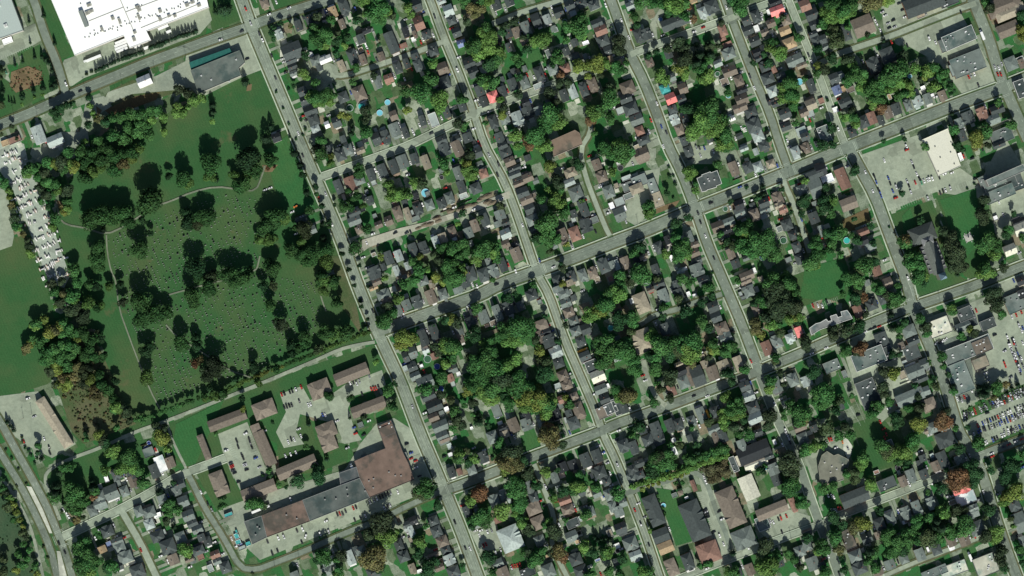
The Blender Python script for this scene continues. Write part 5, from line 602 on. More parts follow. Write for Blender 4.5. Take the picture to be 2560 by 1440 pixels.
CD = """9202 4120 u w;7994 4865 u w;4111 4530 v k;5736 2735 u w;4126 1310 u w;9752 1790 v k;9272 1800 u w;2838 5365 u w;6429 3755 v r;8337 5100 u w;4451 1970 u r;6614 1265 u k;
10063 3998 u k;8337 4970 u w;3813 1420 u r;8472 1665 v w;8832 5290 v w;5341 4950 u w;10048 4220 u d;5686 3900 v w;3083 4050 u w;5831 2365 u w;4976 1750 u k;5266 5615 u k;
10152 4415 v w;10001 3987 u k;9972 4380 u k;4836 5455 u r;4226 2045 u w;6879 110 u w;10072 3370 u w;3658 450 u w;9792 1785 v w;9898 4031 u d;8407 5080 u r;10162 3150 u r;
5756 5100 u r;6559 3235 u w;2906 4990 u w;2433 4580 u k;8982 5105 u w;10203 3941 u g;3621 3940 u k;6174 4645 u w;7954 2630 v w;10089 3452 u w;8997 1930 u k;2868 4065 u k;
9547 4950 v w;4686 3060 v w;9070 1815 u w;10091 3987 u s;2458 90 u r;8947 270 v w;6994 4260 u w;4771 2860 u w;3803 1785 u w;9214 1825 u n;6489 5445 u k;9077 2780 u w;
5446 5055 v k;3988 1240 u w;8792 3265 v r;4314 1335 v d;5008 5500 u w;9362 3430 140 w;7032 275 v r;6734 715 u w;7059 5120 v w;240 4415 u r;4736 4480 v w;2993 4010 u k;
9821 4063 u d;10162 3973 u w;4654 5480 u k;4106 2320 u k;10037 4470 v k;9947 3350 v k;8742 3280 v k;3658 1960 u w;10042 4350 u w;10007 4021 u w;7384 1640 u w;10185 3964 u s;
3903 5055 u w;2970 5305 u k;9632 1560 u r;3786 3870 u k;9522 4960 v w;8382 1290 u w;9742 740 u w;3728 3110 u k;2958 2065 v o;10052 3655 u r;3880 4932 u k;9454 1905 u w;
9977 745 u r;662 840 u w;9232 3290 u w;4736 1290 v w;10017 4360 u w;3843 5075 u w;8847 2600 v w;10147 3964 u s;8014 2195 u k;3560 5070 u k;1030 5080 u k;6941 320 v w;
2118 5095 u k;8422 4415 u o;3533 3825 u k;5126 5665 u r;9747 5365 u r;7619 140 u w;10232 4270 u d;9277 1980 u w;2653 1900 v w;9867 4425 u w;3028 1555 u k;9832 4920 u w;
8397 1100 v r;2828 590 v w;10192 2530 v w;7004 2220 u k;10157 3450 u k;9927 4400 u b;6484 1340 v w;8847 4380 u r;7909 2125 v k;8957 1980 v r;7059 4820 u w;7804 2190 v r;
8882 235 v w;8129 3055 u r;10045 4021 u r;5271 750 u r;9802 4303 u k;6234 1780 v w;9572 3990 u w;9718 4107 u w;5451 4860 u w;10067 4187 u b;6494 4185 v k;2648 4310 v w;
7049 4800 u w;9192 1785 u k;10055 4137 u g;4576 205 u w;10127 4190 u s;9795 4074 u s;9162 3365 v w;10232 3890 u k;8932 205 v k;6031 4535 v w;4861 5440 u r;4701 5485 u w;
7044 1480 u k;4956 1370 v r;3800 4970 u k;9979 4032 u s;8960 1865 u w;9102 5010 u w;10177 3535 u b;2988 4290 v w;8290 4395 u r;8312 4390 u r;2558 4580 v k;3473 4480 v w;
3688 1850 u w;3826 4960 u k;8119 3535 v w;7264 660 v w;3026 5290 u w;7864 5160 u r;670 5140 u w;7724 345 u w;5691 570 u w;8917 425 u r;10156 4280 u g;635 5100 u w;
4536 1605 u b;6076 4630 v w;7824 4445 u w;9322 1785 u w;9979 4170 u r;3288 1155 v w;10180 3911 u g;4786 1425 u r;10114 3514 u w;8892 280 v k;7509 3610 u r;3288 5315 u w;
8212 1080 v w;6964 1475 u k;2078 5035 u k;2883 4420 u w;8129 650 u w;3058 5360 160 w;5936 3160 v k;7874 1410 u w;4446 4565 v k;2843 4070 u k;9872 3770 v k;9717 3910 u w;
10227 3280 u k;5506 4965 u k;3188 1975 u r;7236 5440 u w;9853 4225 u s;345 4165 v w;8317 5105 u w;9802 1460 v w;9944 4260 u d;3783 1730 u w;9357 970 v w;1180 5000 v w;
8054 4450 v w;8652 3320 v w;4078 1750 v w;9707 750 u k;10103 3944 u s;9042 3980 u w;4456 1880 v r;5516 75 u w;7014 3525 v w;10202 3730 u d;2458 4335 v w;9402 3420 140 k;
7819 5320 u k;5796 3460 v w;6509 1200 u r;9952 4060 u g;9062 1460 u w;3876 5065 u k;7134 1520 u w;4446 2970 u w;5061 905 u b;8134 1170 u g;9722 1585 v k;9152 1825 u r;
10129 3933 u d;7004 1555 u w;10177 4142 u s;4161 4675 v w;4548 5220 u k;6056 50 u w;4986 1645 u d;6694 5290 u w;5826 2910 v w;10164 3637 u d;2913 4395 u k;10204 3602 u g;
4241 3715 u r;9642 3970 u r;9954 4181 u k;710 5195 u w;6406 5230 u k;9107 1920 u w;8727 1915 u w;10107 3775 v k;9918 4270 u s;9290 385 u w;2843 3935 u k;4266 4000 v w;
7614 4180 v r;8114 620 u w;2763 20 u w;10162 3580 u w;9687 770 u r;9427 3410 140 w;5656 3910 v w;6189 4305 v w;7139 2580 u k;10152 3606 u r;3760 3880 u r;9642 4170 u s;
6964 4200 u w;6289 375 u w;4156 4610 v r;8357 5105 u w;9947 4390 u k;8074 1740 v w;5686 5590 v w;7899 4420 u k;10022 4230 u s;7354 1385 u w;7894 4400 u w;7054 2360 u w;
6514 2925 v r;6006 5740 u r;3156 4190 u k;9477 4965 v w;10212 3120 u r;9777 4258 u r;10112 3480 u w;6714 2600 u w;2323 4670 v r;10177 3620 u k;4656 4580 v w;9712 3080 u w;
3018 5420 u k;6569 1035 u w;9878 4214 u k;9847 4430 u w;3393 1455 v w;5836 3450 v w;4646 3160 u w;3738 3885 u r;10232 4120 u k;2843 620 v w;3456 5110 u k;5346 3310 v w;
8824 120 v w;5966 4960 v w;9152 3390 v w;4038 3150 u w;9987 2020 u w;5091 1140 u w;2958 2340 v w;9847 4053 u g;2493 4395 u k;7544 880 u w;8099 1200 u r;7484 5480 u w;
9517 1730 v w;3653 5155 u w;8262 3480 v w;9430 1910 u k;10102 3450 u w;2383 4470 u k;7734 5225 u w;8652 1725 u w;6086 2600 u w;3853 2240 u w;9692 4550 u w;10227 4670 v k;
2626 400 u w;690 5170 u w;3010 4360 u w;9667 4129 u d;500 4530 u k;10119 3975 u r;10122 4165 u b;10017 640 u w;2596 340 u d;4196 4760 v k;4926 5535 u w;4231 390 u w;
3398 5135 u r;7564 3925 v w;2503 4430 u k;3593 3810 u k;8832 4290 v r;3770 4988 u w;9987 680 u w;3318 2240 u w;9924 4020 u k;5201 5645 u r;7309 780 u w;7192 5115 v k;
3638 4350 v k;10117 3165 u w;7109 2030 v k;3848 5470 u w;10105 4115 u w;9097 4850 u w;3108 4045 u w;8892 4080 v w;10101 4200 u r;9137 1670 u k;4116 690 u r;2703 1880 v w;
10190 3568 u d;5396 2605 u b;9357 430 u w;1410 5500 u r;3668 2430 u w;8802 4220 u r;10137 3400 u w;4088 5380 u w;5151 5660 u r;5536 2670 v w;6454 3805 v w;5736 5050 u w;
7784 5190 u k;9022 3960 u w;4966 3190 u w;7219 5192 v w;6409 5245 u w;5591 5245 u w;8762 1820 u k;7054 5100 v k;8977 4045 v r;9642 4140 u s;2473 590 v k;4806 5305 v w;
9782 4335 u w;6979 2130 u k;10115 3992 u k;3738 5000 u w;1000 5295 v w;9457 3395 140 w;10232 4150 u w;8267 4420 u w;5116 5680 u w;2756 780 u d;9970 4250 u g;955 5380 u w;
10112 4320 u k;2318 4655 v r;4141 1340 u w;3818 1440 v r;9087 1855 u k;8222 3060 u w;8752 210 u w;2333 4705 v k;3633 2575 v w;3693 3765 u k;8422 4070 u k;9698 4147 u d;
1300 4900 u k;4921 65 u w;10217 3310 u w;7414 1280 u w;8477 4480 u g;7949 3370 u w;3263 5210 v w;3558 4335 v r;5951 795 u r;7454 1295 u w;6329 1640 u w;8392 5740 u k;
9920 4565 v r;10007 745 u r;9922 5140 u k;10175 3952 u d;2468 4698 v k;9975 4050 u w;10189 3699 u s;6994 1480 u k;4111 260 u w;2693 145 v w;7744 4035 u w;9810 4101 u s;
2890 80 v w;10135 3433 u r;8317 4960 u w;4058 195 v w;7069 5145 v k;5176 215 u b;3258 1940 u w;8312 5485 u w;9838 4090 u d;9602 1525 u r;2348 4730 v k;3938 2550 u r;
4106 1630 u w;8627 615 u w;8357 4480 v w;2923 3910 u k;9072 455 u k;3503 3835 u w;2818 3945 u r;4891 1120 v w;4801 1445 u r;9617 4005 u w;3253 4150 u w;4251 4130 v w;
10026 3976 u k;10052 3966 u s;10118 4290 u k;4956 5520 u w;7499 765 u d;7196 5355 u w;590 5430 u k;7629 5400 u b;4586 575 v w;6259 2215 u w;3668 470 u w;2943 4395 u w;
4961 130 u w;10187 3660 u w;3713 3890 u r;8637 5310 v w;6214 205 u w;9292 1790 u w;10122 3400 u k;8652 3110 u w;445 4390 u w;4013 3165 u w;10082 4330 u w;10205 4160 u s;
10042 4310 u g;2856 4560 u w;5936 1320 u d;6349 4375 u w;5286 1745 v w;5156 2710 u w;8777 560 u w;10208 3954 u g;2318 5385 u w;3623 3000 u d;5016 1985 v w;6449 5170 v k;
10194 4270 u b;9050 170 v w;3978 4920 u w;9754 4124 u r;3548 5200 u k;10172 4295 u g;5266 320 u d;6489 1310 u w;5296 205 u r;5461 690 v w;8927 1910 u k;4876 5320 u w;
3853 4945 u k;8282 5560 u w;7804 685 v w;9207 4510 v w;8034 2510 u w;10075 4210 u b;8179 3055 u w;10002 1070 v w;6574 3095 v w;1060 4800 u w;2923 2120 v w;5461 4875 u w;
2960 3895 u w;8582 4150 v k;4616 3375 v r;3606 5180 u k;6409 4700 v w;4796 5355 u w;8282 4960 u w;10022 4940 v w;8852 155 v w;9827 4236 u b;7399 1870 v k;9982 4940 v w;
5571 5020 v r;6374 1370 v w;7854 4300 u w;6544 2500 u w;10047 3510 v w;1265 4790 u w;9850 4292 u k;5251 1665 u w;9951 4044 u k;6374 1465 v w;4761 1005 v w;2418 315 v d;
8412 815 v w;9502 1880 u w;8382 5080 u r;3728 2340 v w;2148 5420 v w;5076 4280 u w;6664 1325 u d;8742 5280 u w;4126 4070 u w;4211 425 u r;7554 1750 u w;8767 240 u w;
3543 4275 v b;5861 800 u d;2596 4672 v w;5696 3740 v w;9857 3730 v w;10217 4620 v k;492 4470 u k;9117 1620 u w;10232 3670 u g;10204 4131 u g;8842 1605 u w;2368 4410 u k;
5456 5455 v w;10206 4071 u s;9267 4675 u w;4891 1550 u w;4574 700 u w;3953 2330 v k;9887 3805 v w;3033 180 u d;9167 1740 u w;3680 520 u r;10153 4180 u s;9732 5620 u k;
10012 4210 u b;9392 1775 u k;8992 35 v k;10032 2150 u w;5896 1560 v r;10232 3945 u k;6714 2900 u w;10202 3700 u b;5106 4100 v w;4033 480 u w;9607 120 u k;9744 4096 u r;
9928 4192 u k;5946 3940 v w;9726 4135 u w;3228 4150 u k;3568 3835 u w;5906 5080 v w;10087 4445 v r;4068 4440 v k;4068 2330 v k;4741 2095 v w;6219 575 v w;2893 4055 u k;
4356 5360 v w;5621 1685 v w;8802 300 u w;6369 4440 u r;9402 1930 u k;3013 3870 u r;2983 1335 u w;9670 4158 u d;3553 85 u b;6629 355 v w;7262 75 u w;4048 795 u w;
10080 4300 u w;2418 4550 u k;7519 235 u w;5956 2180 u w;3200 5335 u w;2263 4505 v w;4966 2845 v k;8797 1920 u b;4003 1270 u w;3906 4925 u k;9866 4078 u g;6939 3960 v k;
4033 5370 v w;1680 5610 u w;2010 4920 u w;805 912 v k;7204 3075 u w;7884 4375 u w;8267 3015 u k;10078 3955 u r;9998 4040 u g;10156 4093 u d;5146 4370 u w;2453 4655 v w;
2960 4525 u w;9762 3105 u r;9975 3998 u w;5866 35 u w;9996 4240 u b;6304 1780 v w;2388 4820 v k;10142 4307 u k;8222 190 v w;10094 4176 u d;10212 3580 u w;2508 235 u w;
2776 5505 u k;4846 4500 v w;280 3985 v w;9337 4835 v w;8702 3295 v k;2676 5415 u k;6564 3010 u k;10149 4153 u k;10227 3430 u w;8882 1780 u k;7809 5180 u r;1610 5560 v w;
6534 2470 u w;2716 555 u d;8740 1760 u k;10080 4126 u w;4541 2075 v w;5226 1680 v w;6101 4730 u w;9842 3690 v k;2783 5380 u w;3698 5020 u w;2063 5515 v w;5436 4250 v w;
5341 775 u w;10232 3930 u g;4078 280 u w;10206 3900 u s;10187 3250 u w;7069 5685 v w;10202 4282 u k;5226 2255 u w;9027 100 v k;9782 4320 u b;6384 5035 v w;10139 3575 u s;
8084 550 u d;10087 3410 u k;7079 5170 v k;2518 4470 u k;9717 3115 u w;5956 2315 u k;6349 5100 u r;10022 4031 u w;9872 4130 v k;9240 1810 u w;9949 4009 u s;4348 170 u d;
3426 5135 u k;9667 3965 u k;10181 4082 u w;10004 4159 u g;3373 5140 u k;2898 3920 u k;3688 4210 v w;6634 1465 u w;7039 4770 u w;10232 4060 u k;10217 4390 v r;10029 4148 u w;
7074 3960 v w;9947 670 u w;3373 4210 v w;4916 5305 u g;5696 2355 u w;6844 1150 u w;5176 5655 u r;2308 4630 v k;10068 4012 u d;9737 4335 u w;2918 4050 u k;9922 4055 u d;
7524 2000 v w;7137 5320 v k;8812 1960 u b;6574 3050 u k;8902 1835 u k;2448 4640 v w;9832 4290 u d;10127 3545 u g;9067 1500 v r;650 5520 u k;8862 4340 u r;9892 4280 u d;
7689 1985 u r;7859 4330 u w;10147 3540 u w;2205 400 v w;1900 5670 v w;4751 5060 v w;3948 770 u w;3563 520 u w;3398 175 u k;5586 2940 v w;8144 690 u w;3533 5080 u r;
8782 1890 u k;9917 4535 v w;9447 1740 v w;10163 3501 u d;6444 4620 v w;60 720 u n;2723 5535 u k;10179 4170 u d;9597 3980 u k;4018 1300 u w;10155 3922 u g;7459 860 v w;
8124 1750 v k;10042 3630 u r;4936 4470 u k;9693 4118 u d;10218 3636 u d;9903 4203 u b;9782 850 u k;9822 1490 u k;4416 1180 u w;2908 4545 u w;8977 1030 u w"""
OD = """3103 560 38 w;3500 1080 34 n;3618 1065 38 t;3876 1025 30 b;3798 1130 32 b;3563 215 30 n;5646 215 24 n;6604 195 22 u;7174 740 26 n;7284 955 30 b;8014 1335 46 t;7994 820 36 b;
8342 350 30 n;9097 765 24 b;4256 1930 44 b;4156 1965 34 k;4416 1775 22 k;7624 2575 34 s;7834 2405 34 n;7254 2090 26 n;6204 1680 30 k;8467 2405 34 t;4276 3590 38 n;4406 3890 34 B;
4371 3665 32 B;4971 4155 32 B;4481 3680 28 B;6106 3280 30 t;1465 4485 30 B;1490 4430 22 B;6659 4700 34 t;6634 5055 26 b;6799 4460 26 t;6174 5510 24 k;7974 5640 40 k;7644 4670 34 b;
8977 4680 28 k"""
PD = """140 1170;372 1160;500 1045;845 870;1222 850;1548 705;1860 580;2233 400;2703 215;2898 160;3518 740;3868 670;
5111 200;5376 100;5296 960;4446 1310;3378 1720;3808 1590;5526 2560;5406 2620;5056 2780;7149 2080;7299 1840;7539 1960;
7834 2500;6689 2130;6379 2240;7554 1930;7804 1730;7894 1780;320 4140;235 4180;4756 2940;4146 3140;5636 3380;6664 4140;
6294 4230;7054 3930;7834 3660;8154 3480;7364 3310;7394 3060;9402 3030;8717 3240;600 5280;890 5200;2993 5590;2748 5660;
3368 5380;4038 5170;3298 5330;5416 4620;5716 4510;6006 4380;4551 5000;7299 5590;7909 5380;6484 5560;9047 4910;9552 5510;
9392 4760"""
VD = """940 585 158 34 trailer;855 612 36 30 cab;1215 415 130 24 trailer;1210 445 130 24 trailer;1215 475 130 24 trailer;1225 500 120 22 trailer;1465 480 50 26 trailer;1375 465 80 18 trailer;1690 318 50 30 trailer;1635 275 110 26 trailer;9817 350 40 110 truckwhite;5826 3500 110 34 schoolbus;
7079 4145 34 110 schoolbusu;3523 4675 36 90 truckwhiteu;2608 5090 190 24 trailer;9697 5565 34 100 truckwhiteu"""
SD = """160 1810;180 1890;200 1980;240 2070;270 2150;310 2230;360 2400;410 2480;440 2580;250 1850;320 1930;360 2010;
390 2100;420 2190;460 2270;500 2350;530 2440;570 2525;590 2600;470 2680;500 2760;640 2740;540 2830;90 1540;
180 1620;120 1600;210 1680"""
def rows(s): return [e.split() for e in s.replace('\n', '').split(';') if e.strip()]
RC = {'k': ((.032, .038, .041), 'black'), 'd': ((.066, .082, .079), 'dark grey'), 'g': ((.165, .20, .18), 'grey'),
      'l': ((.36, .42, .39), 'light grey'), 'w': ((.85, .87, .84), 'white'), 't': ((.30, .27, .20), 'tan'),
      'b': ((.185, .158, .125), 'brown'), 'r': ((.25, .15, .115), 'rust-red'), 'R': ((.78, .24, .22), 'bright red'),
      'T': ((.06, .33, .32), 'teal'), 'u': ((.18, .23, .38), 'blue'), 'n': ((.02, .28, .14), 'green'),
      'o': ((.40, .30, .18), 'orange-tan'), 'p': ((.60, .60, .48), 'pale beige')}
WALLC = [(.5, .48, .42), (.35, .33, .3), (.55, .55, .52), (.28, .12, .08), (.33, .16, .1), (.4, .38, .28), (.6, .58, .5), (.2, .22, .24)]
# ------------------------------------------------------------------ houses
def slab(b, q, t, mi, col):
    v = [tuple(p) for p in q]+[(p[0], p[1], p[2]-t) for p in q]; n = len(q)
    b.add(v, [tuple(range(n)), tuple(range(2*n-1, n-1, -1))]+[(i, n+i, n+(i+1) % n, (i+1) % n) for i in range(n)], mi, col)
def gable(roof, wall, cx, cy, a, b, z, rise, along, col, wc, o=.3):
    def T(p): return (cx+p[0], cy+p[1], p[2]) if along == 'y' else (cx-p[1], cy+p[0], p[2])
    if along == 'x': a, b = b, a
    ha, hb = a/2, b/2; k = rise/ha; ze = z-k*o
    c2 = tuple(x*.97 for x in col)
    for s in (1, -1):
        q = [(s*(ha+o), -hb-o, ze), (s*(ha+o), hb+o, ze), (0, hb+o, z+rise), (0, -hb-o, z+rise)]
        if s < 0: q = q[::-1]
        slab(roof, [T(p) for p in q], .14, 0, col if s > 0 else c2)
    for s in (1, -1):
        q = [(-ha, s*hb, z), (ha, s*hb, z), (0, s*hb, z+rise-.1)]
        if s > 0: q = q[::-1]
        wall.add([T(p) for p in q], [(0, 1, 2)], 0, wc)
def hip(roof, cx, cy, a, b, z, rise, col, o=.3, k=1.0):
    ha, hb = a/2+o, b/2+o
    if ha <= hb: r = max(0, hb-ha*k); t1, t2 = (0, -r), (0, r)
    else: r = max(0, ha-hb*k); t1, t2 = (-r, 0), (r, 0)
    v = [(cx-ha, cy-hb, z), (cx+ha, cy-hb, z), (cx+ha, cy+hb, z), (cx-ha, cy+hb, z), (cx+t1[0], cy+t1[1], z+rise), (cx+t2[0], cy+t2[1], z+rise)]
    if ha <= hb: f = [(0, 1, 4), (1, 2, 5, 4), (2, 3, 5), (3, 0, 4, 5)]
    else: f = [(0, 1, 5, 4), (1, 2, 5), (2, 3, 4, 5), (3, 0, 4)]
    roof.add(v, f, 0, col); roof.add([(p[0], p[1], z-.16) for p in v[:4]]+v[:4], [(3, 2, 1, 0), (0, 1, 5, 4), (1, 2, 6, 5), (2, 3, 7, 6), (3, 0, 4, 7)], 0, col)
def flat(roof, a, b, h, col, edge, rnd, pts=None):
    p = pts or [(-a/2, -b/2), (a/2, -b/2), (a/2, b/2), (-a/2, b/2)]
    if area(p) < 0: p = p[::-1]
    q = inset(p, .3); n = len(p)
    roof.add([(*c, h-.45) for c in q], [tuple(range(n))], 0, col)
    v = [(*c, h) for c in p]+[(*c, h) for c in q]+[(*c, h-.45) for c in q]
    roof.add(v, [(i, (i+1) % n, n+(i+1) % n, n+i) for i in range(n)]+[(n+i, n+(i+1) % n, 2*n+(i+1) % n, 2*n+i) for i in range(n)], 1, edge)
    roof.add([(*c, h) for c in p]+[(*c, h-.6) for c in inset(p, -.04)], [(n+i, n+(i+1) % n, (i+1) % n, i) for i in range(n)], 1, edge)
def house_parts(a, b, typ, ck, rnd, size, dz=0):
    """a, b in metres; returns part name -> MB"""
    col = RC[ck][0]; f = rnd.uniform(.82, 1.2); col = tuple(min(.9, x*f) for x in col)
    wc = rnd.choice(WALLC); P = {}
    wall, roof = MB(), MB(); P['wall'] = wall; P['roof'] = roof
    lo, hi = min(a, b), max(a, b); small = hi < 6.7
    z = 2.3 if small else (rnd.uniform(6.0, 7.2) if size == 'A' else rnd.choice([4.2, 5.4, 5.8, 6.3, 6.8]))
    if ck == 'k' and typ == 'f': z = 2.4
    pitch = rnd.uniform(.48, .70) if not small else .35
    if size == 'A': pitch = .34
    along = None
    if typ in 'gN': along = 'y'
    if typ in 'GM': along = 'x'
    if typ == 'c': along = 'y' if b >= a else 'x'
    if typ in 'fF':
        h = 2.6 if small else (3.2 if typ == 'f' else rnd.choice([4.2, 4.8, 6.2]))+dz
        z = h-.1; edge = rnd.choice([(.75, .76, .72), (.3, .31, .3), (.12, .12, .12), tuple(x*1.3 for x in col)])
        flat(roof, a, b, h, col, edge, rnd)
        if typ == 'F':
            un = MB()
            for _ in range(min(9, int(a*b/90)+1)):
                x, y = rnd.uniform(-a*.38, a*.38), rnd.uniform(-b*.38, b*.38); s = rnd.uniform(.5, 1.1)
                un.box(x-s, y-s*.7, h-.46, x+s, y+s*.7, h+rnd.uniform(.2, .9), 0, rnd.choice([(.6, .62, .6), (.3, .3, .3), (.75, .76, .74)]))
            P['roof_unit'] = un
        wall.box(-a/2+.02, -b/2+.02, 0, a/2-.02, b/2-.02, h-.47, 0, wc)
    elif typ in 'hX':
        hip(roof, 0, 0, a, b, z, pitch*lo/2, col); wall.box(-a/2, -b/2, 0, a/2, b/2, z-.12, 0, wc)
        if typ == 'X' and hi > 14:
            for _ in range(2):
                s = rnd.choice((1, -1)); y = rnd.uniform(-.28, .28)*hi
                cx, cy, al = (s*a*.3, y, 'x') if b > a else (y, s*b*.3, 'y')
                gable(roof, wall, cx, cy, lo*.42 if al == 'x' else 5, 5 if al == 'x' else lo*.42, z, lo*.11, al, col, wc, .3)
        elif typ == 'h' and not small and rnd.random() < .55:   # front gable over the porch
            s = rnd.choice((1, -1))
            gable(roof, wall, rnd.uniform(-.15, .15)*a, s*b*.33, a*.45, b*.5, z, a*.45*.5*pitch*1.1, 'y', col, wc, .3)
    else:
        gable(roof, wall, 0, 0, a, b, z, pitch*(a if along == 'y' else b)/2, along, col, wc)
        wall.box(-a/2, -b/2, 0, a/2, b/2, z, 0, wc)
        if typ == 'c':
            o2 = 'x' if along == 'y' else 'y'; s = rnd.choice((-.2, .2, 0))
            if o2 == 'x': gable(roof, wall, 0, s*b, a*1.12, b*.45, z-.1, pitch*b*.225+.2, 'x', col, wc)
            else: gable(roof, wall, s*a, 0, a*.45, b*1.12, z-.1, pitch*a*.225+.2, 'y', col, wc)
    if not small and size != 'A' and typ not in 'fF':
        ridge = z+pitch*lo/2
        ch = MB(); x, y = rnd.uniform(-.2, .2)*a, rnd.uniform(-.25, .25)*b; s = rnd.uniform(.28, .45)
        ch.box(x-s, y-s, z-.3, x+s, y+s, ridge+.8, 0, rnd.choice([(.3, .14, .1), (.5, .5, .48), (.2, .2, .2)])); P['chimney'] = ch
        if rnd.random() < .7:
            po = MB(); s = rnd.choice((1, -1)); w = rnd.uniform(.35, .9)*a/2; d = rnd.uniform(1.2, 2.6); x = rnd.uniform(-1, 1)*(a/2-w)
            pc = col if rnd.random() < .5 else rnd.choice([(.5, .5, .46), (.25, .2, .15), (.12, .12, .12), (.62, .63, .6)])
            y0, y1 = (b/2+.45, b/2+.45+d) if s > 0 else (-b/2-.45-d, -b/2-.45)
            slab(po, [(x-w, y0, 2.5 if s < 0 else 2.9), (x+w, y0, 2.5 if s < 0 else 2.9), (x+w, y1, 2.9 if s < 0 else 2.5), (x-w, y1, 2.9 if s < 0 else 2.5)], .12, 0, pc)
            for xx in (x-w+.15, x+w-.15): po.cyl(xx, y1-.2 if s > 0 else y0+.2, 0, 2.45, .08, n=5, col=(.6, .6, .58))
            P['porch'] = po
    return P
HM = {'wall': ['wall'], 'roof': ['roof', 'plain'], 'chimney': ['plain'], 'porch': ['roof'], 'roof_unit': ['plain']}
H = []
for e in rows(HD):
    x, y, a, b = [float(k) for k in e[:4]]; ct = e[4]; H.append((x/4, y/4, a/4*M*(1 if ct[1] in 'FXMN' else .91), b/4*M*(1 if ct[1] in 'FXMN' else .93), ct[0], ct[1]))
def hclass(h, a_=7.0):
    if h[5] in 'FXMN': return 'building'
    return 'shed' if max(h[2], h[3]) < 7.1 and min(h[2], h[3]) < 6.5 else 'house'
byc = {'building': [], 'shed': [], 'house': []}
for i, h in enumerate(H): byc[hclass(h)].append(i)
SOLO = set()
for k, L in byc.items(): SOLO |= set(sorted(L, key=lambda i: -H[i][2]*H[i][3])[:(300 if k != 'building' else 400)])
ROOFN = {'g': 'gable-roofed', 'G': 'gable-roofed', 'h': 'hip-roofed', 'X': 'hip-roofed', 'c': 'cross-gabled', 'f': 'flat-roofed', 'F': 'flat-roofed', 'M': 'gable-roofed', 'N': 'gable-roofed'}
stuffb = {'house': MB(), 'shed': MB()}
FOOT = []
for i, h in enumerate(H):
    x, y = W(h[0], h[1]); k = hclass(h); rnd = random.Random(i*7+3)
    FOOT.append((x, y, max(h[2], h[3])/2))
    rot = R(22+rnd.uniform(-1.5, 1.5))
    P = house_parts(h[2], h[3], h[5], h[4], rnd, 'A' if k == 'building' else 'h', (i % 40)*.017)
    rec = [None, RC[h[4]][1], ROOFN[h[5]], {'building': 'building', 'shed': 'outbuilding', 'house': 'house'}[k], x, y]
    if i in SOLO:
        if k == 'shed':
            t = MB()
            t.merge(P['wall'], 0, 0, 0); t.merge(P['roof'], 0, 0, 0, mimap=[1, 2])
            top = empty('shed', (x, y, 0), rot)
            P['wall'].build('wall', ['wall'], top); P['roof'].build('roof', ['roof', 'plain'], top)
        else:
            top = empty('house' if k == 'house' else ('apartment_building' if h[5] in 'XMN' else 'commercial_building'), (x, y, 0), rot)
            rf = None
            for pn in ('wall', 'roof', 'chimney', 'porch', 'roof_unit'):
                if pn in P:
                    par = rf if pn in ('chimney', 'roof_unit') else top
                    mats = ['flat', 'plain'] if (pn == 'roof' and h[5] in 'fF') else HM[pn]
                    ob = P[pn].build(pn, mats, par)
                    if pn == 'roof': rf = ob
        tag(top, cat=rec[3] if k != 'shed' else 'shed', group={'building': 'larger buildings of the district', 'shed': 'garages and sheds in the back yards', 'house': 'houses on the residential streets'}[k])
        rec[0] = top
    else:
        for pn, mb in P.items():
            mm = {'wall': [0], 'roof': [1, 2], 'chimney': [2], 'porch': [1], 'roof_unit': [2]}[pn]
            stuffb[k].merge(mb, x, y, rot, mimap=mm)
    PENDING.append(rec)
for k, nm in (('house', 'small_houses'), ('shed', 'small_sheds')):
    if stuffb[k].f:
        tag(stuffb[k].build(nm, ['wall', 'roof', 'plain']), 'smallest %s scattered through the residential blocks' % ('houses' if k == 'house' else 'sheds and garages'), k, kind='stuff')

b = MB(); q_ = W(823, 181); b.add([(q_[0]+9.6*math.cos(i*.2618), q_[1]+9.6*math.sin(i*.2618), .57) for i in range(24)], [tuple(range(24))]); tag(b.build('turning_circle', ['street']), kind='structure')
def polybuild(name, label, cat, parts, h, units=0, rnd=None):
    """parts: list of (plan points, height offset, colour letter or colour, edge colour)"""
    cx, cy = W(*parts[0][0][0]); top = empty(name, (cx, cy, 0)); rnd = rnd or random.Random(3)
    wall = MB(); rf = None
    for pts, dh, ck, edge in parts:
        q = [(W(*p)[0]-cx, W(*p)[1]-cy) for p in pts]
        if area(q) < 0: q = q[::-1]
        col = RC[ck][0] if isinstance(ck, str) else ck
        roof = MB(); flat(roof, 0, 0, h+dh, col, edge, rnd, q)
        wall.prism(inset(q, .03), 0, h+dh-.47, 0, (.42, .4, .36), bottom=False)
        rf = roof.build('roof', ['flat', 'plain'], top)
    wall.build('wall', ['wall'], top)
    tag(top, label, cat); return top, rf, (cx, cy)
def unit(parent, org, px, py, w, d, z0, h, col, name='roof_vent', rot=22):
    x, y = W(px, py); b = MB(); b.box(-w/2, -d/2, 0, w/2, d/2, h, 0, col); b.box(-w*.3, -d*.3, h, w*.3, d*.3, h+.25, 0, tuple(c*.6 for c in col))
    return b.build(name, ['plain'], parent, (x-org[0], y-org[1], z0), R(rot))
WHT = (.86, .88, .82); GRY = (.3, .31, .3)
top, rf, og = polybuild('factory', 'huge white flat-roofed factory with loading docks in the far top left', 'factory',
  [([(112,-60),(131,0),(190,140),(312,91),(327,122),(380,102),(369,80),(524,20),(505,-60)], 0, (.97, .98, .94), (.95, .96, .9))], 9.5)
rnd = random.Random(9); rf.data.materials[0] = MT['plain']
b = MB(); b.box(-2.2, -9, 0, 2.2, 9, 3.2, 0, (.2, .23, .21)); x, y = W(213, 49); b.build('penthouse', ['plain'], rf, (x-og[0], y-og[1], 9.06), R(22))
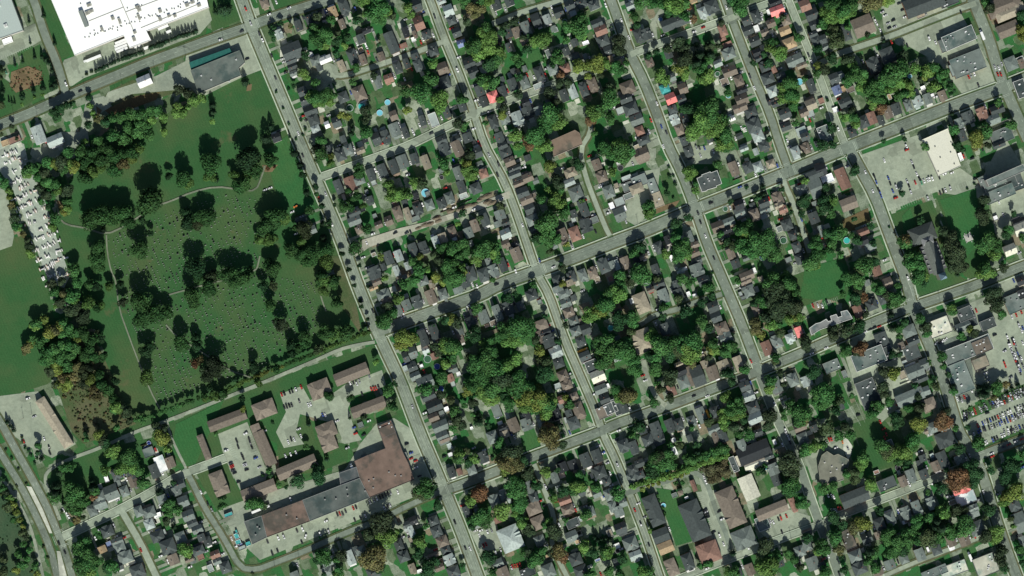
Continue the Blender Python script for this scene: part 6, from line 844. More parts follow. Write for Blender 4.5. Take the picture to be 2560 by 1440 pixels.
for t in range(60):
    k = t % 3; u_ = t/60
    px = 214+290*u_+rnd.uniform(-3, 3); py = 97-95*u_+(k-1)*9*rnd.random()
    if t % 4 == 0: px, py = rnd.uniform(200, 480), rnd.uniform(4, 90)-max(0, 0)
    if py > 125-.39*(px-190)+0 or py < -10: continue
    unit(rf, og, px, py, 1.1, 1.1, 9.06, .7, (.25, .26, .24))
for px, py, w, d in ((222,35,6,5),(232,30,5,4),(350,25,5,7),(346,20,5,4),(403,30,4,5),(403,50,4,6),(425,42,4,4),(440,42,4,4),(484,8,5,4),(500,16,5,4),(285,48,4,5),(302,55,3,8),(258,75,3,6),(340,83,4,4),(338,100,4,6),(226,15,6,4),(470,15,5,5),(350,45,3,8)):
    unit(rf, og, px, py, w*.8, d*.8, 9.06, 1.6, (.42, .42, .36), 'roof_unit')
for (p, q) in (((303,0),(338,82)),((225,55),(312,20)),((318,32),(470,-25)),((355,72),(500,12))):   # roof seams
    p, q = W(*p), W(*q); d = math.hypot(q[0]-p[0], q[1]-p[1]); a = math.atan2(q[1]-p[1], q[0]-p[0])
    b = MB(); b.box(0, -.35, 0, d, .35, .3, 0, (.34, .34, .3)); b.build('roof_seam', ['plain'], rf, (p[0]-og[0], p[1]-og[1], 9.06), a)
top, rf, og = polybuild('plant_building', 'pale grey-green flat-roofed plant building cut by the top left corner', 'building',
  [([(-60,-40),(28,-10),(61,78),(15,94),(-10,102),(-60,110)], 0, (.40, .47, .43), (.35, .4, .36))], 8.5)
rf.data.materials[0] = MT['plain']
for px, py in ((0,15),(18,66),(-5,50)): unit(rf, og, px, py, 3.6, 3.6, 8.06, 1.4, (.7, .72, .68), 'roof_unit')
top, rf, og = polybuild('warehouse', 'dark grey flat-roofed warehouse with a teal strip along its north side', 'warehouse',
  [([(478,177),(600,127),(613,158),(598,172),(604,190),(498,235)], 0, (.125, .15, .132), (.18, .21, .18))], 7)
b = MB(); q = [(W(*p)[0]-og[0], W(*p)[1]-og[1]) for p in ((474,157),(575,121),(582,134),(479,175))][::-1]
b.prism(q, 0, 5.4, 0, (.02, .12, .10)); b.build('teal_lean_to', ['roof'], top)
for px, py in ((592,150),(530,200),(505,190),(575,205)): unit(rf, og, px, py, 1.6, 1.6, 6.56, .9, (.6, .62, .6), 'roof_unit')
BRN = (.175, .125, .098); DGR = (.10, .118, .108)
top, rf, og = polybuild('strip_mall', 'long stepped strip mall with patchy brown and grey flat roofs beside its parking lot', 'strip mall',
 [([(611,1303),(655,1288),(669,1342),(632,1360)], 0, DGR, GRY),([(655,1288),(757,1249),(776,1302),(669,1342)], .3, BRN, (.12,.09,.08)),
  ([(757,1249),(852,1212),(900,1194),(925,1243),(776,1302)], .1, DGR, GRY),([(848,1182),(892,1166),(900,1194),(852,1212)], -.6, (.11,.12,.12), GRY),
  ([(892,1166),(886,1152),(918,1138),(964,1120),(946,1072),(981,1057),(1007,1128),(1022,1158),(1036,1198),(925,1243),(900,1194)], .7, BRN, (.12,.09,.08))], 6.5)
rnd = random.Random(5)
for _ in range(16):
    u_ = rnd.random(); unit(rf, og, 640+u_*370, 1325-u_*150+rnd.uniform(-14, 14), 1.5, 1.3, 6.9, .9, (.4, .4, .38), 'roof_unit')
polybuild('zigzag_apartment_building', 'grey flat-roofed apartment block with a zigzag white-edged north side facing its parking', 'building',
 [([(2021,820),(2038,808),(2048,806),(2063,797),(2068,803),(2076,801),(2073,790),(2088,785),(2092,793),(2102,790),(2099,779),(2115,775),(2121,783),(2129,796),(2048,824),(2026,838)], 0, (.22,.23,.22), WHT)], 10)
top, rf, og = polybuild('office_building', 'dark grey flat-roofed office with notched white parapet edges on a corner lawn', 'office',
 [([(1740,447),(1753,441),(1752,438),(1774,430),(1775,433),(1791,427),(1803,460),(1789,466),(1790,469),(1766,476),(1766,478),(1753,481)], 0, (.09,.105,.10), WHT)], 12)
for px, py in ((1768,448),(1771,453),(1784,450),(1759,460)): unit(rf, og, px, py, 1.4, 1.4, 11.56, 1, (.7, .7, .68), 'roof_unit')
polybuild('tower_block', 'tall pale slab block casting the longest dark shadow by the right edge', 'office', [([(2458,452),(2550,412),(2557,428),(2465,468)], 0, 'g', (.5,.5,.45))], 19)
polybuild('institution', 'brown flat-roofed institution with the biggest roof among the middle blocks', 'institution',
 [([(1378,352),(1437,326),(1449,334),(1456,362),(1384,393)], 0, (.20, .15, .11), (.25, .2, .16))], 9)
top, rf, og = polybuild('retail_hall', 'pale beige clean rectangular retail hall at the edge of the big parking lot', 'retail hall',
 [([(2303,350),(2367,322),(2399,416),(2344,441)], 0, (.66, .66, .54), (.7, .7, .6))], 8)
rf.data.materials[0] = MT['plain']
for px, py in ((2335,368),(2348,395),(2374,382),(2383,411),(2343,430),(2375,357)): unit(rf, og, px, py, 1.2, 1.2, 7.56, .9, (.35, .35, .3), 'roof_unit')
top, rf, og = polybuild('care_complex', 'grey-brown many-cornered flat complex with pale paved garden beside it', 'institution',
 [([(2053,1137),(2066,1127),(2083,1138),(2093,1134),(2120,1148),(2120,1164),(2110,1180),(2108,1198),(2085,1205),(2060,1210),(2048,1200),(2044,1165)], 0, (.19, .195, .15), (.3, .3, .24))], 6.5)
for px, py in ((2078,1165),(2090,1172),(2075,1180),(2105,1160),(2060,1155)): unit(rf, og, px, py, 1.5, 1.5, 6.06, .8, (.6, .6, .55), 'roof_unit')
# school
top = empty('school', (*W(138,1056), 0), R(32)); P = house_parts(10.5, 58, 'X', 't', random.Random(2), 'A')
P['roof'].build('roof', ['roof', 'plain'], top); P['wall'].build('wall', ['wall'], top); tag(top, 'long tan-roofed low school set diagonally between parking and scrub', 'school')
# church
top = empty('church', (*W(2331,644), 0), R(21)); cr = (.165, .185, .165); st = (.34, .32, .28)
w = MB(); rf = MB(); gable(rf, w, 0, 0, 11.5, 35, 9, 7.5, 'y', cr, st, .3); w.box(-5.75, -17.5, 0, 5.75, 17.5, 9, 0, st)
w.build('wall', ['wall'], top); rfo = rf.build('roof', ['roof'], top)
a_ = MB(); 
for s in (1, -1):
    q = [(s*5.8, -15, 8.3), (s*5.8, 15, 8.3), (s*9.6, 15, 6.2), (s*9.6, -15, 6.2)]
    if s > 0: q = q[::-1]
    slab(a_, q, .15, 0, (.14, .145, .15)); a_.box(min(s*5.8, s*9.4), -14.8, 0, max(s*5.8, s*9.4), 14.8, 6.0, 0, st)
a_.build('aisle', ['roof'], top)
for s in (1, -1):
    for yy in (-11, -5.5, 0, 5.5, 11):
        d = MB(); gable(d, d, s*7.6, yy, 2.6, 2.2, 7.6, 1.1, 'x', cr, st, .1); d.build('dormer', ['roof'], top)
t_ = MB(); t_.box(-3.4, -24, 0, 3.4, -17.6, 24, 0, st); t_.build('tower', ['wall'], top)
sp = MB(); sp.add([(-3.7, -24.3, 24), (3.7, -24.3, 24), (3.7, -17.3, 24), (-3.7, -17.3, 24), (0, -20.8, 44)], [(3, 2, 1, 0), (0, 1, 4), (1, 2, 4), (2, 3, 4), (3, 0, 4)], 0, (.16, .24, .30)); sp.build('spire', ['roof'], top)
c_ = MB(); hip(c_, -2, 27, 27, 18, 8.5, 5.5, (.075, .088, .08)); hip(c_, 0, 19.5, 12, 9, 10.5, 3.5, (.2, .21, .21)); c_.build('chancel_roof', ['roof'], top)
c2 = MB(); c2.box(-15.3, 18.2, 0, 11.3, 35.8, 8.4, 0, st); c2.build('chancel_wall', ['wall'], top)
tag(top, 'stone church with slate nave, dormers and a pointed steeple among tall trees', 'church')
# monument on the church green
top = empty('monument', (*W(2421,594), 0), R(22)); m = MB()
for i in range(4): m.box(-4+i*.8, -4+i*.8, i*.3, 4-i*.8, 4-i*.8, .3+i*.3, 0, (.42, .42, .38))
m.build('plinth', ['plain'], top); m = MB(); m.cyl(0, 0, 1.2, 6.5, .75, .3, 4, 0, (.5, .5, .46)); m.build('obelisk', ['plain'], top)
for a in range(6):
    m = MB(); m.box(-.5, -.3, 0, .5, .3, 1.1, 0, (.6, .6, .58)); m.build('bollard_stone', ['plain'], top, (5.5*math.cos(a), 5.5*math.sin(a), 0), a)
tag(top, 'small stepped stone monument on the lawn east of the church', 'monument')
# ------------------------------------------------------------------ driveways and patios
dv = MB(); pt = MB(); nd = 0; DCARS = []
SL = [(P, hw, r) for (P, hw, r) in LINES if 's' in r[3] or 'S' in r[3]]
SP = np.concatenate([l[0] for l in SL]); SW = np.concatenate([[l[1]]*len(l[0]) for l in SL])
rnd = random.Random(77)
for i, h in enumerate(H):
    if hclass(h) != 'house': continue
    x, y = W(h[0], h[1]); d = np.hypot(SP[:, 0]-x, SP[:, 1]-y); j = int(np.argmin(d))
    if d[j] > 42: continue
    q = SP[j]; dirv = np.array((x, y))-q; dirv /= np.linalg.norm(dirv)
    # snap the drive to the street grid
    u = np.array((math.cos(R(22)), math.sin(R(22)))); v = np.array((-u[1], u[0]))
    ax, other, half, oh = (u, v, h[3]/2, h[2]/2) if abs(dirv@u) > abs(dirv@v) else (v, u, h[2]/2, h[3]/2)
    s = 1 if dirv@ax > 0 else -1; side = rnd.choice((1, 1, -1)); w = rnd.uniform(1.2, 1.9)
    c0 = np.array((x, y))+other*side*(half+w+.3); L = abs((np.array((x, y))-q)@ax)
    e0 = c0+ax*s*oh*rnd.uniform(.2, 1.6); e1 = c0-ax*s*(L-SW[j]+.5)
    vs = [e0-other*w, e0+other*w, e1+other*w, e1-other*w]
    if area([tuple(p) for p in vs]) < 0: vs = vs[::-1]
    dv.add([(*p, .30+.0008*(nd % 90)) for p in vs], [(0, 1, 2, 3)]); nd += 1
    if rnd.random() < .5:
        c = c0-ax*s*rnd.uniform(0, max(1, min(9, L-SW[j]-5))); DCARS.append((c[0], c[1], 22 if ax is v else 112, rnd.choice('wwwwssskdgrb')))
    if rnd.random() < .45:      # paved patio behind the house
        w2, l2 = rnd.uniform(1.5, 3.2), rnd.uniform(1.5, 3.5); c = np.array((x, y))+ax*s*(oh+l2+1)+other*rnd.uniform(-3, 3)
        q4 = [tuple(c+other*a_*w2+ax*b_*l2) for a_, b_ in ((-1, -1), (1, -1), (1, 1), (-1, 1))]
        if area(q4) < 0: q4 = q4[::-1]
        pt.add([(*p, .376) for p in q4], [(0, 1, 2, 3)])
tag(dv.build('driveway', ['drive']), kind='structure'); tag(pt.build('patio', ['conc']), kind='structure')

# ------------------------------------------------------------------ trees
def mesh_np(name, V, F, colf, mats, mi=None):
    me = bpy.data.meshes.new(name); nv, nf = len(V), len(F); k = F.shape[1]
    me.vertices.add(nv); me.vertices.foreach_set('co', V.astype(np.float32).ravel())
    me.loops.add(nf*k); me.loops.foreach_set('vertex_index', F.astype(np.int32).ravel())
    me.polygons.add(nf); me.polygons.foreach_set('loop_start', np.arange(0, nf*k, k, dtype=np.int32))
    for m in mats: me.materials.append(MT[m])
    if mi is not None: me.polygons.foreach_set('material_index', mi.astype(np.int32))
    me.update(calc_edges=True)
    a = me.attributes.new('Col', 'FLOAT_COLOR', 'FACE'); c = np.ones((nf, 4), np.float32); c[:, :3] = colf
    a.data.foreach_set('color', c.ravel()); return me
def leaves(seed, s, n, conifer=False):
    """unit crown: leaf clumps on lobes; returns quad corner array and colours"""
    g = np.random.default_rng(seed)
    if conifer:
        t = g.random(n)**.75; ang = g.random(n)*2*np.pi; tiers = 1+.22*np.sin(t*34)
        rr = (1-t)**.62*tiers*(.7+.35*g.random(n))+.03
        C = np.c_[rr*np.cos(ang), rr*np.sin(ang), t*2-1]; Nn = np.c_[np.cos(ang), np.sin(ang), .7+0*ang]
    else:
        nl = g.integers(6, 10); A = g.random(nl)*2*np.pi; D = .25+.42*g.random(nl)**.7
        L = np.c_[D*np.cos(A), D*np.sin(A), -.3+.75*g.random(nl)]; Rl = .34+.22*g.random(nl); L[0] = (0, 0, .15); Rl[0] = .62
        i = g.choice(nl, n, p=Rl**2/np.sum(Rl**2)); d = g.normal(size=(n, 3)); d /= np.linalg.norm(d, axis=1)[:, None]
        d[:, 2] = np.where(g.random(n) < .75, np.abs(d[:, 2]), d[:, 2])
        C = L[i]+d*(Rl[i]*(.78+.34*g.random(n)))[:, None]*np.array((1, 1, .85)); Nn = d
    Nn = Nn+.42*g.normal(size=(n, 3)); Nn /= np.linalg.norm(Nn, axis=1)[:, None]
    U = np.cross(Nn, g.normal(size=(n, 3))); U /= np.linalg.norm(U, axis=1)[:, None]; Vv = np.cross(Nn, U)
    sz = s*(.6+.8*g.random(n))[:, None]; U = U*sz; Vv = Vv*sz*(.6+.5*g.random(n))[:, None]
    Q = np.stack([C-U-Vv*.5, C+U*.7-Vv, C+U+Vv*.6, C-U*.6+Vv], 1)
    b = (.72+.56*g.random(n)); lob = .85+.3*g.random(12)
    if not conifer: b = b*lob[i % 12]
    col = np.c_[b*(.9+.25*g.random(n)), b, b*(.8+.3*g.random(n))]
    return Q, col
CL = [(0, .27, 130), (2.2, .19, 260), (3.6, .125, 560), (5.6, .085, 1150), (8.5, .062, 2100)]
VAR = {}
for ci, (r0, s, n) in enumerate(CL):
    VAR[ci] = [leaves(100*ci+v, s, n) for v in range(4)]
    VAR[('e', ci)] = [leaves(900+10*ci+v, s*.9, int(n*.9), True) for v in range(2)]
def cls(r): return max(i for i, c in enumerate(CL) if r >= c[0])
TC = {'d': ((.027, .082, .032), 'dark green'), 'm': ((.050, .146, .044), 'green'), 'l': ((.105, .215, .055), 'yellow-green'), 'y': ((.15, .205, .05), 'golden yellow'),  # some 'd' entries are dark shadow areas, built as dark green crowns
 'o': ((.125, .130, .055), 'orange-brown'), 'r': ((.155, .098, .052), 'red'), 'p': ((.040, .068, .034), 'dark russet'), 'e': ((.022, .055, .028), 'dark green'), 's': ((.06, .095, .042), 'olive'), 'S': ((.085, .085, .045), 'brown')}
T = []
for e in rows(TD):
    x, y, r = float(e[0])/4, float(e[1])/4, float(e[2])*.105
    r *= (1.0 if x < 930 else 1.07); X, Y = W(x, y); T.append((X, Y, r, e[3]))
def tkind(t):
    if t[3] == 'e': return 'conifer'
    return 'shrub' if t[2] < 2.3 or t[3] == 'S' else 'tree'
MESHC = {}
def crown_mesh(kind, ci, v):
    k = (kind == 'conifer', ci, v)
    if k not in MESHC:
        Q, col = VAR[('e', ci) if kind == 'conifer' else ci][v]
        MESHC[k] = mesh_np('crown', Q.reshape(-1, 3), np.arange(len(Q)*4).reshape(-1, 4), col, ['leaf'])
    return MESHC[k]
def trunk_mesh(rnd, limbs=5):
    b = MB(); b.cyl(0, 0, 0, .62, .045, .03, 7, 0, (.09, .07, .05))
    for i in range(limbs):
        a = i*2.4; b.tube((0, 0, .35+.04*i), (.22*math.cos(a), .22*math.sin(a), .62+.03*i), .02, .008, 5, 0, (.09, .07, .05))
    return b.mesh('trunk', ['bark'])
TRK = [trunk_mesh(random.Random(i)) for i in range(2)]
bk = {}
for i, t in enumerate(T): bk.setdefault(tkind(t), []).append(i)
TS = set()
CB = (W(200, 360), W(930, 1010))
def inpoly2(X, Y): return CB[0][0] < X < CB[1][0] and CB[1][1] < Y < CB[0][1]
for k, L in bk.items(): TS |= set(sorted(L, key=lambda i: -T[i][2])[:300])
accQ, accC = {'tree': [], 'shrub': [], 'conifer': []}, {'tree': [], 'shrub': [], 'conifer': []}
for i, t in enumerate(T):
    X, Y, r, c = t; rnd = random.Random(i*13+1); k = tkind(t); ci = cls(r)
    base, cw = TC[c]; f = rnd.uniform(.8, 1.25); g_ = rnd.uniform(.9, 1.12)
    col = (base[0]*f*g_, base[1]*f, base[2]*f)
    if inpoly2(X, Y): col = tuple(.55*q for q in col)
    if k == 'conifer': Ht = 2.5*r+3; rz = Ht*.48; zc = Ht*.52
    elif k == 'shrub': rz = r*.75; zc = r*.8; Ht = zc+rz
    else: zc = min(4.2+.76*r, 18); rz = min(r*1.02, zc-1.6); Ht = zc+rz
    v = rnd.randrange(2 if k == 'conifer' else 4); rot = rnd.uniform(0, 6.28); sx, sy = r*rnd.uniform(.92, 1.12), r*rnd.uniform(.92, 1.12)
    if i in TS:
        nm = {'tree': 'broadleaf_tree', 'conifer': 'conifer_tree', 'shrub': 'shrub'}[k]
        top = empty(nm, (X, Y, 0), rot)
        o = bpy.data.objects.new('crown' if k != 'shrub' else 'foliage', crown_mesh(k, ci, v)); COL.objects.link(o); o.parent = top
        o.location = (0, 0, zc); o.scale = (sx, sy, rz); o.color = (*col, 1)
        if k != 'shrub':
            o = bpy.data.objects.new('trunk', TRK[i % 2]); COL.objects.link(o); o.parent = top; o.scale = (Ht*.6, Ht*.6, Ht)
        tag(top, cat=k if k != 'conifer' else 'conifer', group={'tree': 'trees of the yards and cemetery', 'conifer': 'conifers of the district', 'shrub': 'shrubs and young trees'}[k])
        PENDING.append([top, cw, '', k, X, Y])
    else:
        Q, cc = VAR[('e', ci) if k == 'conifer' else ci][v]
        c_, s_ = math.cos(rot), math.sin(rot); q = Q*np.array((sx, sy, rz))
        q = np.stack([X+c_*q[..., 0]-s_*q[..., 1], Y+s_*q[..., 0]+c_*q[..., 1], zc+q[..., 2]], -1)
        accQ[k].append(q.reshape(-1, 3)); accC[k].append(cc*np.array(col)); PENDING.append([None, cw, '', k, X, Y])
for k in accQ:
    if accQ[k]:
        V = np.concatenate(accQ[k]); me = mesh_np('foliage', V, np.arange(len(V)).reshape(-1, 4), np.concatenate(accC[k]), ['leaf'])
        o = bpy.data.objects.new({'tree': 'small_yard_trees', 'shrub': 'small_shrubs', 'conifer': 'small_conifers'}[k], me); COL.objects.link(o)
        tag(o, 'smallest trees and bushes filling the back yards and hedgerows', 'trees', kind='stuff')
# low ground plants of the scrub meadow and yards
Vs, Cs = [], []
def scatter(poly, n, cols, r0, r1, seed):
    g = np.random.default_rng(seed); P = np.array([W(*p) for p in poly]); lo, hi = P.min(0), P.max(0); k = 0
    def inside(x, y):
        c = False; j = len(P)-1
        for i in range(len(P)):
            if (P[i][1] > y) != (P[j][1] > y) and x < (P[j][0]-P[i][0])*(y-P[i][1])/(P[j][1]-P[i][1])+P[i][0]: c = not c
            j = i
        return c
    while k < n:
        x, y = lo+(hi-lo)*g.random(2)
        if not inside(x, y): continue
        k += 1; r = r0+(r1-r0)*g.random()**2; Q, cc = VAR[0][g.integers(4)]
        if in_road((x, y), pad=r): continue
        Vs.append((Q*np.array((r, r, r*.7))+np.array((x, y, r*.6))).reshape(-1, 3)); Cs.append(cc*np.array(cols[g.integers(len(cols))]))
BR = [(.09, .085, .045), (.065, .095, .04), (.12, .13, .05), (.05, .08, .03), (.12, .095, .055)]
scatter([(150,960),(190,860),(240,870),(285,960),(335,1060),(210,1105),(185,1080)], 420, BR, .5, 1.6, 1)
scatter([(-10,1230),(30,1240),(80,1360),(105,1440),(-10,1440)], 45, [(.03, .07, .03), (.04, .08, .035), (.08, .12, .04), (.03, .06, .03)], .5, 1.5, 2)
scatter([(105,860),(180,840),(235,900),(270,1000),(200,1000)], 200, BR, .6, 1.7, 3)
scatter([(40,175),(100,165),(112,190),(95,222),(30,235),(20,200)], 130, BR+[(.17, .08, .05)]*3, .4, 1.0, 4)
scatter([(1745,1170),(1810,1130),(1835,1190),(1780,1215)], 90, [(.09, .085, .045), (.07, .08, .04)], .5, 1.3, 6)
V = np.concatenate(Vs); o = bpy.data.objects.new('scrub', mesh_np('scrub', V, np.arange(len(V)).reshape(-1, 4), np.concatenate(Cs), ['leaf'])); COL.objects.link(o)
tag(o, 'rusty brown scrub and weeds in the rough meadows', 'scrub', kind='stuff')

# ------------------------------------------------------------------ cars
def loft(b, prof, mi, col, n_top=.78):
    """prof: list of (y, half width, z_low, z_high, half width at top)"""
    for i in range(len(prof)-1):
        A, B = prof[i], prof[i+1]
        va = [(-A[1], A[0], A[2]), (A[1], A[0], A[2]), (A[4], A[0], A[3]), (-A[4], A[0], A[3])]
        vb = [(-B[1], B[0], B[2]), (B[1], B[0], B[2]), (B[4], B[0], B[3]), (-B[4], B[0], B[3])]
        b.add(va+vb, [(0, 4, 5, 1), (1, 5, 6, 2), (2, 6, 7, 3), (3, 7, 4, 0)], mi, col)
    A, B = prof[0], prof[-1]
    b.add([(-A[1], A[0], A[2]), (A[1], A[0], A[2]), (A[4], A[0], A[3]), (-A[4], A[0], A[3])], [(0, 1, 2, 3)], mi, col)
    b.add([(-B[1], B[0], B[2]), (B[1], B[0], B[2]), (B[4], B[0], B[3]), (-B[4], B[0], B[3])], [(3, 2, 1, 0)], mi, col)
def car_meshes(kind):
    L, w, h = {'sedan': (2.35, .93, 1.42), 'suv': (2.4, .97, 1.75), 'van': (2.6, 1.0, 2.0)}[kind]
    body = MB(); gl = MB(); bh = .92 if kind != 'van' else 1.05
    loft(body, [(-L, .75, .35, .6, .7), (-L+.15, w, .25, .8, w-.1), (-L*.5, w, .2, bh, w-.05), (L*.35, w, .2, bh, w-.05), (L-.3, w, .25, .82, w-.12), (L, .78, .35, .6, .7)], 0, (1, 1, 1))
    y0, y1 = (-L*.62, L*.25) if kind == 'sedan' else (-L*.9, L*.3)
    rw = .62 if kind == 'sedan' else .74
    loft(gl, [(y0-.25, w-.12, bh-.05, bh, w-.14), (y0+.35, w-.1, bh-.05, h-.04, rw), (y1-.45, w-.1, bh-.05, h-.04, rw), (y1+.45, w-.12, bh-.05, bh, w-.14)], 0, (1, 1, 1))
    body.box(-rw+.02, y0+.4, h-.045, rw-.02, y1-.5, h, 0, (1, 1, 1))
    for sx in (1, -1):
        for y in (-L*.6, L*.62):
            n = 10; body.add([(sx*(w-.02)-(0 if sx > 0 else -.0), y+.33*math.cos(2*math.pi*i/n), .33+.33*math.sin(2*math.pi*i/n)) for i in range(n)]+[(sx*(w-.24), y+.33*math.cos(2*math.pi*i/n), .33+.33*math.sin(2*math.pi*i/n)) for i in range(n)],
                [tuple(range(n)) if sx > 0 else tuple(range(n-1, -1, -1))]+[(i, n+i, n+(i+1) % n, (i+1) % n) for i in range(n)], 1, (.02, .02, .02))
    return body, gl
CM = {k: car_meshes(k) for k in ('sedan', 'suv', 'van')}
CMM = {k: (v[0].mesh('car_body', ['paint', 'plain']), v[1].mesh('window', ['glass'])) for k, v in CM.items()}
CC = {'w': ((.78, .79, .78), 'white'), 's': ((.5, .51, .52), 'silver'), 'k': ((.025, .027, .03), 'black'), 'd': ((.06, .065, .07), 'dark grey'), 'g': ((.25, .27, .27), 'grey'),
 'r': ((.45, .04, .03), 'red'), 'b': ((.06, .10, .32), 'blue'), 'n': ((.08, .28, .16), 'green'), 'o': ((.6, .2, .05), 'orange')}
KS = list(CC)
cars = []
for e in rows(CD):
    x, y = W(float(e[0])/4, float(e[1])/4); d = e[2]
    rot = 22 if d == 'u' else 112 if d == 'v' else float(d)
    cars.append((x, y, rot, e[3]))
cars += DCARS
csb = MB()
for i, (x, y, rot, c) in enumerate(cars):
    rnd = random.Random(i*5+2); kd = rnd.choice(('sedan', 'sedan', 'suv', 'suv', 'van'))
    if c == 'k' and rnd.random() < .45: c = rnd.choice('dkdgb')
    if c == 'w' and rnd.random() < .35: c = rnd.choice('sssw')
    col, cw = CC[c]; z = .55 if in_road((x, y)) else .2; a = R(rot+rnd.uniform(-3, 3)+(180 if rnd.random() < .5 else 0))
    if i < 300:
        o = bpy.data.objects.new('car', CMM[kd][0]); COL.objects.link(o); o.location = (x, y, z); o.rotation_euler = (0, 0, a); o.color = (*col, 1)
        g2 = bpy.data.objects.new('window', CMM[kd][1]); COL.objects.link(g2); g2.parent = o
        tag(o, cat='car' if kd != 'van' else 'van', group='cars parked and driving'); PENDING.append([o, cw, '', 'car', x, y])
    else:
        csb.merge(CM[kd][0], x, y, a, z, col, mimap=[0, 1]) if False else None
        b0 = MB(); b0.v = CM[kd][0].v; b0.f = CM[kd][0].f; b0.m = CM[kd][0].m; b0.c = [(col if m == 0 else k) for m, k in zip(CM[kd][0].m, CM[kd][0].c)]
        csb.merge(b0, x, y, a, z); csb.merge(CM[kd][1], x, y, a, z, mimap=[2]); PENDING.append([None, cw, '', 'car', x, y])
tag(csb.build('more_parked_cars', ['paint', 'plain', 'glass']), 'the other cars crowded on the lots and kerbs', 'cars', kind='stuff')
# trucks, trailers, buses
def vehicle(px, py, w, h, typ):
    x, y = W(px/4, py/4); L = max(w, h)*.105; wd = max(2.2, min(2.6, min(w, h)*.105)); rot = R(22) if h > w else R(112)
    top = empty({'s': 'school_bus', 't': 'trailer', 'c': 'truck_cab'}[typ[0]] if not typ.startswith('truck') else 'box_truck', (x, y, .55 if in_road((x, y)) else .2), rot)
    if typ.startswith('school'):
        b = MB(); loft(b, [(-L/2, 1.15, .6, 2.6, 1.0), (-L/2+.3, 1.2, .5, 3.0, 1.05), (L/2-2.2, 1.2, .5, 3.0, 1.05), (L/2-1.6, 1.2, .5, 2.8, 1.0)], 0, (.85, .42, .03)); loft(b, [(L/2-1.6, 1.0, .5, 1.7, .9), (L/2, .85, .6, 1.4, .75)], 0, (.85, .42, .03))
        b.box(-.5, -L/2+1, 3.0, .5, -L/2+2, 3.1, 0, (.8, .8, .8)); b.build('body', ['paint'], top)
        g3 = MB(); 
        for s in (1, -1): g3.box(s*1.21-.02, -L/2+.8, 1.7, s*1.21+.02, L/2-2.4, 2.4)
        g3.build('window', ['glass'], top)
        w_ = MB()
    else:
        col = (.82, .83, .8)
        if typ == 'cab': 
            b = MB(); loft(b, [(-L/2, 1.1, .8, 2.8, 1.0), (L/2-1.2, 1.1, .8, 2.8, 1.0), (L/2, 1.0, .8, 1.8, .9)], 0, (.7, .72, .7)); b.build('body', ['paint'], top)
        else:
            b = MB(); y1 = L/2 if typ == 'trailer' else L/2-2.6
            b.box(-wd/2, -L/2, 1.1, wd/2, y1, 3.9 if L > 9 else 3.1, 0, col); b.build('cargo_box', ['plain'], top)
            if typ != 'trailer':
                c = MB(); loft(c, [(L/2-2.4, 1.1, .7, 2.6, 1.0), (L/2-.9, 1.1, .7, 2.6, .95), (L/2, 1.0, .7, 1.5, .9)], 0, (.75, .76, .75)); c.build('cab', ['paint'], top)
    for yy in (-L/2+1.6, -L/2+2.8, L/2-1.5):
        wb = MB(); wb.tube((-1.1, yy, .5), (1.1, yy, .5), .5, .5, 10, 0, (.03, .03, .03)); wb.build('axle_wheels', ['plain'], top)
    return top
VL = {'trailer': ('white box trailer', 'trailer'), 'cab': ('white truck tractor', 'truck'), 'truckwhite': ('white box truck', 'truck'), 'truckwhiteu': ('white box truck', 'truck'), 'schoolbus': ('yellow school bus', 'bus'), 'schoolbusu': ('yellow school bus', 'bus')}
for e in rows(VD):
    top = vehicle(*[float(k) for k in e[:4]], e[4]); w_, c_ = VL[e[4]]
    tag(top, cat=c_); PENDING.append([top, w_.split()[0], '', ' '.join(w_.split()[1:]), top.location.x, top.location.y])

# ------------------------------------------------------------------ pools and trampolines
WC = {'t': ((.05, .42, .38), 'turquoise'), 'b': ((.18, .52, .62), 'light blue'), 'B': ((.03, .07, .28), 'deep blue'), 'u': ((.12, .22, .42), 'blue'), 'n': ((.03, .10, .05), 'green-covered'), 'k': ((.02, .022, .025), 'dark covered'), 's': ((.12, .13, .38), 'grey covered'), 'w': ((.85, .85, .82), 'white')}
for e in rows(OD):
    x, y = W(float(e[0])/4, float(e[1])/4); r = float(e[2])*.105; c = e[3]
    if c == 'w':
        top = empty('canopy_tent', (x, y, 0)); b = MB(); b.cyl(0, 0, 2.2, 3.4, r, .15, 16, 0, (.88, .88, .86)); b.build('canopy', ['plain'], top)
        for a in range(6):
            b = MB(); b.cyl((r-.3)*math.cos(a*1.05), (r-.3)*math.sin(a*1.05), 0, 2.25, .06, n=6, col=(.6, .6, .6)); b.build('pole', ['plain'], top)
        tag(top, cat='canopy'); PENDING.append([top, 'white', '', 'round canopy', x, y]); continue
    top = empty('above_ground_pool', (x, y, .05)); n = 28; b = MB()
    A = [2*math.pi*i/n for i in range(n)]
    for (ra, rb, z0, z1) in ((r, r, 0, 1.25), (r, r-.28, 1.25, 1.25), (r-.28, r-.28, 1.25, .9)):
        b.add([(ra*math.cos(a), ra*math.sin(a), z0) for a in A]+[(rb*math.cos(a), rb*math.sin(a), z1) for a in A], [(i, (i+1) % n, n+(i+1) % n, n+i) for i in range(n)], 0, (.62, .68, .66) if c not in 'k' else (.3, .3, .3))
    b.build('rim', ['plain'], top)
    b = MB(); b.add([((r-.27)*math.cos(a), (r-.27)*math.sin(a), 1.0) for a in A], [tuple(range(n))], 0, WC[c][0]); b.build('water', ['water' if c in 'tbBu' else 'plain'], top)
    tag(top, cat='pool', group='round pools in the back yards'); PENDING.append([top, WC[c][1], 'round', 'pool', x, y])
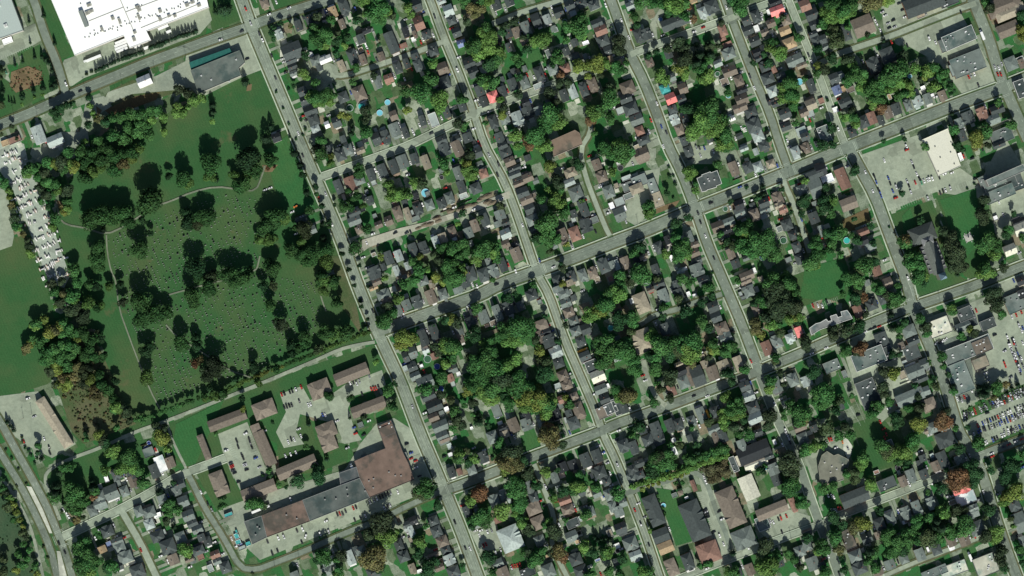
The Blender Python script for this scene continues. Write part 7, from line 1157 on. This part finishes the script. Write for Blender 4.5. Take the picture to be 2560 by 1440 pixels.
# ------------------------------------------------------------------ utility poles
for e in rows(PD):
    x, y = W(float(e[0])/4, float(e[1])/4); hgt = 9+random.Random(int(float(e[0]))).random()*2.5
    top = empty('utility_pole', (x, y, 0), R(22)); b = MB(); b.cyl(0, 0, 0, hgt, .17, .11, 7, 0, (.16, .12, .09)); b.build('mast', ['bark'], top)
    b = MB(); b.box(-1.2, -.07, hgt-.8, 1.2, .07, hgt-.62, 0, (.16, .12, .09)); b.build('crossarm', ['bark'], top)
    for q in (-1, 1):
        b = MB(); b.cyl(q, 0, hgt-.62, hgt-.35, .06, n=6, col=(.4, .4, .4)); b.build('insulator', ['plain'], top)
    tag(top, cat='utility pole', group='utility poles along the streets'); PENDING.append([top, 'wooden', '', 'utility pole', x, y])
# ------------------------------------------------------------------ stone yard
SY = 0
for e in rows(SD):
    cx, cy = float(e[0])/4, float(e[1])/4; rnd = random.Random(int(cx*7)); n = 9
    for k in range(n):
        u = (k-n/2+.5)*2.1; x, y = W(cx, cy); x += u*math.cos(R(22)); y += u*math.sin(R(22)); y += rnd.uniform(-1.6, 1.6); x += rnd.uniform(-.5, .5)
        if rnd.random() < .22: continue
        b = MB(); w = rnd.uniform(.55, .8); l = rnd.uniform(1.3, 2.4); h = rnd.uniform(1.0, 2.3)
        b.box(-w, -l, 0, w, l, h, 0, rnd.choice([(.8, .8, .76), (.62, .6, .54), (.85, .86, .84), (.36, .34, .3), (.24, .25, .26), (.5, .3, .2)])); b.box(-w*.6, -l*.7, h, w*.7, l*.6, h+.3, 0, (.75, .74, .7))
        o = b.build('stone_pallet', ['plain'], None, (x, y, .26), R(22+rnd.choice((0, 0, 0, 90))+rnd.uniform(-12, 12)))
        tag(o, cat='stone pallet', group='pale stone pallets in rows'); PENDING.append([o, 'pale', '', 'stone pallet', x, y]); SY += 1
# ------------------------------------------------------------------ digger spoil on the dirt road
def mound(seed, r, h):
    g = np.random.default_rng(seed); b = MB(); n, m = 14, 5; V = [(0, 0, h)]
    for j in range(1, m+1):
        for i in range(n):
            a = 2*math.pi*i/n; t = j/m; rr = r*t*(1+.25*g.random()); V.append((rr*math.cos(a)*1.6, rr*math.sin(a)*.7, h*(1-t)**.8*(.75+.5*g.random()) if j < m else 0))
    F = [(0, 1+i, 1+(i+1) % n) for i in range(n)]
    for j in range(m-1):
        for i in range(n): F.append((1+j*n+i, 1+(j+1)*n+i, 1+(j+1)*n+(i+1) % n, 1+j*n+(i+1) % n))
    b.add(V, F, 0, (.15, .125, .085)); return b
for k, (px, py) in enumerate([(1046,570),(1074,560),(1092,545),(1096,552),(1152,522),(1158,519),(1206,495),(1218,490),(1128,527),(1062,562),(1200,500),(1219,505),(1170,515),(1184,512),(1230,507)]):
    x, y = W(px, py); o = mound(k, 2.2+(k*37 % 10)*.12, 1.1+(k % 3)*.4).build('earth_pile', ['plain'], None, (x, y, .57), R(22))
    tag(o, cat='earth pile', group='piles of earth along the dug-up road'); PENDING.append([o, 'brown', '', 'earth pile', x, y])
# ------------------------------------------------------------------ gravestones
CEM = [(268,600),(345,560),(450,520),(560,485),(640,490),(640,640),(740,700),(790,700),(800,830),(640,930),(400,1010),(350,880),(310,760),(285,690)]
CP = [W(*p) for p in CEM]
def inpoly(x, y, P):
    c = False; j = len(P)-1
    for i in range(len(P)):
        if (P[i][1] > y) != (P[j][1] > y) and x < (P[j][0]-P[i][0])*(y-P[i][1])/(P[j][1]-P[i][1])+P[i][0]: c = not c
        j = i
    return c
gm = [MB() for _ in range(3)]
gm[0].box(-.5, -.14, .14, .5, .14, .8, 0, (.28, .31, .26)); gm[0].box(-.6, -.22, 0, .6, .22, .14, 0, (.2, .24, .18))
gm[1].box(-.32, -.32, 0, .32, .32, .5, 0, (.2, .22, .19)); gm[1].cyl(0, 0,   .5, 1.8, .3, .12, 4, 0, (.4, .42, .38))
gm[2].box(-.7, -.2, 0, .7, .2, 1.3, 0, (.06, .07, .06)); gm[2].box(-.85, -.3, 0, .85, .3, .18, 0, (.2, .22, .18))
gms = [b.mesh('gravestone', ['plain']) for b in gm]
cu, su = math.cos(R(22)), math.sin(R(22)); x0, y0 = W(520, 740); GR = []; rnd = random.Random(4)
for i in range(-32, 33):
    for j in range(-52, 53):
        u = i*4.4+rnd.uniform(-.25, .25); v = j*2.5+rnd.uniform(-.5, .5); x = x0+u*cu-v*su; y = y0+u*su+v*cu
        if rnd.random() < .52 or not inpoly(x, y, CP) or in_road((x, y), pad=1): continue
        GR.append((x, y))
gs = MB()
big = set(range(0, len(GR), max(1, len(GR)//290))); 
for n_, (x, y) in enumerate(GR):
    k = rnd.choices((0, 1, 2), (7, 1.5, 1.5))[0]; s = rnd.uniform(.8, 1.3)
    if n_ in big and len([1 for p in PENDING if p[3] == 'gravestone' and p[0]]) < 300:
        o = bpy.data.objects.new('gravestone', gms[k]); COL.objects.link(o); o.location = (x, y, .02); o.rotation_euler = (0, 0, R(22+rnd.uniform(-4, 4))); o.scale = (s*1.25, s*1.25, s*1.3)
        tag(o, cat='gravestone', group='gravestones in rows on the cemetery lawn'); PENDING.append([o, ('grey', 'obelisk', 'black')[k], '', 'gravestone', x, y])
    else:
        gs.merge(gm[k], x, y, R(22+rnd.uniform(-4, 4)), .02, sc=(s, s, s)); PENDING.append([None, ('grey', 'obelisk', 'black')[k], '', 'gravestone', x, y])
tag(gs.build('small_gravestones', ['plain']), 'the smaller gravestones filling the cemetery rows', 'gravestones', kind='stuff')
# ------------------------------------------------------------------ parking bay lines
pb = MB(); kz = 0
def bays(x0, y0, x1, y1, n, L=5.0, ang=22):
    global kz
    a, b = W(x0, y0), W(x1, y1); d = (math.cos(R(ang+90))*L/2, math.sin(R(ang+90))*L/2); w = (.09*math.cos(R(ang)), .09*math.sin(R(ang)))
    for i in range(n+1):
        t = i/n; x, y = a[0]+(b[0]-a[0])*t, a[1]+(b[1]-a[1])*t
        pb.add([(x-d[0]-w[0], y-d[1]-w[1], .38), (x-d[0]+w[0], y-d[1]+w[1], .38), (x+d[0]+w[0], y+d[1]+w[1], .38), (x+d[0]-w[0], y+d[1]-w[1], .38)], [(0, 1, 2, 3)])
for a in ((640,1352,1000,1212,52),(2215,530,2330,485,20),(2190,415,2215,480,10),(2225,405,2250,470,10),(2260,395,2285,460,10),(2390,470,2470,440,14),(0,148,80,112,16),(2408,1080,2560,1018,26),(2430,1100,2560,1045,22),(2120,1010,2150,1060,8),(2140,1005,2160,1050,8),(2050,764,2094,747,10)):
    bays(*a)
for a in ((1750,1240,1778,1325,18,5,112),(1778,1232,1812,1320,18,5,112),(2245,590,2270,690,20,5,112),(572,1100,590,1150,10,5,112),(625,1085,645,1150,12,5,112)): bays(*a)
tag(pb.build('parking_bay_lines', ['mark']), kind='structure')
# ------------------------------------------------------------------ back yard fences
FB = []; rnd = random.Random(31)
for h in H:
    if hclass(h) != 'house' or rnd.random() > .30: continue
    x, y = W(h[0], h[1]); u = (cu, su); v = (-su, cu); L = rnd.uniform(8, 15); s = rnd.choice((1, -1)); s2 = rnd.choice((1, -1))
    if rnd.random() < .5: p = (x+u[0]*s*(h[2]/2+3), y+u[1]*s*(h[2]/2+3)); a = 112
    else: p = (x+v[0]*s*(h[3]/2+4), y+v[1]*s*(h[3]/2+4)); a = 22
    ca, sa = math.cos(R(a)), math.sin(R(a))
    if any(in_road((p[0]+ca*t*L/2, p[1]+sa*t*L/2), pad=3) for t in (-1, 0, 1)): continue
    if any(math.hypot(f[0]-p[0]-ca*t*L/2, f[1]-p[1]-sa*t*L/2) < f[2]+1 for f in FOOT for t in (-.9, -.45, 0, .45, .9)): continue
    FB.append((p[0], p[1], a, L))
for x, y, a, L in FB[:160]:
    c = rnd.choice([(.25, .17, .1), (.35, .3, .22), (.5, .5, .47)]); top = empty('yard_fence', (x, y, 0), R(a))
    b = MB(); b.box(-L/2, -.05, .1, L/2, .05, 1.8, 0, c); b.build('panel', ['plain'], top)
    for t in (-1, -.33, .33, 1):
        b = MB(); b.box(t*L/2-.09, -.1, 0, t*L/2+.09, .1, 1.95, 0, c); b.build('post', ['plain'], top)
    cn = 'brown' if c[0] < .3 else 'weathered' if c[0] < .4 else 'grey'
    tag(top, cat='fence', group='fences between the back yards'); PENDING.append([top, cn, '', 'fence', x, y])

# ------------------------------------------------------------------ labels: each found from the nearest landmark
LM = [('the stone church', 2325,640), ('the white factory', 330,70), ('the long strip mall', 820,1290), ('the teal-edged warehouse', 550,180), ('the cul-de-sac', 822,186),
 ('the bright red pyramid roof', 1232,243), ('the pale retail hall', 2352,382), ('the dirt road and cemetery avenue corner', 895,628), ('the dirt road eastern end', 1262,487),
 ('the small stone monument', 2421,594), ('the zigzag apartment block', 2080,805), ('the notched-roof corner office', 1772,455), ('the diagonal low school', 138,1056), ('the stone pallet yard', 100,560),
 ('the top left crossroads', 627,66), ('the cemetery gate path bend', 600,474), ('the cemetery trail crossing', 935,856), ('the wide street and cemetery avenue corner', 955,825),
 ('the red-soil patch', 65,198), ('the western lone stand of trees', 80,860), ('the mid-map narrow street junction', 1346,680), ('the wide street crossroads with traffic lanes', 1741,525),
 ('the top right big crossroads', 2505,222), ('the church street top corner', 2120,372), ('the crosshatched crossing', 2275,765), ('the mid-right lower crossroads', 1888,930), ('the yellow bus in a driveway', 1456,876),
 ('the yellow bus by the lower street', 1770,1036), ('the pale rectangular hall', 1871,1217), ('the pink-red rectangular roof', 1941,27), ('the teal pool deck house', 2003,332), ('the large blue pool', 1064,483),
 ('the orange-red corner roof', 2398,1215), ('the crowded hospital parking', 2480,1040), ('the bottom right crossroads', 2456,1150), ('the boulevard junction', 155,1343), ('the brown apartment courtyard', 610,1110),
 ('the hip-roofed apartment pair', 800,975), ('the upper street and cemetery avenue corner', 795,445), ('the upper street and narrow street corner', 1184,284), ('the circle-top tent', 775,140), ('the green school field', 2050,700),
 ('the big pale square roof', 1276,1345), ('the mall and avenue junction', 1100,1232), ('the crooked lane bend', 1384,1330), ('the short top street junction', 1576,137), ('the brown institution roof', 1420,352),
 ('the tall slab block', 2508,435), ('the cemetery dark grove', 590,650), ('the north field lone pine', 614,205), ('the southern cross street junction', 2048,1312), ('the red storage container', 1733,1214), ('the wood behind the trailer yard', 340,300),
 ('the lower-left side street fork', 465,1180), ('the dense middle wood', 1230,920), ('the top lane behind offices', 2223,92), ('the gravel trail branch', 417,1052), ('the fan-shaped school roof', 2080,1165), ('the second-street lower bend', 1508,1085), ('the hedge by the container lane', 1770,1150)]
LP = np.array([W(a, b) for _, a, b in LM])
DIRS = ['east', 'north-east', 'north', 'north-west', 'west', 'south-west', 'south', 'south-east']
def ordn(n):
    if n == 1: return 'nearest'
    return '%d%s nearest' % (n, 'th' if 10 <= n % 100 <= 20 else {1: 'st', 2: 'nd', 3: 'rd'}.get(n % 10, 'th'))
buckets = {}
for rec in PENDING:
    o, cw, adj, noun, x, y = rec; d = np.hypot(LP[:, 0]-x, LP[:, 1]-y); i = int(np.argmin(d))
    s = int(round(math.degrees(math.atan2(y-LP[i][1], x-LP[i][0]))/45)) % 8
    buckets.setdefault((cw, adj, noun, i, s), []).append((float(d[i]), rec))
for (cw, adj, noun, i, s), L in buckets.items():
    L.sort(key=lambda t: t[0])
    for n, (d, rec) in enumerate(L):
        if rec[0] is None: continue
        nm = ' '.join(w for w in (cw, adj, noun) if w)
        rec[0]['label'] = ('%s, %s such %s of %s' % (nm, ordn(n+1), 'one '+DIRS[s], LM[i][0])).replace('such one', 'one') if len(L) > 1 else '%s, only one %s of %s' % (nm, DIRS[s], LM[i][0])
